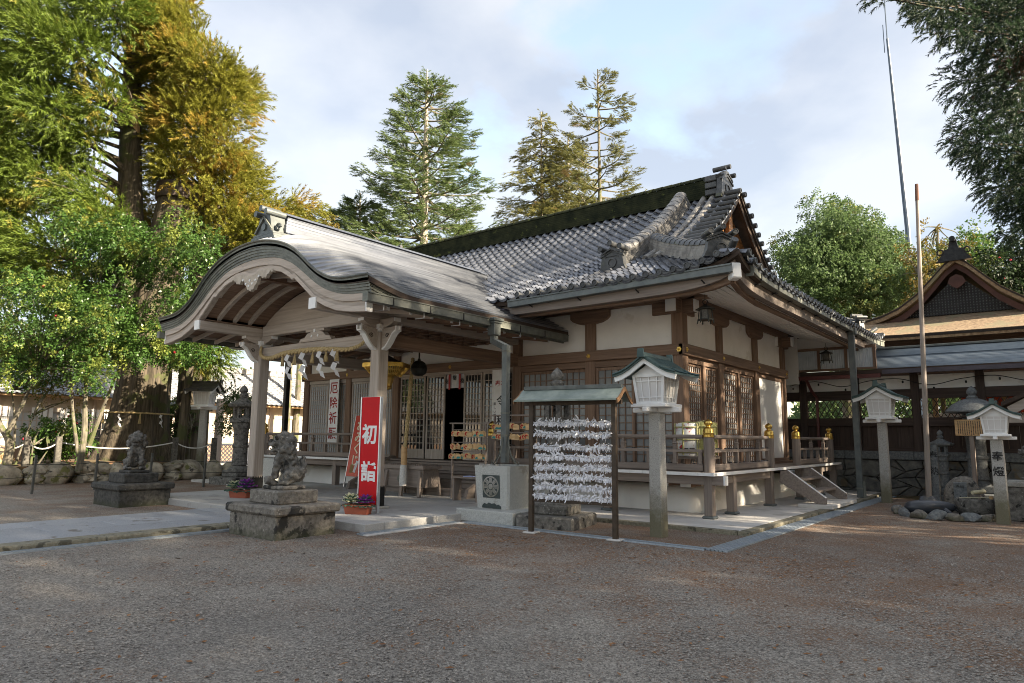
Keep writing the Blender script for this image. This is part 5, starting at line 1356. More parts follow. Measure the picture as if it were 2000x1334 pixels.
EMAR = mk('plaque_red_print', (.45, .02, .02), (.5, .03, .03)); EMAT = mk('plaque_teal_print', (.03, .20, .20), (.05, .28, .27))
pl = MB().prism([(-.075, -.10), (.075, -.10), (.075, .0), (0, .035), (-.075, .0)], 'y', 0, .010).mesh('board', EMA)
pr1 = MB().tube([(-.02, -.006, -.08), (-.045, -.006, -.04), (-.02, -.006, -.005), (.02, -.006, -.02)], .013, 5).mesh('print', EMAR); pr2 = MB().prism([(-.06, -.09), (.065, -.09), (.05, -.05), (-.02, -.035), (-.055, -.06)], 'y', -.004, 0).mesh('print', EMAT)
ORD = ('first', 'second', 'third', 'fourth', 'fifth', 'sixth', 'seventh', 'eighth', 'ninth', 'tenth', 'eleventh', 'twelfth', 'thirteenth')
def ema_rack(name, label, x0, x1, y, ztop, rows, n, lab, grp, leg0=.14):
    t = thing(name, label, 'rack', ((x0+x1)/2, y, leg0), world=True)
    m = MB().box(x0-.02, x0+.02, y-.02, y+.02, leg0, ztop).box(x1-.02, x1+.02, y-.02, y+.02, leg0, ztop); m.build('post', W_GREY['z'], t)
    MB().box(x0-.1, x1+.1, y-.02, y+.02, ztop, ztop+.035).build('top_bar', W_GREY['x'], t)
    rr = random.Random(int(abs(x0)*10))
    for z in rows:
        MB().box(x0, x1, y-.012, y+.012, z+.05, z+.07).build('peg_bar', W_GREY['x'], t)
        for k in range(n):
            x = lerp(x0-.02, x1+.02, (k+.5)/n)+rr.uniform(-.03, .03); kind = rr.random()
            o = thing('votive_plaque', 'votive plaque, %s row of the rack %s of the rain pipe, %s from left' % (('top', 'middle' if len(rows) == 3 else 'lower', 'bottom')[rows.index(z)], 'left' if 'left' in lab else 'right', ORD[k]), 'plaque', (x, y-.03-.014*(k % 4)-rr.uniform(0, .02), z+rr.uniform(-.02, .015)), rr.uniform(-.25, .25), grp); o.rotation_euler.y = rr.uniform(-.12, .12)
            b = bpy.data.objects.new('board', pl); COL.objects.link(b); b.parent = o
            if kind < .75: q = bpy.data.objects.new('print', pr1 if kind < .5 else pr2); COL.objects.link(q); q.parent = o
ema_rack('plaque_rack', 'slim rack of wooden votive plaques left of the rain pipe', -7.76, -6.7, 2.45, 1.92, (1.72, 1.42, 1.20), 13, 'small wooden votive plaque hung on the rack left of the rain pipe', 'votive plaques on the left rack')
ema_rack('plaque_rack', 'slim rack of wooden votive plaques right of the rain pipe', -6.55, -5.5, 2.6, 2.1, (1.90, 1.66), 11, 'small wooden votive plaque hung on the rack right of the rain pipe', 'votive plaques on the right rack')

# ================================================================= granite rain tub
t = thing('rain_tub', 'tapered granite rain tub with a wheel crest on its base stone', 'rain tub', (-4.85, .92, 0))
MB().box(-.62, .80, -.76, .62, 0, .235, .015).build('base_stone', STONE, t)
m = MB(); rows = []
for h, z in ((.405, .235), (.455, 1.06), (.41, 1.06), (.39, .95)):
    rows.append([(h-.04, h, z), (h, h-.04, z), (h, -h+.04, z), (h-.04, -h, z), (-h+.04, -h, z), (-h, -h+.04, z), (-h, h-.04, z), (-h+.04, h, z)])
m.grid(rows, True); m.f.append(tuple(range(8))[::-1]); tub = m.build('tub', STONE, t)
MB().box(-.39, .39, -.39, .39, .93, .95).build('water', BLACKM, t)
slant = Matrix.Translation((0, -.431, .66)) @ Matrix.Rotation(math.atan(.05/.825), 4, 'X')
DG = mk('dark_green_inlay', (.030, .042, .040), (.055, .07, .066), rough=.6)
m = MB().obox((0, -.006, 0), (.44, .012, .44), None, .05).xf(slant); m.build('crest_plate', DG, tub)
m = MB()
def disc(m, r0, r1, y0, y1, n=28, cx=0, cz=0):
    A_ = [2*PI*k/n for k in range(n)]
    v = [(cx+r0*math.cos(a), y, cz+r0*math.sin(a)) for y in (y0, y1) for a in A_]+[(cx+r1*math.cos(a), y, cz+r1*math.sin(a)) for y in (y0, y1) for a in A_]
    m.add(v, [(i, (i+1) % n, 2*n+(i+1) % n, 2*n+i) for i in range(n)]+[(2*n+i, 2*n+(i+1) % n, 3*n+(i+1) % n, 3*n+i) for i in range(n)]+[(i, n+i, n+(i+1) % n, (i+1) % n) for i in range(n)])
disc(m, .175, .20, -.022, -.01); disc(m, .0, .055, -.024, -.01)
for k in range(8):
    a = k*PI/4
    for dd in (-.024, 0, .024):
        c_, s_ = math.cos(a), math.sin(a); m.bar((.07*c_-dd*s_, -.017, .07*s_+dd*c_), (.165*c_-dd*s_, -.017, .165*s_+dd*c_), .016, .012, (0, 1, 0))
m.xf(slant); m.build('wheel_crest', STONE_L, tub)
m = MB(); cl = [(-.24, 0), (.24, 0), (.23, .05), (.17, .08), (.13, .06), (.07, .10), (.0, .085), (-.07, .105), (-.12, .07), (-.18, .09), (-.23, .05)]
m.prism(cl, 'y', -.012, 0); m.xf(Matrix.Translation((0, -.408, .245)) @ Matrix.Rotation(math.atan(.05/.825), 4, 'X')); m.build('cloud_inlay', DG, tub)
# a slim second tub behind the far post
t = thing('rain_tub', 'narrow grey granite rain tub half hidden behind the far porch post', 'rain tub', (-12.75, .95, .0))
MB().obox((0, 0, .5), (.85, .85, 1.0), None, .02, 1.15).build('tub', STONE, t)
MB().box(-12.72-.0, -12.60, .9, 1.02, 1.0, 4.0).build('rain_pipe', BLACKM, porch)

# ================================================================= rack of knotted fortune slips
ang = math.atan2(.21, 1.52); t = thing('fortune_rack', 'roofed metal rack strung with rows of knotted white fortune slips', 'rack', (-2.53, -.185, 0), ang)
BRN = mk('brown_steel', (.035, .024, .016), (.075, .052, .034), sc=6, rough=.5, metal=.3)
for x in (-.765, .765):
    p = MB().box(x-.04, x+.04, -.04, .04, .02, 2.24, .004).build('post', BRN, t); MB().obox((x, 0, .012), (.24, .2, .03), None, .01).build('foot_plate', CONC, p)
MB().box(-.725, .725, -.02, .02, .53, .58, .003).build('bottom_rail', BRN, t); MB().box(-.9, .9, -.035, .035, 2.16, 2.24, .003).build('top_rail', BRN, t)
sec = [(-.34, 2.235), (-.27, 2.26), (-.16, 2.325), (-.07, 2.40), (0, 2.44)]; sec = sec+[(-y, z) for y, z in sec[::-1][1:]]
rows = [[(x, y, z) for y, z in sec] for x in (-.94, -.5, 0, .5, .94)]
MB().slab(rows, .025).build('roof', mk('grey_green_roof', (.14, .175, .155), (.24, .28, .25), sc=4, rough=.45, metal=.3), t, True, 20)
MB().box(-.91, .91, -.045, .045, 2.42, 2.49, .006).build('ridge', COPPER, t)
brg = [(y, z+.004) for y, z in sec]+[(y*.97, z-.07) for y, z in sec[::-1]]
for x in (-.955, .94): MB().prism(brg, 'x', x, x+.02).build('barge_board', mk('tan_wood%d' % int(x+2), (.14, .075, .035), (.22, .12, .055)), t)
rr = np.random.default_rng(3)
for i, z in enumerate((1.87, 1.68, 1.47, 1.30, 1.13, .97, .80, .64)):
    MB().tube([(-.725, 0, z), (.725, 0, z)], .006, 5).build('string', ROPEW, t)
    m = MB(); n = 150
    for k in range(n):
        x = -.72+1.44*(k+rr.random())/n; zz = z+.012*math.sin(x*9+i)
        for q in range(3):
            L = rr.uniform(.035, .075)*(1.5 if rr.random() > .93 else 1); a = rr.uniform(0, 2*PI); w = rr.uniform(.008, .014)
            d = Vector((rr.uniform(-.8, .8), math.cos(a)*.75, math.sin(a)-.55)).normalized(); s_ = d.cross(Vector((rr.normal(), rr.normal(), rr.normal()))).normalized()*w
            p = Vector((x, 0, zz))+d*.008; b = p+d*L*.55+s_*.2; e = b+(d+Vector((rr.uniform(-.5, .5), 0, -.35))).normalized()*L*.6
            m.add([p-s_*.6, p+s_*.6, b+s_, b-s_, e+s_*.9, e-s_*.9], [(0, 1, 2, 3), (3, 2, 4, 5)])
    o = m.build('paper_slips', SLIP, t); o['kind'] = 'stuff'

# ================================================================= sake barrels on the veranda
def barrel(loc, label, r, h, c):
    t = thing('sake_barrel', label, 'barrel', loc, .5)
    MB().lathe([(r*.94, 0), (r, .05*h), (r*1.03, .5*h), (r, .95*h), (r*.95, h), (0, h)], 24).build('wrapping', c, t, True, 50)
    m = MB()
    for z in (.12, .5, .88): m.tube([(1.05*r*math.cos(a), 1.05*r*math.sin(a), z*h) for a in [2*PI*k/24 for k in range(25)]], .016, 6)
    for k in range(3):
        a = k*PI/3; m.tube([(1.06*r*math.cos(a), 1.06*r*math.sin(a), .02), (1.07*r*math.cos(a), 1.07*r*math.sin(a), h*.98), (0, 0, h+.03), (-1.07*r*math.cos(a), -1.07*r*math.sin(a), h*.98), (-1.06*r*math.cos(a), -1.06*r*math.sin(a), .02)], .018, 6)
    m.build('binding_rope', mk('greenish_straw', (.30, .29, .12), (.42, .40, .2), sc=30) if 'greenish_straw' not in MATS else MATS['greenish_straw'], t)
BW = mk('barrel_print', (.66, .66, .64), (.74, .74, .72), sc=3, rough=.7, spots=((.42, .03, .03), 7, .57), spots2=((.30, .33, .10), 4, .66))
BY = mk('straw_mat', (.36, .36, .12), (.5, .48, .2), sc=20, rough=.9, stretch=(1, 1, 8))
barrel((-2.25, 3.86, 1.26), 'white sake barrel printed with red leaves beside the veranda corner post', .27, .68, BW)
barrel((-1.98, 4.02, 1.26), 'straw wrapped sake barrel behind the leaf-printed one', .24, .70, BY)
t = thing('barrel_stand', 'plain wooden stand under the two sake barrels', 'stand', (-2.15, 3.92, .96)); MB().box(-.45, .45, -.3, .3, .24, .30, .004).build('top', W_GREY['x'], t)
for x in (-.4, .4):
    for y in (-.25, .25): MB().box(x-.03, x+.03, y-.03, y+.03, 0, .24).build('leg', W_GREY['z'], t)
barrel((-17.15, 3.85, .96), 'white sake barrel printed with red at the far end of the veranda', .33, .72, BW)
# ================================================================= white lanterns on granite posts
GRN = mk('verdigris_roof', (.030, .060, .058), (.065, .105, .10), sc=5, rough=.45, metal=.3); BRR = mk('brown_roof', (.035, .032, .028), (.07, .064, .055), sc=5, rough=.6)
LPAP = mk('lantern_paper', (.62, .60, .58), (.68, .66, .64), rough=.9)
def post_lantern(label, loc, rz=0, ph=2.05, s=1., roofm=GRN, text=None):
    t = thing('post_lantern', label, 'lantern', loc, rz, 'white lanterns on granite posts')
    MB().obox((0, 0, ph/2-.05), (.235, .235, ph+.1), None, .018, .9).build('post', STONE_L, t)
    L = bpy.data.objects.new('lamp_house', None); COL.objects.link(L); L.parent = t; L.location = (0, 0, ph); L.scale = (s, s, s)
    def B(m, name, mat, **k): return m.build(name, mat, L, **k)
    B(MB().box(-.46, .46, -.05, .05, .0, .085, .012), 'cross_arm', WHITE); B(MB().box(-.05, .05, -.46, .46, .002, .083, .012), 'cross_arm', WHITE)
    B(MB().box(-.34, .34, -.34, .34, .085, .15, .012), 'base_board', WHITE)
    hb, ht, z0, z1 = .235, .29, .15, .66
    m = MB()
    def cz(u): return hb+(ht-hb)*u
    for sx in (-1, 1):
        for sy in (-1, 1): m.bar((sx*cz(0), sy*cz(0), z0), (sx*cz(1), sy*cz(1), z1), .05, .05)
    for (u, w) in ((.02, .06), (.97, .05)):
        h = cz(u); z = lerp(z0, z1, u)
        for s_ in (-1, 1): m.box(-h, h, s_*h-.022, s_*h+.022, z-w/2, z+w/2); m.box(s_*h-.021, s_*h+.021, -h, h, z-w/2+.002, z+w/2-.002)
    B(m, 'frame', WHITE)
    m = MB()
    for s_ in (-1, 1):
        for k in (-.5, 0, .5):
            m.bar((k*cz(0)*1.1, s_*cz(0), z0), (k*cz(1)*1.1, s_*cz(1), z1), .018, .018); m.bar((s_*cz(0), k*cz(0)*1.1, z0), (s_*cz(1), k*cz(1)*1.1, z1), .018, .018)
        for u in (.22, .78):
            h = cz(u); z = lerp(z0, z1, u); m.box(-h, h, s_*h-.009, s_*h+.009, z-.009, z+.009); m.box(s_*h-.009, s_*h+.009, -h, h, z-.008, z+.008)
    B(m, 'lattice', WHITE)
    m = MB(); a, b = cz(0)-.012, cz(1)-.012; m.grid([[(a, -a, z0), (a, a, z0), (-a, a, z0), (-a, -a, z0)], [(b, -b, z1), (b, b, z1), (-b, b, z1), (-b, -b, z1)]], True); B(m, 'paper', LPAP)
    for sy in (-1, 1): B(MB().prism([(-.33, .64), (.33, .64), (0, .86)], 'y', sy*.285-.012, sy*.285+.012), 'gable', WHITE)
    # white barge boards and layered roof
    prof = [(0, .955), (.14, .865), (.30, .76), (.44, .69), (.60, .645)]
    for sy in (-1, 1):
        o = [(x, z-.015) for x, z in prof[::-1]]+[(-x, z-.015) for x, z in prof[1:]]; i_ = [(-x*.97, z-.105) for x, z in prof[::-1]]+[(x*.97, z-.105) for x, z in prof[1:]]
        B(MB().prism(o+i_, 'y', sy*.44-.02, sy*.44+.02), 'barge_board', WHITE)
    for sx in (-1, 1):
        rows = [[(sx*x, y, z+.012) for y in (-.50, .50)] for x, z in prof]; B(MB().slab(rows, .03), 'roof_slope', roofm)
        rows = [[(sx*(x*.55), y, z+.045) for y in (-.53, .53)] for x, z in [(p[0], interp(p[0]*.55, [q[0] for q in prof], [q[1] for q in prof])) for p in prof]]; B(MB().slab(rows, .03), 'upper_roof', roofm)
        for y in (-.50, 0, .50): B(MB().tube([(sx*x, y, z+.03) for x, z in prof], .022, 6), 'roof_roll', roofm)
    B(MB().box(-.05, .05, -.56, .56, .96, 1.04, .012), 'ridge', roofm)
    for sy in (-1, 1): B(MB().prism([(-.07, .95), (.07, .95), (.05, 1.10), (-.05, 1.10)], 'y', sy*.57-.02, sy*.57+.02), 'ridge_end', roofm)
    if text:
        for k, ch in enumerate(text): letters(t, ch, INK, .20, (0, -.122, ph*.80-.30*k), bold=.016)
    return t
post_lantern('white lantern on a granite post in front of the hall corner, beside the fortune rack', (-1.46, .81, 0), 0, 2.05, .95)
post_lantern('white lantern on a granite post at the far end of the drain grate', (.18, 10.74, 0), 0, 2.10, 1.0)
post_lantern('shorter white lantern on a granite post lettered 奉燈 by the water basin', (2.87, 7.2, 0), 0, 1.66, .74, GRN, '奉燈')
post_lantern('white lantern with brown roof on a granite post above the garden wall', (-21.6, 3.26, .5), -.9, 2.05, 1.05, BRR)

# hanging bronze lanterns under the eave
def hang_lantern(loc, label, s=1.):
    t = thing('hanging_lantern', label, 'lantern', loc, .25, 'bronze lanterns hung under the eave')
    MB().lathe([(.0, .36), (.03, .35), (.05, .33), (.10, .305), (.185, .265), (.20, .255), (.20, .24), (.15, .235)], 6).build('lamp_roof', BRONZE, t)
    m = MB()
    for k in range(6):
        a = 2*PI*k/6; m.bar((.125*math.cos(a), .125*math.sin(a), .24), (.15*math.cos(a), .15*math.sin(a), .03), .018, .018); m.bar((.15*math.cos(a), .15*math.sin(a), .03), (.165*math.cos(a), .165*math.sin(a), -.045), .022, .022)
    m.lathe([(.165, .02), (.165, .045), (.0, .045)], 6); m.build('lamp_frame', BRONZE, t)
    MB().lathe([(.118, .05), (.112, .235)], 6).build('screen', mk('pierced_screen', (.06, .055, .045), (.16, .15, .13), sc=60, rough=.6) if 'pierced_screen' not in MATS else MATS['pierced_screen'], t)
    MB().tube([(.05*math.cos(a), 0, .40+.05*math.sin(a)) for a in [2*PI*k/12 for k in range(13)]], .009, 6).build('ring', BRONZE, t); MB().tube([(0, 0, .44), (0, 0, .56)], .007, 5).build('hook', BRONZE, t)
hang_lantern((-1.60, 3.36, 4.0), 'black bronze lantern hanging under the near corner of the hall eave'); hang_lantern((-1.5, 12.3, 4.0), 'black bronze lantern hanging under the far end of the side eave')

# ================================================================= stone lanterns
def stone_lantern(label, loc, H=2.9, rz=0., mat=STONE_D, name='stone_lantern', base=.56, n=6, roof_r=.42, finial_=True, shaft=.15, dome=False):
    t = thing(name, label, 'stone lantern', loc, rz); k = H/2.9
    MB().box(-base, base, -base*1.1, base*1.1, -.03, .22*k, .03).build('base_block', mat, t)
    MB().box(-base*.62, base*.62, -base*.62, base*.62, .22*k, .42*k, .03).build('second_block', mat, t)
    MB().lathe([(base*.60, .42*k), (base*.58, .46*k), (base*.45, .53*k), (base*.34, .57*k), (base*.34, .6*k)], 16).build('lotus_foot', mat, t, True)
    MB().lathe([(shaft*1.12, .58*k), (shaft, .66*k), (shaft*.97, 1.1*k), (shaft*1.1, 1.12*k), (shaft*1.1, 1.18*k), (shaft*.97, 1.2*k), (shaft, 1.66*k), (shaft*1.15, 1.72*k)], 16).build('shaft', mat, t, True, 30)
    MB().lathe([(shaft*1.2, 1.72*k), (.30*k, 1.86*k), (.36*k, 1.90*k), (.36*k, 2.0*k), (.28*k, 2.03*k)], n).build('platform', mat, t)
    m = MB()
    for j in range(n):
        a = 2*PI*j/n; m.bar((.225*k*math.cos(a), .225*k*math.sin(a), 2.02*k), (.225*k*math.cos(a), .225*k*math.sin(a), 2.36*k), .085*k, .085*k)
    m.lathe([(.24*k, 2.02*k), (.24*k, 2.08*k), (0, 2.08*k)], n); m.lathe([(.24*k, 2.31*k), (.24*k, 2.37*k), (0, 2.37*k)], n)
    m.build('fire_box', mat, t)
    if dome: MB().lathe([(roof_r*1.05*k, 2.34*k), (roof_r*1.08*k, 2.38*k), (roof_r*.98*k, 2.44*k), (roof_r*.8*k, 2.56*k), (roof_r*.52*k, 2.66*k), (roof_r*.26*k, 2.72*k)], 14).build('roof_stone', mat, t, True, 50)
    else: MB().lathe([(roof_r*.9*k, 2.36*k), (roof_r*1.05*k, 2.40*k), (roof_r*1.08*k, 2.46*k), (roof_r*.75*k, 2.52*k), (roof_r*.42*k, 2.60*k), (roof_r*.28*k, 2.66*k)], n).build('roof_stone', mat, t)
    MB().lathe([(.10*k, 2.66*k), (.13*k, 2.70*k), (.14*k, 2.76*k), (.10*k, 2.80*k), (.09*k, 2.82*k), (.125*k, 2.86*k), (.13*k, 2.92*k), (.09*k, 2.99*k), (.03*k, 3.05*k), (0, 3.07*k)], 14).build('finial', mat, t, True, 50)
    return t
stone_lantern('lichened stone lantern standing behind the fortune rack', (-3.55, .86, 0), 2.78, .2, STONE_D)
stone_lantern('dark old stone lantern beyond the far porch post', (-17.6, 2.55, 0), 3.1, .1, STONE_D, base=.62, shaft=.24)
STB = mk('blue_grey_stone', (.10, .11, .115), (.2, .21, .21), sc=18, rough=.9, bump=.3, bsc=60, spots=((.27, .27, .25), 16, .64))
stone_lantern('large domed stone lantern against the precinct wall', (2.05, 13.15, 0), 3.0, .3, STB, base=.50, roof_r=.62, shaft=.24, dome=True)
stone_lantern('small slender stone lantern with scrolled cap behind the 奉納 post', (1.22, 13.05, 0), 1.84, .3, STB, base=.34, roof_r=.5, shaft=.16)

# ================================================================= water corner on the right
t = thing('inscribed_post', 'square granite post lettered 奉納 beside the tall pole', 'post', (1.12, 12.3, 0))
MB().obox((0, 0, .74), (.20, .20, 1.56), None, .012).build('shaft', STB, t)
for k, ch in enumerate('奉納'): letters(t, ch, INK, .23, (0, -.103, 1.24-.42*k), bold=.012)
t = thing('flag_pole', 'tall weathered wooden pole clamped to the inscribed post', 'pole', (.97, 12.02, 0))
MB().tube([(0, 0, 0), (.12, .1, 4.5), (.235, .19, 8.5)], [.075, .062, .048], 10).build('shaft', mk('pale_pole', (.26, .22, .19), (.40, .35, .31), sc=3, stretch=(8, 8, .4)), t, True); MB().tube([(.235, .19, 8.5), (.25, .2, 9.0)], [.052, .045], 8).build('rusty_tip', mk('rust', (.10, .045, .03), (.15, .07, .045)), t)
t = thing('notice_board', 'wooden notice board with columns of writing under a small ridge roof', 'notice board', (2.0, 12.55, 0), -.12)
MB().box(-.05, .05, .03, .11, 0, 2.3).build('post', W_GREY['z'], t); MB().box(-.36, .36, -.01, .02, 1.78, 2.22, .004).build('board', NEWWOOD, t)
MB().prism([(-.46, 2.23), (0, 2.36), (.46, 2.23), (.46, 2.20), (0, 2.31), (-.46, 2.20)], 'y', -.10, .12).build('roof', W_DARK['x'], t)
m = MB(); rr = random.Random(4)
for k in range(13):
    x = .32-.05*k; z = 2.17
    while z > 1.84-rr.uniform(0, .04): L_ = rr.uniform(.012, .03); m.box(x-.011, x+.011, -.013, -.010, z-L_, z); z -= L_+.008
m.build('writing', INK, t)
ring = [(.80, 8.25), (.92, 7.75), (1.12, 7.32), (1.42, 7.05), (1.74, 6.98), (2.05, 7.04), (2.34, 7.2), (2.60, 7.42)]
for k, (x, y) in enumerate(ring):
    nx, ny = ring[min(k+1, 7)][0]-ring[max(k-1, 0)][0], ring[min(k+1, 7)][1]-ring[max(k-1, 0)][1]
    v, f = blob(.19, (0, 0, .06), 3, 30+k, .26, 2.2, (1.05, .62, .66), -.05)
    o = MB().add(v, f).build('edging_rock', STONE_D2 if k % 2 else STB, None, True, 40); o.location = (x, y, 0); o.rotation_euler = (0, 0, math.atan2(ny, nx))
    tag(o, 'rough rock in the low ring round the whale stone, %s' % ('leftmost, by the moss', 'second from the moss', 'third from the moss', 'left of the nearest two', 'nearest, below the flipper', 'right of the nearest two', 'second from the lettered lantern', 'rightmost, by the lettered lantern')[k], 'rock', 'rocks ringing the pool')
pm_ = mk('wet_soil', (.02, .018, .015), (.05, .042, .03), sc=20, rough=.35); o = MB().add([(1.0+1.6*i/6+.0, 7.25+j*.45+abs(i-3)*.05, .015) for j in range(6) for i in range(7)], [(j*7+i, j*7+i+1, (j+1)*7+i+1, (j+1)*7+i) for j in range(5) for i in range(6)]).build('pool_bed', pm_); o['kind'] = 'structure'
# whale-shaped stone
WS = mk('smooth_blue_stone', (.028, .033, .042), (.048, .054, .066), sc=4, rough=.4, bump=.05)
t = thing('whale_stone', 'smooth dark stone whale lying in the rock ring', 'statue', (1.52, 8.02, 0), math.atan2(.623, .783))
m = MB(); pr = [(-.56, .02), (-.54, .09), (-.46, .145), (-.3, .18), (-.05, .19), (.2, .175), (.38, .14), (.5, .09), (.56, .045), (.57, .01)]
m.grid([[(x, r*1.05*math.cos(a), .17+r*.86*math.sin(a)) for a in [2*PI*k/16 for k in range(16)]] for x, r in pr], True); m.f.append(tuple(range(16))); m.build('body', WS, t, True, 60)
m = MB(); m.grid([[(x, .06*w, .28+h*(1-abs(w))) for w in (-1, -.5, 0, .5, 1)] for x, h in ((-.26, .0), (-.22, .12), (-.12, .14), (-.04, .11), (.05, .14), (.14, .10), (.2, .0))]); m.build('dorsal_fin', WS, t, True, 60)
MB().tube([(.2, -.17, .14), (.26, -.24, .08), (.34, -.27, .02)], [.05, .045, .015], 8).build('flipper', WS, t, True)
m = MB().lathe([(0, 0), (.014, .004), (0, .012)], 8); m.xf(Matrix.Translation((.46, -.105, .21)) @ Matrix.Rotation(PI/2, 4, 'X')); m.build('eye', BLACKM, t)
MB().tube([(.55, .02, .12), (.62, .0, .07), (.64, 0, .0)], .012, 5).build('spout', BLACKM, t)
t = thing('stone_basin', 'round mossy stone water basin with a bamboo spout', 'basin', (2.33, 8.5, 0))
MB().lathe([(.26, 0), (.34, .06), (.385, .18), (.395, .34), (.37, .38), (.32, .38), (.30, .30), (0, .28)], 20).build('bowl', STONE_D, t, True, 50)
m = MB().lathe([(.31, .335), (0, .336)], 20); m.build('water', mk('dark_water', (.008, .01, .01), (.012, .014, .014), rough=.05, spec=.8), t)
BAM = mk('bamboo', (.42, .38, .24), (.55, .5, .34), sc=6, rough=.5)
MB().tube([(.14, .34, .52), (-.06, .05, .50)], [.045, .042], 10).build('spout', BAM, t, True); MB().bar((.05, .22, .3), (.05, .22, .48), .05, .05).build('spout_prop', W_GREY['z'], t)
t = thing('ladle', 'long handled water ladle resting across the stone basin', 'ladle', (2.33, 8.4, .39), .3)
MB().tube([(-.3, 0, 0), (.28, .02, .02)], .009, 6).build('handle', BAM, t); MB().lathe([(.04, 0), (.042, .06), (.038, .06), (.036, .01), (0, .01)], 12, (.3, .02, -.01)).build('cup', NEWWOOD, t)
v, f = blob(.52, (0, 0, .32), 3, 77, .12, 1.4, (.9, .7, 1.), -.3); o = MB().add(v, f).build('boulder', STONE_D2, None, True, 40); o.location = (2.02, 9.95, 0); tag(o, 'rounded mossy boulder behind the stone basin', 'rock')
t = thing('small_stele', 'little lettered granite stele leaning on the boulder', 'stele', (1.98, 9.28, 0)); MB().box(-.13, .13, -.05, .05, 0, .68, .01).build('slab', STB, t)
letters(t, '水', INK, .16, (0, -.054, .30), bold=.01); letters(t, '奉納', INK, .085, (0, -.054, .58), False, bold=.004)
t = thing('water_trough', 'stone water trough at the right edge behind the lettered lantern', 'trough', (3.55, 8.3, 0)); MB().box(-.75, .9, -.42, .42, .0, .70, .02).build('body', STONE_D, t); MB().box(-.80, .95, -.46, -.34, .70, .80, .01).box(-.80, .95, .34, .46, .70, .80, .01).box(-.80, -.70, -.34, .34, .70, .80, .01).build('rim', STONE_L, t); MB().box(-.70, .9, -.34, .34, .70, .74).build('water', MATS['dark_water'], t)
t = thing('guardian_lion', 'small weathered lion statue at the right edge of the picture', 'statue', (3.25, 10.2, 0), 0, 'stone guardian lions')
MB().box(-.36, .6, -.3, .3, 0, .6, .02).build('pedestal', STB, t); MB().box(-.42, .7, -.36, .36, .6, .74, .03).build('pedestal_cap', STB, t); o = mobj('statue', lion_mesh('statue', False, .3), t, None, (0, 0, PI), (1.05,)*3); o.location = (.1, 0, .74)
letters(t, '水', INK, .16, (.1, -.305, .45), bold=.01)
# washing pavilion roof at the right edge
t = thing('wash_pavilion', 'corner of a small shingled wash pavilion roof at the right edge', 'pavilion', (4.4, 11.8, 0), world=True)
for sg in (1, -1):
    rows = [[(4.7-sg*1.85*(1-k/6), y, lerp(2.50, 3.55, k/6)+.06*(k-3)**2/9) for y in (10.1, 11.6, 13.2)] for k in range(7)]; MB().slab(rows, .10).build('roof_slope', W_DARK['y'], t)
MB().prism([(2.95, 2.44), (3.05, 2.26), (4.7, 3.24), (6.35, 2.26), (6.45, 2.44), (4.7, 3.44)], 'y', 10.2, 10.27).build('barge_board', W_PORCH['x'], t)
MB().box(2.95, 6.4, 10.5, 10.62, 2.08, 2.26).build('beam', W_PORCH['x'], t)
for x, y in ((3.9, 10.56), (3.9, 12.7)): MB().box(x-.08, x+.08, y-.08, y+.08, 0, 2.6).build('post', W_GREY['z'], t)

# ================================================================= precinct wall (corridor) behind
cor = thing('corridor_wall', 'roofed timber corridor with lattice windows on a stone base', 'corridor', (1.2, 14.2, 0), world=True)
YC = 14.0
WSTONE = mk('wall_stone', (.085, .088, .085), (.19, .185, .165), sc=5, rough=.95, bump=.5, bsc=22, rnd=.28, spots=((.15, .12, .08), 2, .58))
MB().box(-3.4, 6.5, YC+.06, YC+.6, -.1, 1.06).build('wall_core', SOIL, cor)
rr = random.Random(12); rowsz = [-.06, .22, .50, .78, 1.05]
# irregular polygonal stones: jittered grid of quads
cols = 18; P_ = {}
for j in range(5):
    for i in range(cols+1):
        P_[(i, j)] = (-3.3+9.6*i/cols+(rr.uniform(-.17, .17) if 0 < i < cols else 0)+(.26 if j % 2 else 0), rowsz[j]+(rr.uniform(-.08, .08) if 0 < j < 4 else 0))
def stone_prism(pts, y0, par):
    cx = sum(p[0] for p in pts)/len(pts); cz_ = sum(p[1] for p in pts)/len(pts)
    o = [(cx+(x-cx)*.965, cz_+(z-cz_)*.965) for x, z in pts]; i_ = [(cx+(x-cx)*.84, cz_+(z-cz_)*.84) for x, z in pts]; n = len(o); dp = rr.uniform(.03, .07)
    m = MB(); m.add([(x, y0+.08, z) for x, z in o]+[(x, y0, z) for x, z in o]+[(x+rr.uniform(-.01, .01), y0-dp, z) for x, z in i_], [(i, (i+1) % n, n+(i+1) % n, n+i) for i in range(n)]+[(n+i, n+(i+1) % n, 2*n+(i+1) % n, 2*n+i) for i in range(n)]+[tuple(range(2*n, 3*n))])
    m.build('stone', WSTONE, par)
used = set()
for j in range(4):
    for i in range(cols):
        if (i, j) in used: continue
        if rr.random() < .3 and j < 3 and (i, j+1) not in used:     # a tall stone over two courses
            used.add((i, j+1)); pts = [P_[(i, j)], P_[(i+1, j)], P_[(i+1, j+1)], P_[(i+1, j+2)], P_[(i, j+2)], P_[(i, j+1)]]
        else: pts = [P_[(i, j)], P_[(i+1, j)], P_[(i+1, j+1)], P_[(i, j+1)]]
        stone_prism(pts, YC, cor)
x = -3.4
while x < 6.2: MB().box(x+.004, x+1.9, YC-.12, YC+.5, 1.06, 1.31, .015).build('coping_stone', STB, cor); x += 1.905
W_C = W_DARK if False else wood('corridor_timber', (.040, .027, .022), (.098, .068, .055))
MB().box(-3.4, 6.4, YC+.02, YC+.16, 1.31, 1.43).build('sill', W_C['x'], cor)
x = -3.3
while x < 6.2: MB().box(x, x+.27, YC+.10, YC+.13, 1.43, 2.07).build('board', W_C['z'], cor); x += .275
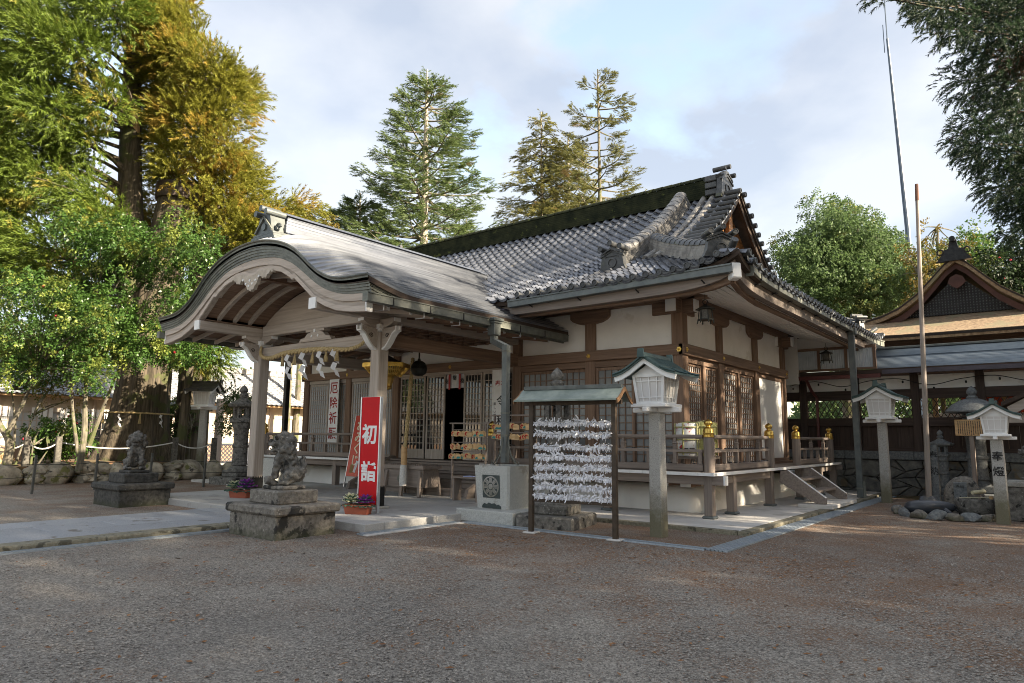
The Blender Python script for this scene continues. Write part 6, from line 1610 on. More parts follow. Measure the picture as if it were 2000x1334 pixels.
MB().box(-3.4, 6.4, YC-.03, YC+.15, 2.07, 2.33, .01).build('rail', W_C['x'], cor); MB().box(-3.4, 6.4, YC-.02, YC+.15, 2.90, 3.2, .01).build('lintel', W_C['x'], cor)
for x in (-2.7, -1.1, .55, 2.2, 3.85, 5.5): MB().box(x-.11, x+.11, YC-.06, YC+.16, 1.31, 3.9, .01).build('post', W_C['z'], cor)
for a, b in ((-2.59, -1.21), (-.99, .44), (.66, 2.09), (2.31, 3.74), (3.96, 5.39)):
    m = MB()
    L_ = b-a; st = .17
    for k in range(-4, int(L_/st)+4):
        for sg in (-1, 1):
            x0_ = a+k*st; p0, p1 = [x0_, 2.33], [x0_+sg*.34, 2.90]
            lo_, hi_ = max(0, min((a-p0[0])/(p1[0]-p0[0]), (b-p0[0])/(p1[0]-p0[0]))), min(1, max((a-p0[0])/(p1[0]-p0[0]), (b-p0[0])/(p1[0]-p0[0])))
            if lo_ < hi_: m.bar((lerp(p0[0], p1[0], lo_), YC+.05+.012*sg, lerp(2.33, 2.90, lo_)), (lerp(p0[0], p1[0], hi_), YC+.05+.012*sg, lerp(2.33, 2.90, hi_)), .022, .022, (0, 1, 0))
    m.build('lattice', W_C['z'], cor)
MB().box(-3.4, 6.4, YC+.05, YC+.1, 3.2, 3.62).build('plaster_band', PLASTER, cor)
COPB = mk('blue_copper', (.12, .15, .19), (.22, .26, .31), sc=4, rough=.35, metal=.6, stretch=(.3, 4, 1), rnd=.15)
for k in range(11):
    y0, y1 = lerp(13.25, 16.3, k/11), lerp(13.25, 16.3, (k+1)/11); z0, z1 = lerp(3.80, 4.50, (k/11)**1.1), lerp(3.80, 4.50, ((k+1)/11)**1.1)
    MB().slab([[(x, y0, z0+.03) for x in (-3.6, 6.6)], [(x, y1+.03, z1+.012) for x in (-3.6, 6.6)]], .03).build('copper_sheet', COPB, cor)
MB().box(-3.6, 6.6, 16.0, 16.6, 4.45, 4.70, .02).build('ridge', COPB, cor); MB().box(-3.6, 6.6, 15.9, 16.7, 4.70, 4.77, .01).build('ridge_cap', COPPER, cor)
MB().box(-3.6, 6.6, 13.22, 13.40, 3.66, 3.78).build('eave_board', W_C['x'], cor)
MB().box(-3.6, -.2, 13.08, 13.20, 3.52, 3.64).build('gutter', mk('red_brown_gutter', (.10, .025, .022), (.15, .04, .035), rough=.5), cor); MB().box(-.15, 6.6, 13.08, 13.2, 3.62, 3.74).build('gutter', mk('purple_gutter', (.05, .04, .055), (.08, .065, .085), rough=.5), cor)
MB().tube([(-2.35, 13.14, 3.55), (-2.3, 13.5, 3.2), (-2.25, 13.9, 3.0), (-2.25, 13.9, 1.3)], .05, 8).build('downspout', MATS['red_brown_gutter'], cor)
m = MB(); rr2 = random.Random(3); pts = [(-3+.8*k, 13.6, 3.42+.10*math.sin(k*2.2)+rr2.uniform(-.05, .05)) for k in range(12)]; m.tube(smoothpts(pts, 5), .012, 5)
for p in pts: m.obox((p[0]+.1, 13.6, p[2]-.10), (.05, .05, .08), None, .015)
m.build('light_cable', BLACKM, cor)
MB().box(-3.4, 6.4, 16.6, 16.7, 0, 1.6).build('rear_wall', W_C['x'], cor)
# inner buildings glimpsed through the lattice
t = thing('inner_shrine', 'vermilion inner shrine glimpsed through the corridor lattice', 'building', (2.0, 15.6, 0), world=True)
MB().box(1.6, 6, 15.3, 15.5, 2.5, 3.4).build('beam', VERM, t); MB().box(.6, 6, 15.45, 15.6, 1.2, 2.5).build('wall', PLASTER, t)
for x in (.9, 1.8, 2.7, 3.6, 4.5): MB().box(x-.07, x+.07, 15.25, 15.4, .3, 3.3).build('post', NEWWOOD, t)
# translucent screen above the connecting roof
t = thing('wind_screen', 'band of ribbed translucent panels under the hall eave at the back', 'screen', (-2.0, 13.2, 3.8), world=True)
RIB = mk('ribbed_sheet', (.40, .43, .45), (.50, .53, .55), sc=3, rough=.35, transl=.3)
xs = [-3.3, -2.75, -1.95, -1.15, -.35]
for a, b in zip(xs, xs[1:]):
    n = int((b-a)/.035); rows = [[(lerp(a+.04, b-.04, k/n), 13.22+.012*(k % 2), z) for k in range(n+1)] for z in (3.86, 4.46)]; MB().grid(rows).build('panel', RIB, t)
for x in xs: MB().box(x-.04, x+.04, 13.17, 13.28, 3.80, 4.52).build('stile', W_HALL['z'], t)
MB().box(-3.35, -.30, 13.16, 13.29, 4.46, 4.54).build('top_rail', W_HALL['x'], t); MB().box(-3.35, -.30, 13.16, 13.29, 3.79, 3.86).build('bottom_rail', W_HALL['x'], t)
MB().box(-3.4, -2.56, 13.05, 13.15, 3.4, 4.95).build('plaster_return', PLASTER, hall)
MB().box(-3.4, -.75, 13.25, 13.33, 4.54, 4.9).build('plaster_return', PLASTER, hall)

# ================================================================= bark-roofed gable behind
t = thing('bark_roofed_hall', 'inner hall with thick brown bark gable roof and lattice pediment', 'building', (1.4, 22, 0), world=True)
THATCH = mk('cypress_bark', (.15, .10, .06), (.32, .23, .14), sc=10, rough=1., bump=.6, bsc=50, stretch=(1, 1, 1), spots=((.20, .17, .10), 1.2, .52))
THD = mk('bark_edge', (.018, .014, .012), (.045, .036, .03), sc=20, rough=1., stretch=(1, 1, 12))
cx_ = 1.38
gp_ = [(0, 8.40), (.35, 8.15), (.8, 7.65), (1.3, 7.12), (1.9, 6.68), (2.5, 6.42), (3.2, 6.25)]
def gzr(d): return float(np.interp(abs(d), [p[0] for p in gp_], [p[1] for p in gp_]))
dd = [-3.2+6.4*k/40 for k in range(41)]
MB().slab([[(cx_+d, y, gzr(d)) for d in dd] for y in (19.3, 20.5, 22, 25)], .24).build('roof_gable', THATCH, t, True, 40)
for k in range(3): MB().grid([[(cx_+d, 19.29-.0+.02*k, gzr(d)-.02-.08*k) for d in dd], [(cx_+d, 19.29+.02*k, gzr(d)-.095-.08*k) for d in dd]]).build('roof_edge', THD, t)
MB().grid([[(cx_+d*.94, 19.45, gzr(d)-.26) for d in dd], [(cx_+d*.90, 19.45, gzr(d)-.46) for d in dd]]).build('barge_board', mk('dark_red_board', (.05, .022, .017), (.09, .04, .03)), t)
tri_ = [(-1.75, 6.32), (1.75, 6.32), (.95, 6.85), (.0, 7.75), (-.95, 6.85)]
MB().prism([(cx_+a, b) for a, b in tri_], 'y', 19.85, 19.88).build('pediment', mk('pale_screen', (.45, .50, .48), (.55, .6, .58)), t)
m = MB()
for k in range(37): x = cx_-1.75+3.5*k/36; h = interp(abs(x-cx_), [0, .95, 1.75], [7.75, 6.85, 6.32]); m.box(x-.03, x+.03, 19.78, 19.82, 6.3, h)
for k in range(14): z = 6.34+.10*k; w = interp(z, [6.32, 6.85, 7.75], [1.75, .95, 0]); m.box(cx_-w, cx_+w, 19.76, 19.80, z-.025, z+.025)
m.build('pediment_lattice', BLACKM, t)
m = MB().prism([(cx_-.28, 7.42), (cx_-.2, 7.62), (cx_, 7.72), (cx_+.2, 7.62), (cx_+.28, 7.42), (cx_+.15, 7.28), (cx_, 7.18), (cx_-.15, 7.28)], 'y', 19.40, 19.46); m.build('gable_pendant', MATS['dark_red_board'], t)
skz = lambda y: 6.32-.48*(19.9-y)+.04*(19.9-y)**2
MB().slab([[(x, y, skz(y)+.15*math.exp(-(x+2.2)/.7)) for x in [-2.2+.5*k for k in range(18)]] for y in (17.3, 17.8, 18.3, 18.9, 19.5, 20.0)], .20).build('skirt_roof', THATCH, t, True, 40)
for k in range(2): MB().grid([[(x, 17.29+.02*k, skz(17.3)-.02-.1*k+.15*math.exp(-(x+2.2)/.7)) for x in [-2.2+.5*i for i in range(18)]], [(x, 17.29+.02*k, skz(17.3)-.11-.1*k+.15*math.exp(-(x+2.2)/.7)) for x in [-2.2+.5*i for i in range(18)]]]).build('roof_edge', THD, t)
MB().box(-1.6, 6, 19.9, 25, 3.5, 6.2).build('wall', W_C['x'], t)
MB().box(cx_-.22, cx_+.22, 19.35, 25, 8.36, 8.62, .03).build('ridge', BRR, t)
o = MB().prism([(cx_-.55, 8.2), (cx_-.4, 8.42), (cx_-.3, 8.62), (cx_-.16, 8.66), (cx_-.1, 8.98), (cx_+.1, 8.98), (cx_+.16, 8.66), (cx_+.3, 8.62), (cx_+.4, 8.42), (cx_+.55, 8.2)], 'y', 19.2, 19.4).build('ridge_end_ornament', BLACKM, t)
MB().tube([(cx_, 19.0, 8.98), (cx_, 19.6, 9.02)], .10, 8).build('ornament_roll', BLACKM, o)
for s in (-1, 1): MB().tube([(cx_+s*(.42+.1*math.cos(k*.6)), 19.2, 8.55+.1*math.sin(k*.6)) for k in range(11)], .03, 6).build('ornament_scroll', BLACKM, o)
# radio mast
t = thing('radio_mast', 'tall slim blue-grey radio mast rising behind the trees', 'mast', (-5.7, 62, 0), world=True)
bse = Vector((3.866, -9.834, 1.6)); dirA = Vector((-.15, 1.12, .31)); dirB = Vector((-.15, 1.06, .63))
pa = bse+dirA*64; k_ = (pa.y-bse.y)/dirB.y; pb = bse+dirB*k_
BLU = mk('painted_steel', (.045, .07, .11), (.08, .115, .165), sc=1, rough=.5)
MB().tube([(pa.x, pa.y, 0), (pa.x, pa.y, pa.z), (pb.x, pb.y, lerp(pa.z, pb.z, .86))], [.30, .23, .11], 10).build('shaft', BLU, t, True); MB().tube([(pb.x+.0, pb.y, lerp(pa.z, pb.z, .78)), (pb.x, pb.y, pb.z+3)], .06, 6).tube([(pb.x-.3, pb.y, lerp(pa.z, pb.z, .80)), (pb.x-.3, pb.y, lerp(pa.z, pb.z, .93))], .04, 6).build('aerial', BLU, t)
# ================================================================= left side: raised garden, wall, fence
tr = MB(); xs = [-75, -55, -42, -34, -30, -27, -24.5, -22.6, -21.75]; ysg = [-40, -20, -12, -8, -5, -3, -1, 1, 3, 3.9]
def gzz(x, y): return .50+.10*math.sin(x*.7+y*.5)*.6+.22*math.exp(-((x+23.9)**2+(y-1.84)**2)/6)
MOSSG = mk('mossy_soil', (.055, .05, .018), (.15, .10, .05), sc=2.5, rough=1., bump=.5, bsc=20, spots=((.20, .10, .05), 1.4, .56))
tr.slab([[(x, y, gzz(x, y) if x > -60 else .3) for x in xs] for y in ysg], 1.2)
tag(tr.build('terrain', MOSSG, None, True), 'raised mossy garden ground under the old cedar', kind='structure')
gw = thing('garden_wall', 'low retaining wall of rough mossy boulders round the cedar', 'wall', (-21.2, -1, 0), world=True)
GR = mk('wall_boulder', (.17, .15, .115), (.40, .355, .275), sc=3.5, rough=.95, bump=.5, bsc=14, rnd=.22, spots=((.13, .13, .045), 2.4, .57), spots2=((.05, .046, .04), 4, .63))
rr = random.Random(21)
def wl(y): return -21.2+.20*y-.0
y = -10.
while y < 3.9:
    w = rr.uniform(.20, .40); big = rr.random() < .4
    x = wl(y+w)
    if big:
        v, f = blob(1, (0, 0, 0), 3, rr.randint(0, 999), .15, 1.6, (.46, w*1.35, .42)); o = MB().add([(p[0]+x, p[1]+y+w, p[2]+.26) for p in v], f).build('boulder', GR, gw, True, 45)
    else:
        for z, h in ((.14, .27), (.45, .25)):
            ww = w*rr.uniform(.95, 1.15); v, f = blob(1, (0, 0, 0), 3, rr.randint(0, 999), .16, 1.8, (.42, ww, h)); MB().add([(p[0]+x+rr.uniform(-.04, .06), p[1]+y+w+rr.uniform(-.06, .06), p[2]+z) for p in v], f).build('boulder', GR, gw, True, 45)
    y += w*(2.15 if big else 1.62)
for k in range(7):
    v, f = blob(1, (0, 0, 0), 2, 500+k, .14, 1.4, (rr.uniform(.38, .5), .36, rr.uniform(.22, .34))); MB().add([(p[0]-20.9-k*.75, p[1]+4.0, p[2]+.24) for p in v], f).build('boulder', GR, gw, True, 45)
MB().box(-25.5, -21.0, 3.2, 3.85, -.1, .42).build('wall_core', SOIL, gw)
# stone fence posts with a sagging rope
fpos = [(-22.6, -5.2), (-22.2, -3.9), (-22.05, -3.15), (-21.85, -2.3), (-21.75, -1.45), (-21.0, 1.0 if False else -.1), (-21.35, 2.15), (-21.2, 3.55)]
names = ('leftmost, by the logs', 'second from the left edge', 'third from the left edge', 'left of the forked tree', 'beside the forked tree', 'in front of the cedar roots', 'right of the cedar roots', 'beside the brown roofed lantern')
PST = mk('dark_post_stone', (.05, .045, .038), (.13, .12, .10), sc=14, rough=.95, bump=.4, bsc=40)
for (x, y), nm in zip(fpos, names):
    if nm.startswith('in front of'): continue
    o = MB().obox((0, 0, .5), (.17, .17, 1.15), None, .02).build('fence_post', PST, None); o.location = (x, y, .42); tag(o, 'dark square stone fence post on the garden wall, '+nm, 'post', 'stone fence posts of the garden')
def sag(a, b, z, d=.18): return [(lerp(a[0], b[0], t), lerp(a[1], b[1], t), z-d*4*t*(1-t)) for t in [k/10 for k in range(11)]]
cr = MB()
for a, b in zip(fpos[1:], fpos[2:]):
    if b == fpos[5]: b = fpos[6]
    if a == fpos[5]: continue
    cr.tube(sag(a, b, 1.32, .22), .022, 6)
tag(cr.build('barrier_rope', ROPEW, None, True), 'pale rope sagging between the stone fence posts', 'rope')
STK = mk('stake_metal', (.045, .048, .042), (.09, .09, .08), sc=6, rough=.7)
spos = [(-17.5, -3.35), (-17.9, -1.7), (-18.3, .0), (-17.0, 1.05)]
for (x, y), nm in zip(spos, ('nearest the left edge', 'left of the far lion', 'behind the far lion', 'right of the far lion')):
    o = MB().bar((0, 0, -.05), (.05, .0, 1.02), .07, .05).build('wire_stake', STK, None); o.location = (x, y, 0); tag(o, 'slim dark stake carrying wires along the boulder wall, '+nm, 'stake', 'wire stakes')
wr = MB()
for z in (.45, .78):
    for a, b in zip([(-17.2, -6.5)]+spos, spos+[(-16.4, 3.0)]): wr.tube(sag(a, b, z, .03), .008, 4)
tag(wr.build('fence_wire', BLACKM, None), 'thin dark wires strung along the stakes', 'wire')
MB().box(-17.2, -15.5, 1.9, 2.15, -.03, .03).build('kerb', CONC, None)['kind'] = 'structure'
# cut logs
LOG = mk('cut_wood', (.45, .28, .13), (.6, .4, .22), sc=14, rough=.8)
for k, (y, z) in enumerate(((-5.3, .75), (-4.75, .72), (-4.2, .74), (-5.0, 1.12), (-4.4, 1.08), (-2.9, .76), (-2.3, .74))):
    o = thing('cut_log', 'sawn log end in the low stack behind the fence, %s' % ('bottom left', 'bottom middle', 'bottom right', 'top left', 'top right', 'lone left', 'lone right')[k], 'log', (-24.0, y, z), 0, 'sawn logs')
    MB().tube([(-.5, 0, 0), (.3, 0, 0)], .24, 12).build('bark', BARK2, o, True); MB().tube([(.3, 0, 0), (.312, 0, 0)], .225, 12).build('cut_face', LOG, o)

# ================================================================= long tiled house behind the garden
hs = thing('tiled_house', 'long low white-walled house with grey tiled roof behind the cedar', 'building', (-33, 4, 0), world=True)
XH = -31.5
MB().box(XH-5, XH, -22, 24, 0, 3.5).build('wall', mk('cream_wall', (.42, .37, .29), (.52, .46, .37), sc=2), hs)
MB().box(XH, XH+.05, -22, 24, .2, 1.05).build('wainscot', mk('tan_boarding', (.20, .12, .075), (.3, .19, .12), sc=2, stretch=(1, 8, .3)), hs)
MB().box(XH, XH+.06, -22, 24, 2.55, 2.72).build('lintel', W_PORCH['y'], hs)
MB().box(XH+.0, XH+.9, -22, 24, 3.18, 3.26).build('soffit', mk('orange_soffit', (.45, .28, .14), (.55, .36, .2)), hs)
rr = random.Random(6); y = -21.
while y < 23:
    MB().box(XH-.02, XH+.08, y-.07, y+.07, 0, 3.2).build('post', W_PORCH['z'], hs)
    if y < 6 or y > 13:
        w = MB().box(XH+.01, XH+.03, y+.1, y+1.7, 1.08, 2.5).build('window', GLASS if rr.random() < .5 else SHOJI, hs)
        m = MB()
        for k in range(7): m.box(XH+.03, XH+.06, y+.1+1.6*k/6-.02, y+.1+1.6*k/6+.02, 1.08, 2.5)
        for k in range(5): m.box(XH+.032, XH+.058, y+.1, y+1.7, 1.08+1.42*k/4-.02, 1.08+1.42*k/4+.02)
        m.build('window_bars', W_PORCH['z'], w)
    y += 1.85
y = -4.
for k in range(46):    # paper slips pinned under the eave
    if rr.random() < .9: MB().box(XH+.10, XH+.115, y, y+.16, 2.30, 2.72).build('name_slip', WHITE, hs)
    y += .4 if k % 9 == 8 else .22
# roof with rolls and stepped courses
def house_roof(x0, x1, z0, z1, y0, y1, name, par):
    m = MB(); nr = 15; per = 5; n = int((y1-y0)/.30); rows = []
    for r in range(nr):
        for e in (0, 1):
            u = (r+e*.98)/nr; x = lerp(x0, x1, u); z = lerp(z0, z1, u**1.08)+(.035 if e == 0 else .0); row = []
            for k in range(n*per+1):
                ph = (k % per)/per; row.append((x, y0+(y1-y0)*k/(n*per), z+.05*math.exp(-((ph-.0)/.16)**2)+.05*math.exp(-((ph-1.0)/.16)**2)-.01))
            rows.append(row)
    m.grid(rows); o = m.build(name, mk('pale_house_tile', (.15, .155, .165), (.29, .295, .305), sc=3, rough=.42, bump=.1, bsc=20) if 'pale_house_tile' not in MATS else MATS['pale_house_tile'], par); o['kind'] = 'stuff'  # paler grey than the hall's roof tiles
house_roof(XH+1.1, XH-2.6, 3.25, 5.25, -22, 24, 'roof_tiles', hs)
MB().box(XH-2.9, XH-2.45, -22, 24, 5.2, 5.55, .03).build('ridge', TILE_L, hs); m = MB()
for k in range(100): y = -21.8+.46*k; m.tube([(XH-2.4, y, 5.50), (XH-2.95, y, 5.50)], .06, 6)
m.build('ridge_studs', TILE_L, hs)
MB().add([(XH-2.6, -22, 5.2), (XH-2.6, 24, 5.2), (XH-6.2, 24, 3.3), (XH-6.2, -22, 3.3)], [(0, 1, 2, 3)]).build('rear_roof', TILE_L, hs)
# white diagonal lattice fence and low wall beyond the lantern
t = thing('lattice_fence', 'white diagonal lattice fence in the sun behind the far stone lantern', 'fence', (-27.5, 9, 0), world=True)
m = MB()
for k in range(40):
    for sg in (-1, 1):
        y0 = 4.6+.20*k; m.bar((-27.5+.02*sg, y0, .35), (-27.5+.02*sg, y0+sg*.75, 1.1), .03, .04, (1, 0, 0))
m.build('lattice', WHITE, t)
MB().box(-27.56, -27.44, 4.2, 13, 1.1, 1.2).build('top_rail', WHITE, t); MB().box(-27.56, -27.44, 4.2, 13, .25, .35).build('bottom_rail', WHITE, t)
for y in (4.3, 6.4, 8.6, 10.8, 12.9): MB().box(-27.58, -27.42, y-.06, y+.06, 0, 1.25).build('post', WHITE, t)
t = thing('street_post', 'square timber post standing in the sun behind the brown roofed lantern', 'post', (-25.3, 5.9, 0)); MB().box(-.13, .13, -.13, .13, 0, 3.2, .01).build('shaft', W_PORCH['z'], t); MB().box(-.2, .2, -.2, .2, 0, .15, .01).build('base_stone', STONE, t)
t = thing('red_gate_post', 'reddish timber gate with small roof behind the cedar', 'gate', (-25.5, 4.3, 0))
for y in (-.5, .6): MB().box(-.09, .09, y-.09, y+.09, 0, 2.7).build('post', mk('red_timber%d' % int(y*10), (.16, .06, .035), (.24, .1, .06)), t)
MB().prism([(-1.0, 2.7), (.05, 3.1), (1.1, 2.7), (1.1, 2.62), (.05, 3.0), (-1.0, 2.62)], 'x', -.5, .5).build('roof', BRR, t); MB().box(-.08, .08, -.6, .7, 2.3, 2.45).build('beam', W_HALL['y'], t)
# ================================================================= trees
def frames(D, roll):
    D = D/np.linalg.norm(D, axis=1, keepdims=True); up = np.tile(np.array([0, 0, 1.]), (len(D), 1)); up[np.abs(D[:, 2]) > .95] = (1, 0, 0)
    Y = np.cross(up, D); Y /= np.linalg.norm(Y, axis=1, keepdims=True); Z = np.cross(D, Y); c, s = np.cos(roll)[:, None], np.sin(roll)[:, None]
    return np.stack([D, Y*c+Z*s, -Y*s+Z*c], 2)
def scatter(PV, PF, pos, D, sc, roll):
    n = len(pos); R = frames(D, roll); V = np.einsum('nij,pj->npi', R, PV)*np.asarray(sc)[:, None, None]+pos[:, None, :]
    F = (PF[None]+(np.arange(n)*len(PV))[:, None, None]).reshape(-1, PF.shape[1]); return V.reshape(-1, 3), F
def proto_needles(n, seed, droop=.3, spread=.6, ln=(.30, .5), w=.022, u0=.05, flat=1.):
    g = np.random.default_rng(seed); V = []; F = []
    for k in range(n):
        u = g.uniform(u0, 1.); p = np.array([u, 0, -droop*u*u]); t = np.array([1, 0, -2*droop*u]); t /= np.linalg.norm(t)
        a = g.uniform(0, 2*PI); d = t+spread*np.array([0, math.cos(a), math.sin(a)*flat]); d /= np.linalg.norm(d); L = g.uniform(*ln)*(1.15-.45*u)
        s = np.cross(d, g.normal(size=3)); s = s/np.linalg.norm(s)*w; b = len(V); V += [p-s, p+s, p+d*L+np.array([0, 0, -.1*L])]; F.append((b, b+1, b+2))
    return np.array(V), np.array(F)
def proto_leaves(n, seed, L=.5, W=.26, r=.5):
    g = np.random.default_rng(seed); V = []; F = []
    for k in range(n):
        p = np.array([g.uniform(0, 1), g.normal()*r*.4, g.normal()*r*.35]); d = np.array([.6, g.normal()*.8, g.normal()*.5-.1]); d /= np.linalg.norm(d)
        s = np.cross(d, np.array([g.normal()*.5, g.normal()*.5, 1.])); s /= np.linalg.norm(s); nn = np.cross(s, d); l = L*g.uniform(.7, 1.2); b = len(V)
        V += [p, p+d*l*.5+s*W*.5+nn*.05, p+d*l-nn*.06, p+d*l*.5-s*W*.5+nn*.05]; F.append((b, b+1, b+2, b+3))
    return np.array(V), np.array(F)
CED = [proto_needles(34, s, d, .62, (.24, .40), .024) for s, d in ((1, .10), (2, -.15), (9, .28))]
CEDN = [proto_needles(40, s, .22, .7, (.22, .38), .026) for s in (11, 12)]
FIR = [proto_needles(24, s, .05, .9, (.30, .45), .030, .0, .45) for s in (3, 4)]
SOFT = [proto_needles(26, s, .35, .8, (.25, .45), .026, .0, .6) for s in (5, 6)]
LEAF = [proto_leaves(9, s) for s in (7, 8)]
def leafmat(name, c1, c2, c3=None, sc=.7, thr=.52, rough=.55, transl=.32):
    m = mk(name, c1, c2, sc=9., rough=rough, transl=transl, spec=.35, spots=((*c3, ) and (c3, sc, thr)) if c3 else None, lo=.25, hi=.75); return m
M_CED = leafmat('cedar_foliage', (.055, .105, .012), (.165, .215, .030), (.25, .225, .040), .55, .58)
M_CED2 = leafmat('golden_cedar_foliage', (.13, .15, .02), (.31, .29, .045), (.36, .26, .05), .5, .54, transl=.45)
M_CEDS = leafmat('shaded_cedar_foliage', (.016, .036, .018), (.04, .07, .028), (.10, .05, .03), .5, .60)  # darkened copy of the cedar green; the shade is put into the colour
M_FIR = leafmat('fir_foliage', (.07, .115, .04), (.17, .22, .075), (.17, .125, .055), .5, .64, transl=.42)
M_GOLD = leafmat('yellowing_conifer_foliage', (.15, .155, .05), (.29, .27, .085), (.28, .20, .08), .5, .6, transl=.45)
M_PINE = leafmat('pine_foliage', (.10, .115, .035), (.22, .21, .065), (.24, .165, .06), .5, .6, transl=.45)
M_CAM = leafmat('glossy_leaf', (.026, .062, .014), (.085, .165, .032), (.20, .24, .05), .9, .54, rough=.36, transl=.38)
M_OAK = leafmat('evergreen_leaf', (.05, .10, .038), (.14, .20, .07), (.25, .26, .08), .45, .58, transl=.42)
M_YEL = leafmat('yellow_leaf', (.12, .10, .02), (.24, .17, .035), (.08, .11, .02), .8, .5)
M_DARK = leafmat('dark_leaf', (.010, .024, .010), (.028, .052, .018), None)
def foliage(name, mat, parts, parent):
    V = []; F = []; b = 0
    for v, f in parts: V.append(v); F.append(f+b); b += len(v)
    V = np.concatenate(V); F = np.concatenate(F); o = off_of(parent)
    return mobj(name, tri_mesh(name, V-np.array(o), F, mat, False), parent)
def crown_cluster(protos, centers, radii, n_per, size, rg, axis=None, droop=.15, shell=.55, squash=.75):
    """tufts spread through clumps; each tuft points away from the tree axis and the clump's middle"""
    parts = []; P = []; D = []; S = []
    for (c, r) in zip(centers, radii):
        n = int(n_per*r*r); d = rg.normal(size=(n, 3)); d /= np.linalg.norm(d, axis=1, keepdims=True); u = rg.uniform(shell**3, 1, n)**(1/3)
        p = np.array(c)+d*(u*r)[:, None]*np.array([1, 1, squash]); out = d*.8
        if axis is not None:
            h = np.array(c)[None]-np.array([axis[0], axis[1], 0]); h[:, 2] = 0; h /= (np.linalg.norm(h, axis=1, keepdims=True)+1e-6); out = out+h*.9
        out[:, 2] -= droop; out += rg.normal(size=(n, 3))*.25; P.append(p); D.append(out); S.append(rg.uniform(.7, 1.25, n)*size)
    P, D, S = np.concatenate(P), np.concatenate(D), np.concatenate(S); k = rg.integers(0, len(protos), len(P))
    for i, (pv, pf) in enumerate(protos): m = k == i; parts.append(scatter(pv, pf, P[m], D[m], S[m], rg.uniform(-.6, .6, m.sum())))
    return parts
def trunk_mesh(path, radii, n=14, ridges=0, amp=.0, seed=0):
    P = smoothpts(path, 5); L = np.linspace(0, len(radii)-1, len(P)); R = np.interp(L, range(len(radii)), radii); m = MB(); rows = []; rr = random.Random(seed); ph = [rr.uniform(0, 6) for _ in range(4)]
    for i, p in enumerate(P):
        ring = []
        for k in range(n):
            a = 2*PI*k/n; w = 1+amp*(math.sin(ridges*a+ph[0]+i*.05)*.6+math.sin((ridges*.6+1)*a+ph[1])*.5)*(R[i]/max(R))**.6; ring.append((p.x+R[i]*w*math.cos(a), p.y+R[i]*w*math.sin(a), p.z))
        rows.append(ring)
    m.grid(rows, True); return m
def limbs(m, axis_pt, targets, r0, rr, bend=.3):
    for c in targets:
        c = Vector(c); b = Vector(axis_pt(c)); mid = b.lerp(c, .5)+Vector((rr.uniform(-.2, .2), rr.uniform(-.2, .2), bend)); m.tube(smoothpts([b, mid, c], 4), [r0*(1-.85*k/8) for k in range(9)], 5, False)
CAMP = np.array([3.866, -9.834, 1.6])
_fr = np.array([_r2[:], _u2[:], _f[:]])
def along(px, py, t):     # a point t metres out in the direction of a spot in the photo, used when siting far trees
    d = np.array(_f)+((px-1000)*np.array(_r2)-(py-667)*np.array(_u2))/1329.37; return CAMP+d*t

# ---- the sacred cedar
rg = np.random.default_rng(5); rr = random.Random(9)
t = thing('sacred_cedar', 'huge old cedar with fluted trunk, straw rope and metal-banded top', 'tree', (-23.9, 1.84, .4), world=True)
tk = trunk_mesh([(-23.9, 1.84, .3), (-23.9, 1.85, .8), (-23.88, 1.87, 1.8), (-23.8, 1.92, 3.2), (-23.65, 2.1, 7), (-23.35, 2.4, 11.3)], [1.65, 1.38, 1.08, .95, .78, .62], 56, 11, .14, 3).build('trunk', BARK, t, True, 60)
trunk_mesh([(-24.1, 1.6, 4.5), (-24.5, 1.3, 9), (-24.85, 1.08, 13), (-25.1, .85, 19), (-25.2, .8, 23)], [.55, .48, .40, .28, .12], 18, 6, .08, 4).build('second_stem', BARK, t, True, 60)
MB().lathe([(.80, 0), (.80, .62), (.78, .64)], 22, (-23.35, 2.4, 10.95)).build('metal_band', mk('brown_sheet_metal', (.05, .035, .03), (.09, .065, .055), rough=.5, metal=.3), t, True)
MB().tube([(-24.75, 1.2, 13.6), (-24.55, 1.0, 14.2), (-24.4, .9, 14.9)], [.16, .20, .05], 8).build('broken_limb', LOG, t)
for a, b, c in (((-24.9, 1.05, 14.8), (-26, -.2, 15.2), (-27.2, -1.6, 14.8)), ((-24.9, 1.0, 13.6), (-25.6, .2, 13.7), (-26.4, -.7, 13.4)), ((-24.6, 1.2, 10), (-25.6, 0, 10.6), (-26.8, -1.3, 10.2))):
    MB().tube(smoothpts([a, b, c], 5), [.2-.015*k for k in range(11)], 8).build('limb', BARK, t, True)
cl = []; rad = []
for k in range(120):      # left-hand crown
    px, py = rg.uniform(-110, 250), rg.uniform(-60, 560)
    if 208 < px and 30 < py < 480: continue
    if py > 470 and px > 120: continue
    cl.append(along(px, py, rg.uniform(23, 27.5))); rad.append(rg.uniform(.7, 1.25))
lm = MB(); limbs(lm, lambda c: (-24.7, 1.1, max(5, c.z-.8)), cl[::2], .10, rr); lm.build('branches', BARK, t, True)
foliage('crown', M_CED, crown_cluster(CED, cl, rad, 120, .62, rg, (-24.6, 1.1), -.05, .2), t)
rp2 = thing('trunk_rope', 'thin straw rope with paper streamers tied round the old cedar trunk', 'rope', (-23.9, 1.85, 2.4), world=True)
rope('rope_strand', [(-23.9+1.22*math.cos(a), 1.86+1.22*math.sin(a), 2.38-.02*math.cos(a-1)) for a in [2*PI*k/22 for k in range(23)]], (.03, .03), STRAW, rp2, 12, 3, 3)
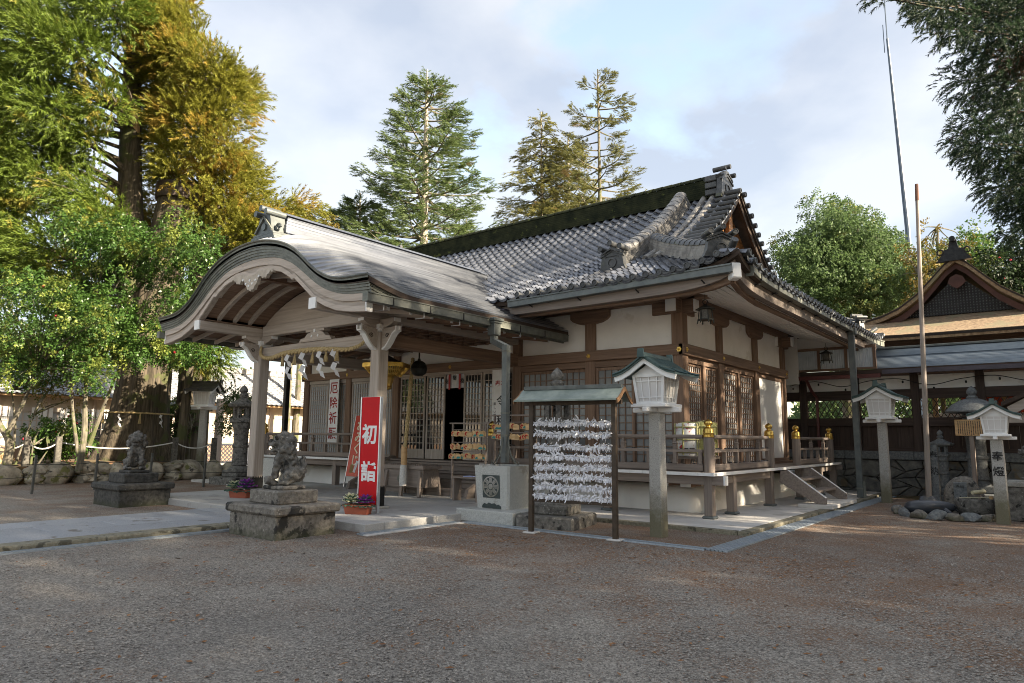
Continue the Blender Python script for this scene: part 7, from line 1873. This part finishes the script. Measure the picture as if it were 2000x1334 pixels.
for a, kind in ((-.9, 1), (-.35, 0), (.25, 1), (-1.5, 0)):
    x, y = -23.9+1.27*math.cos(a), 1.86+1.27*math.sin(a)
    if kind: shide(x, y, 2.34, rp2, .9, a+PI/2)
    else:
        m = MB()
        for k in range(12): b = 2*PI*k/12; m.tube([(x, y, 2.36), (x+.05*math.cos(b), y+.05*math.sin(b), 1.98)], [.014, .01], 4)
        m.build('tassel', STRAW, rp2)
# ---- golden cedar to the right of it
gx_, gy_ = along(405, 300, 29.5)[:2]
t = thing('golden_cedar', 'tall cedar with golden bronzed foliage right of the sacred cedar', 'tree', (gx_, gy_, 0), world=True)
trunk_mesh([(gx_, gy_, 0), (gx_, gy_, 6), (gx_, gy_, 11), (gx_, gy_, 14), (gx_, gy_, 16.5)], [.5, .42, .34, .22, .08], 16, 6, .08, 6).build('trunk', BARK, t, True, 60)
trunk_mesh([(-24.2, 4.6, .3), (-24.1, 4.5, 6), (-24.0, 4.5, 10), (-24.0, 4.5, 13)], [.26, .22, .18, .08], 10).build('second_stem', BARK, t, True)
cl = []; rad = []
for k in range(170):
    py = rg.uniform(-80, 500); xmax = interp(py, [-80, 60, 110, 200, 300, 380, 430, 500], [360, 385, 462, 500, 510, 525, 545, 575]); xmin = interp(py, [-80, 300, 420, 500], [285, 300, 390, 450])
    px = rg.uniform(xmin, xmax-22); cl.append(along(px, py, rg.uniform(26, 31.5))); rad.append(rg.uniform(.5, 1.0))
for k in range(34): cl.append(along(rg.uniform(296, 335), rg.uniform(-40, 330), rg.uniform(28, 30.5))); rad.append(rg.uniform(.5, .8))
for k in range(16): cl.append(along(rg.uniform(268, 300), rg.uniform(370, 470), rg.uniform(28.5, 30))); rad.append(rg.uniform(.4, .7))
for k in range(30): cl.append(along(rg.uniform(430, 590), rg.uniform(390, 500), rg.uniform(29, 33))); rad.append(rg.uniform(.5, .9))
lm = MB(); limbs(lm, lambda c: (gx_, gy_, max(4, min(16, c.z-.9))), cl[::2], .07, rr); lm.build('branches', BARK, t, True)
foliage('crown', M_CED2, crown_cluster(CED, cl, rad, 110, .56, rg, (gx_, gy_), -.1, .2), t)
# ---- slim dark cedar behind the lantern
t = thing('slim_cedar', 'slim dark cedar with drooping sprays between the old cedar and the lantern', 'tree', (-21.9, 2.7, .5), world=True)
trunk_mesh([(-21.95, 2.62, .4), (-21.9, 2.7, 3), (-21.8, 2.8, 6.5)], [.2, .16, .06], 10).build('trunk', BARK, t, True)
cl = [along(rg.uniform(345, 450), rg.uniform(640, 725), rg.uniform(26, 28.5)) for k in range(20)]+[along(rg.uniform(340, 420), rg.uniform(560, 660), rg.uniform(26, 28)) for k in range(14)]
lm = MB(); limbs(lm, lambda c: (-21.85, 2.75, c.z+.3), cl, .035, rr, .1); lm.build('branches', BARK, t, True)
foliage('crown', M_CED, crown_cluster(CED, cl, [rg.uniform(.35, .65) for _ in cl], 90, .50, rg, (-21.85, 2.75), .7), t)

# ---- broad-leaved trees and shrubs in front of the cedar
def broadleaf(name, label, base, stems, clumps, rad, mat, size, n_per, bark=BARK2, group=None, flowers=None, cat='tree'):
    t = thing(name, label, cat, base, world=True, group=group)
    m = MB()
    for pth, r in stems: m.tube(smoothpts(pth, 5), [lerp(r, r*.35, k/(5*(len(pth)-1))) for k in range(5*(len(pth)-1)+1)], 8)
    m.build('trunk' if cat == 'tree' else 'stem', bark, t, True)
    tips = [Vector(p[0][-1]) for p in stems]; lm = MB(); limbs(lm, lambda c: min(tips, key=lambda q: (q-c).length), clumps, .035, rr, .12); lm.build('branches', bark, t, True)
    foliage('crown', mat, crown_cluster(LEAF, clumps, rad, n_per, size, rg, None, .1, .3, .8), t)
    if flowers:
        fm = MB()
        for k in range(flowers[1]):
            c = clumps[rg.integers(0, len(clumps))]; d = rg.normal(size=3); d /= np.linalg.norm(d); p = np.array(c)+d*.6*np.array([1, 1, .7])
            for j in range(3): fm.obox(tuple(p), (.07, .07, .05), (j, j*1.3, 0), .01)
        fm.build('blossoms', flowers[0], t)
    return t
FLR = mk('red_blossom', (.45, .02, .04), (.6, .04, .07), rough=.6)
cl = [along(rg.uniform(130, 395), rg.uniform(440, 700), rg.uniform(21.5, 24.2)) for k in range(74)]
broadleaf('camellia_tree', 'tall glossy-leaved camellia in front of the sacred cedar', (-20.7, -.9, .5), [([(-21.0, -1.05, .4), (-20.95, -1.0, 1.6), (-21.2, -1.0, 3), (-21.4, -.9, 5)], .12), ([(-20.9, -.85, 1.2), (-20.6, -.6, 2.6), (-20.5, -.2, 4.2)], .08), ([(-21.0, -1.1, .9), (-21.3, -1.3, 2.4), (-21.7, -1.4, 4.4)], .07)], cl, [rg.uniform(.4, .75) for _ in cl], M_CAM, .23, 190, flowers=(FLR, 4))
cl = [along(rg.uniform(-70, 200), rg.uniform(545, 740), rg.uniform(19.5, 23)) for k in range(56)]
broadleaf('camellia_tree', 'spreading evergreen with bent trunk at the left edge', (-21.9, -3.0, .5), [([(-21.7, -2.85, .4), (-21.75, -2.8, 1.3), (-22.0, -3.1, 2.0), (-22.1, -3.3, 3.2)], .15), ([(-21.8, -2.9, 1.5), (-21.5, -2.6, 2.6), (-21.4, -2.4, 3.6)], .08)], cl, [rg.uniform(.38, .66) for _ in cl], M_CAM, .21, 190, flowers=(FLR, 3))
cl = [along(rg.uniform(65, 165), rg.uniform(820, 880), rg.uniform(22.8, 24)) for k in range(22)]
broadleaf('flowering_shrub', 'low leafy shrub with red blossoms behind the fence posts', (-22.3, -2.0, .5), [([(-22.3, -2.0, .4), (-22.3, -2.0, 1.2)], .05), ([(-22.3, -1.9, .4), (-22.1, -1.6, 1.1)], .04)], cl, [rg.uniform(.25, .42) for _ in cl], M_CAM, .24, 220, cat='shrub', flowers=(FLR, 10))
cl = [along(rg.uniform(60, 150), rg.uniform(700, 790), rg.uniform(23, 25)) for k in range(18)]
broadleaf('bare_shrub', 'twiggy shrub with sparse brownish leaves at the left', (-22.8, -2.4, .5), [([(-22.8, -2.4, .4), (-22.8, -2.4, 1.8), (-22.9, -2.6, 3)], .05), ([(-22.8, -2.3, .5), (-22.5, -2.0, 2.2)], .04)], cl, [rg.uniform(.3, .5) for _ in cl], M_YEL, .2, 60, cat='shrub')
cl = [along(rg.uniform(436, 486), rg.uniform(765, 835), rg.uniform(26.5, 28)) for k in range(15)]
broadleaf('garden_bush', 'rounded grey-green bush behind the dark stone lantern', (-20.3, 4.9, 0), [([(-20.4, 5.0, 0), (-20.4, 5.0, 1.6), (-20.3, 5.1, 2.6)], .07)], cl, [rg.uniform(.3, .55) for _ in cl], M_OAK, .20, 170, cat='shrub')
cl = [along(rg.uniform(330, 382), rg.uniform(780, 860), rg.uniform(27, 29)) for k in range(14)]
broadleaf('garden_bush', 'bright leafy bush between the cedar trunk and the brown roofed lantern', (-22.8, 3.4, .4), [([(-22.8, 3.4, .3), (-22.8, 3.4, 1.8)], .05)], cl, [rg.uniform(.3, .5) for _ in cl], M_CAM, .22, 200, cat='shrub')

# ---- conifers behind the hall
def tiered(name, label, base, top_z, z0, rmax, mat, protos, bark, size, whorls, seed, sparse=1., group=None, upturn=.25, rfun=None, lean=(0, 0), r_trunk=.35, per=(5, 7), tuft=10, s0=.34):
    g = np.random.default_rng(seed); r_ = random.Random(seed); b = Vector(base); t = thing(name, label, 'tree', base, world=True, group=group)
    top = Vector((b.x+lean[0], b.y+lean[1], top_z)); MB().tube(smoothpts([b, b.lerp(top, .5)+Vector((.1, .05, 0)), top], 8), [lerp(r_trunk, .05, k/16) for k in range(17)], 10).build('trunk', bark, t, True)
    bm_ = MB(); P = []; D = []; S = []
    for w in range(whorls):
        u = (w+g.uniform(-.3, .3))/whorls; u = min(.99, max(0, u)); z = lerp(z0, top_z-.3, u); R = rmax*(rfun(u) if rfun else (1-u)**.75+.08); ax = b.lerp(top, (z-b.z)/(top_z-b.z)); n = g.integers(*per); a0 = g.uniform(0, 6.28)
        for k in range(n):
            if g.random() > sparse: continue
            a = a0+2*PI*k/n+g.uniform(-.3, .3); L = R*g.uniform(.6, 1.12); d = Vector((math.cos(a), math.sin(a), 0)); up = g.uniform(-.1, .25)
            pts = [ax, ax+d*L*.35+Vector((0, 0, L*(up*.3-.04))), ax+d*L*.7+Vector((0, 0, L*(up*.5-.02))), ax+d*L+Vector((0, 0, L*(up*.5+upturn*.3)))]
            sp = smoothpts(pts, 4); bm_.tube(sp, [lerp(.05+.012*L, .012, i/12) for i in range(13)], 5, False)
            m_ = int(tuft*L*2.2)
            for q in range(m_):
                s_ = s0+(1-s0)*g.random()**.75; i = min(11, int(s_*12)); p = sp[i].lerp(sp[i+1], s_*12-i); side = g.normal()*L*.16*(1.15-s_*.6)
                off_ = Vector((-d.y*side, d.x*side, g.normal()*.10*L*.3+.0)); dd = d*.7+Vector((-d.y, d.x, 0))*(1.2 if side > 0 else -1.2)*g.uniform(.2, 1)+Vector((0, 0, g.uniform(-.1, .35)))
                P.append((p+off_)[:]); D.append(dd[:]); S.append(size*g.uniform(.7, 1.3))
    for q in range(26):
        zz = g.uniform(0, 1); p = b.lerp(top, 1-.10*zz); a = g.uniform(0, 6.28); P.append((p+Vector((math.cos(a), math.sin(a), 0))*.35*zz)[:]); D.append((math.cos(a), math.sin(a), g.uniform(.3, 1.2))); S.append(size*.8)
    bm_.build('branches', BARK2, t, True)
    P, D, S = np.array(P), np.array(D), np.array(S); k = g.integers(0, len(protos), len(P)); parts = [scatter(pv, pf, P[k == i], D[k == i], S[k == i], g.uniform(-.5, .5, (k == i).sum())) for i, (pv, pf) in enumerate(protos)]
    foliage('crown', mat, parts, t); return t
pb_ = along(818, 700, 45)
tiered('fir_tree', 'tall dark green fir with pale trunk behind the hall roof', (pb_[0], pb_[1], 0), 27.2, 10.5, 5.3, M_FIR, FIR, BARK3, .60, 23, 41, rfun=lambda u: interp(u, [0, .15, .5, .75, .9, 1], [1.14, 1.02, .80, .60, .38, .06]), r_trunk=.55, tuft=8, sparse=.9, s0=.30)
pb_ = along(690, 700, 47); tiered('fir_tree', 'lower bushy fir left of the tall fir', (pb_[0], pb_[1], 0), 18.8, 9.5, 3.6, M_FIR, FIR, BARK3, .60, 14, 42, sparse=.85, rfun=lambda u: interp(u, [0, .4, .8, 1], [1, .9, .6, .2]), tuft=12)
pb_ = along(905, 700, 52); tiered('fir_tree', 'low fir peeping over the hall ridge right of the tall fir', (pb_[0], pb_[1], 0), 18.6, 11, 3.2, M_FIR, FIR, BARK3, .6, 12, 43, tuft=8, sparse=.85)
pb_ = along(1055, 700, 60); tiered('larch_tree', 'yellow-green soft conifer, left one of the close pair over the ridge', (pb_[0], pb_[1], 0), 31.6, 15, 4.8, M_GOLD, SOFT, BARK3, .78, 21, 44, rfun=lambda u: interp(u, [0, .3, .7, 1], [1., .95, .55, .1]), tuft=6, upturn=-.15, sparse=.85, s0=.28)
pb_ = along(1110, 700, 61); tiered('larch_tree', 'yellow-green soft conifer, right one of the close pair over the ridge', (pb_[0], pb_[1], 0), 30.0, 15, 4.4, M_GOLD, SOFT, BARK3, .78, 20, 45, rfun=lambda u: interp(u, [0, .3, .7, 1], [1., .95, .6, .12]), tuft=6, upturn=-.15, sparse=.85, s0=.28)
pb_ = along(1172, 700, 56); tiered('pine_tree', 'tallest airy conifer with gaps between its branches over the ridge', (pb_[0], pb_[1], 0), 33.6, 16.5, 5.2, M_PINE, FIR, BARK2, .55, 19, 46, rfun=lambda u: interp(u, [0, .2, .5, .8, 1], [1., .95, .6, .5, .22]), sparse=.75, tuft=9, upturn=.55, per=(4, 6), s0=.35)
for k, (px, py, d, r, nm) in enumerate(((600, 430, 42, 2.2, 'golden cedar'), (580, 470, 40, 2.4, 'porch ridge'))):
    c0 = along(px, py, d); cl = [c0+rg.normal(size=3)*np.array([r*.38, r*.38, r*.34])-np.array([0, 0, .9]) for _ in range(26)]
    broadleaf('autumn_tree', 'small bronzed tree beside the porch ridge, nearer the '+nm, (c0[0], c0[1], 0), [([(c0[0], c0[1], 0), (c0[0], c0[1], c0[2]*.6), (c0[0], c0[1], c0[2])], .2)], cl, [rg.uniform(.6, 1.) for _ in cl], M_YEL if k == 0 else M_GOLD, .30, 120)
# ---- right-hand trees
cl = []; rad = []
for k in range(150):
    a = rg.uniform(0, 2*PI); q = rg.uniform(0, 1)**.5*(1+.11*math.sin(3*a+.6)+.10*math.sin(7*a+2)+.08*math.sin(11*a)); px = 1642+122*q*math.cos(a)*(1 if math.sin(a) > 0 else .95); py = 532+(95 if math.sin(a) > 0 else 122)*q*math.sin(a)
    cl.append(along(px, py, rg.uniform(33, 39))); rad.append(rg.uniform(.5, 1.2))
pb_ = along(1650, 640, 36)
broadleaf('evergreen_oak', 'big rounded evergreen tree behind the corridor', (pb_[0], pb_[1], 0), [([(pb_[0], pb_[1], 0), (pb_[0], pb_[1], 6), (pb_[0]-.3, pb_[1], 10)], .45), ([(pb_[0], pb_[1], 5), (pb_[0]+1.5, pb_[1], 9)], .25), ([(pb_[0], pb_[1], 5), (pb_[0]-1.8, pb_[1], 9)], .25)], cl, rad, M_OAK, .30, 105)
c0 = along(1822, 520, 30); cl = [along(1822+rg.normal()*30, 520+rg.normal()*42, rg.uniform(28.5, 31.5)) for _ in range(34)]
broadleaf('yellowing_tree', 'thin yellowing tree left of the bark roof', (c0[0], c0[1], 0), [([(c0[0], c0[1], 0), (c0[0], c0[1], 6), (c0[0]+.3, c0[1], 11)], .12), ([(c0[0], c0[1], 4), (c0[0]-.6, c0[1], 9)], .07)], cl, [rg.uniform(.4, .7) for _ in cl], M_YEL, .26, 62)
c0 = along(1910, 520, 33); cl = [along(1905+rg.normal()*34, 520+rg.normal()*26, rg.uniform(31, 35)) for _ in range(30)]
broadleaf('leafy_tree', 'bright green tree showing over the bark roof ridge', (c0[0], c0[1], 0), [([(c0[0], c0[1], 0), (c0[0], c0[1], 10)], .2)], cl, [rg.uniform(.5, .8) for _ in cl], M_CAM, .32, 70)
c0 = along(1985, 560, 30); cl = [along(1985+rg.normal()*38, 555+rg.normal()*52, rg.uniform(28, 32)) for _ in range(46)]
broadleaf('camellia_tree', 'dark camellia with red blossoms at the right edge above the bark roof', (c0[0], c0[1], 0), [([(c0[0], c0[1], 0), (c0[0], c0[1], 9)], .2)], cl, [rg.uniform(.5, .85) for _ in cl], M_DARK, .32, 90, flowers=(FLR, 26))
c0 = along(1720, 600, 40); cl = [along(1740+rg.normal()*40, 560+rg.normal()*40, rg.uniform(39, 43)) for _ in range(30)]
broadleaf('leafy_tree', 'green tree filling the gap behind the tall pole', (c0[0], c0[1], 0), [([(c0[0], c0[1], 0), (c0[0], c0[1], 9)], .2)], cl, [rg.uniform(.6, 1.) for _ in cl], M_OAK, .36, 70)
cl = [along(rg.uniform(1975, 2060), rg.uniform(800, 920), rg.uniform(22, 24)) for _ in range(20)]
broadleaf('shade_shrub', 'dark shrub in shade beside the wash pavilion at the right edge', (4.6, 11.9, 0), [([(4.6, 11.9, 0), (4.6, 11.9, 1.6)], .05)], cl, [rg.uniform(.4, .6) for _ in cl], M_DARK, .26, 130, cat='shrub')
# ---- dark conifer overhanging the right corner
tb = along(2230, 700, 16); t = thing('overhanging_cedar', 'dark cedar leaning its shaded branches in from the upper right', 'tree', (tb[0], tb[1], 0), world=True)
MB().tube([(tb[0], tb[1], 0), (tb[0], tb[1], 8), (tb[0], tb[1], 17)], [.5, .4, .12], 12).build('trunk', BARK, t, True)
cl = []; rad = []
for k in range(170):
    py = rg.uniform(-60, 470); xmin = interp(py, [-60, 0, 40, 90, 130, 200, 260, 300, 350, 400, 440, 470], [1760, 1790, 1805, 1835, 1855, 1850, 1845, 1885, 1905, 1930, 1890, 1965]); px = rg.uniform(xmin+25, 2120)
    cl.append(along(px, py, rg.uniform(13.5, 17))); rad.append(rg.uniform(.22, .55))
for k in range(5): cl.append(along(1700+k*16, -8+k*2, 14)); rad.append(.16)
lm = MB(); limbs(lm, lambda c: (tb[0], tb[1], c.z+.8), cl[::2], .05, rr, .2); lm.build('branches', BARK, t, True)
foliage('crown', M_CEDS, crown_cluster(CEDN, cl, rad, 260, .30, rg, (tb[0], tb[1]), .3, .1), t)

# ---- cedars standing to the right of the forecourt (out of the picture); they shade it
g = np.random.default_rng(77); cl = []; rad = []
for k in range(60):
    z = g.uniform(2.2, 14.2); R = interp(z, [2, 5, 10, 14.5], [2.2, 2.8, 2.7, 1.3]); a = g.uniform(0, 6.28); q = R*g.uniform(.3, 1); cl.append((q*math.cos(a), q*math.sin(a), z)); rad.append(g.uniform(.7, 1.15))
proto = thing('forecourt_cedar', 'cedar standing to the right of the forecourt', 'tree', (0, 0, 0), group='cedars right of the forecourt')
MB().tube([(0, 0, 0), (0, 0, 8), (0, 0, 15)], [.38, .28, .06], 10).build('trunk', BARK, proto, True); foliage('crown', M_CED, crown_cluster(CED, cl, rad, 34, .85, g, (0, 0), .4, .2), proto)
sh_ = np.array([math.cos(SUN_AZ), math.sin(SUN_AZ)]); pp = np.array([-sh_[1], sh_[0]]); c0 = np.array([-2., 0.])+sh_*21
for i, k in enumerate((-4.6, -3.5, -2.4, -1.35, -.4, .65, 1.75, 2.75)):
    o = proto if i == 0 else copy_tree(proto); q = c0+pp*k*3.9+sh_*g.uniform(-1.5, 2.5); o.location = (q[0], q[1], 0); o.rotation_euler.z = g.uniform(0, 6.28); s = g.uniform(.95, 1.1)*(1.32 if k < 0 else 1.); o.scale = (s, s, s)
    o['label'] = 'cedar right of the forecourt, %s in the row from the camera' % ('first', 'second', 'third', 'fourth', 'fifth', 'sixth', 'seventh', 'eighth')[i]

for i, k in enumerate((-4.1, -3.0, -1.9, -1.4, -.85, -.4, .1, 1.7)):
    o = copy_tree(proto); q = c0+pp*k*3.9+sh_*(6.5+g.uniform(-1, 1)); o.location = (q[0], q[1], 0); o.rotation_euler.z = g.uniform(0, 6.28); s = g.uniform(.86, .98)*(1.15 if k < -.5 else 1.); o.scale = (s, s, s)
    o['label'] = 'cedar in the rear row right of the forecourt, %s from the camera' % ('first', 'second', 'third', 'fourth', 'fifth', 'sixth', 'seventh', 'eighth')[i]
# ---- far woods round the precinct
g = np.random.default_rng(8); n = 9000; a = g.uniform(math.radians(70), math.radians(215), n); R = g.uniform(60, 85, n); hgt = 7+4*np.sin(a*9)+2*np.sin(a*23+1)
P = np.stack([-5+R*np.cos(a), 5+R*np.sin(a), g.uniform(0, 1, n)**.8*hgt], 1); D = g.normal(size=(n, 3)); v1, f1 = scatter(LEAF[0][0], LEAF[0][1], P, D, g.uniform(1.2, 2.2, n), g.uniform(0, 6, n))
o = mobj('woodland', tri_mesh('woodland', v1, f1, M_OAK)); tag(o, 'dark woodland closing the view behind the precinct', 'woodland', kind='stuff')
print('TRIS', sum(len(m.loops)-2*len(m.polygons) for m in bpy.data.meshes)) if False else None
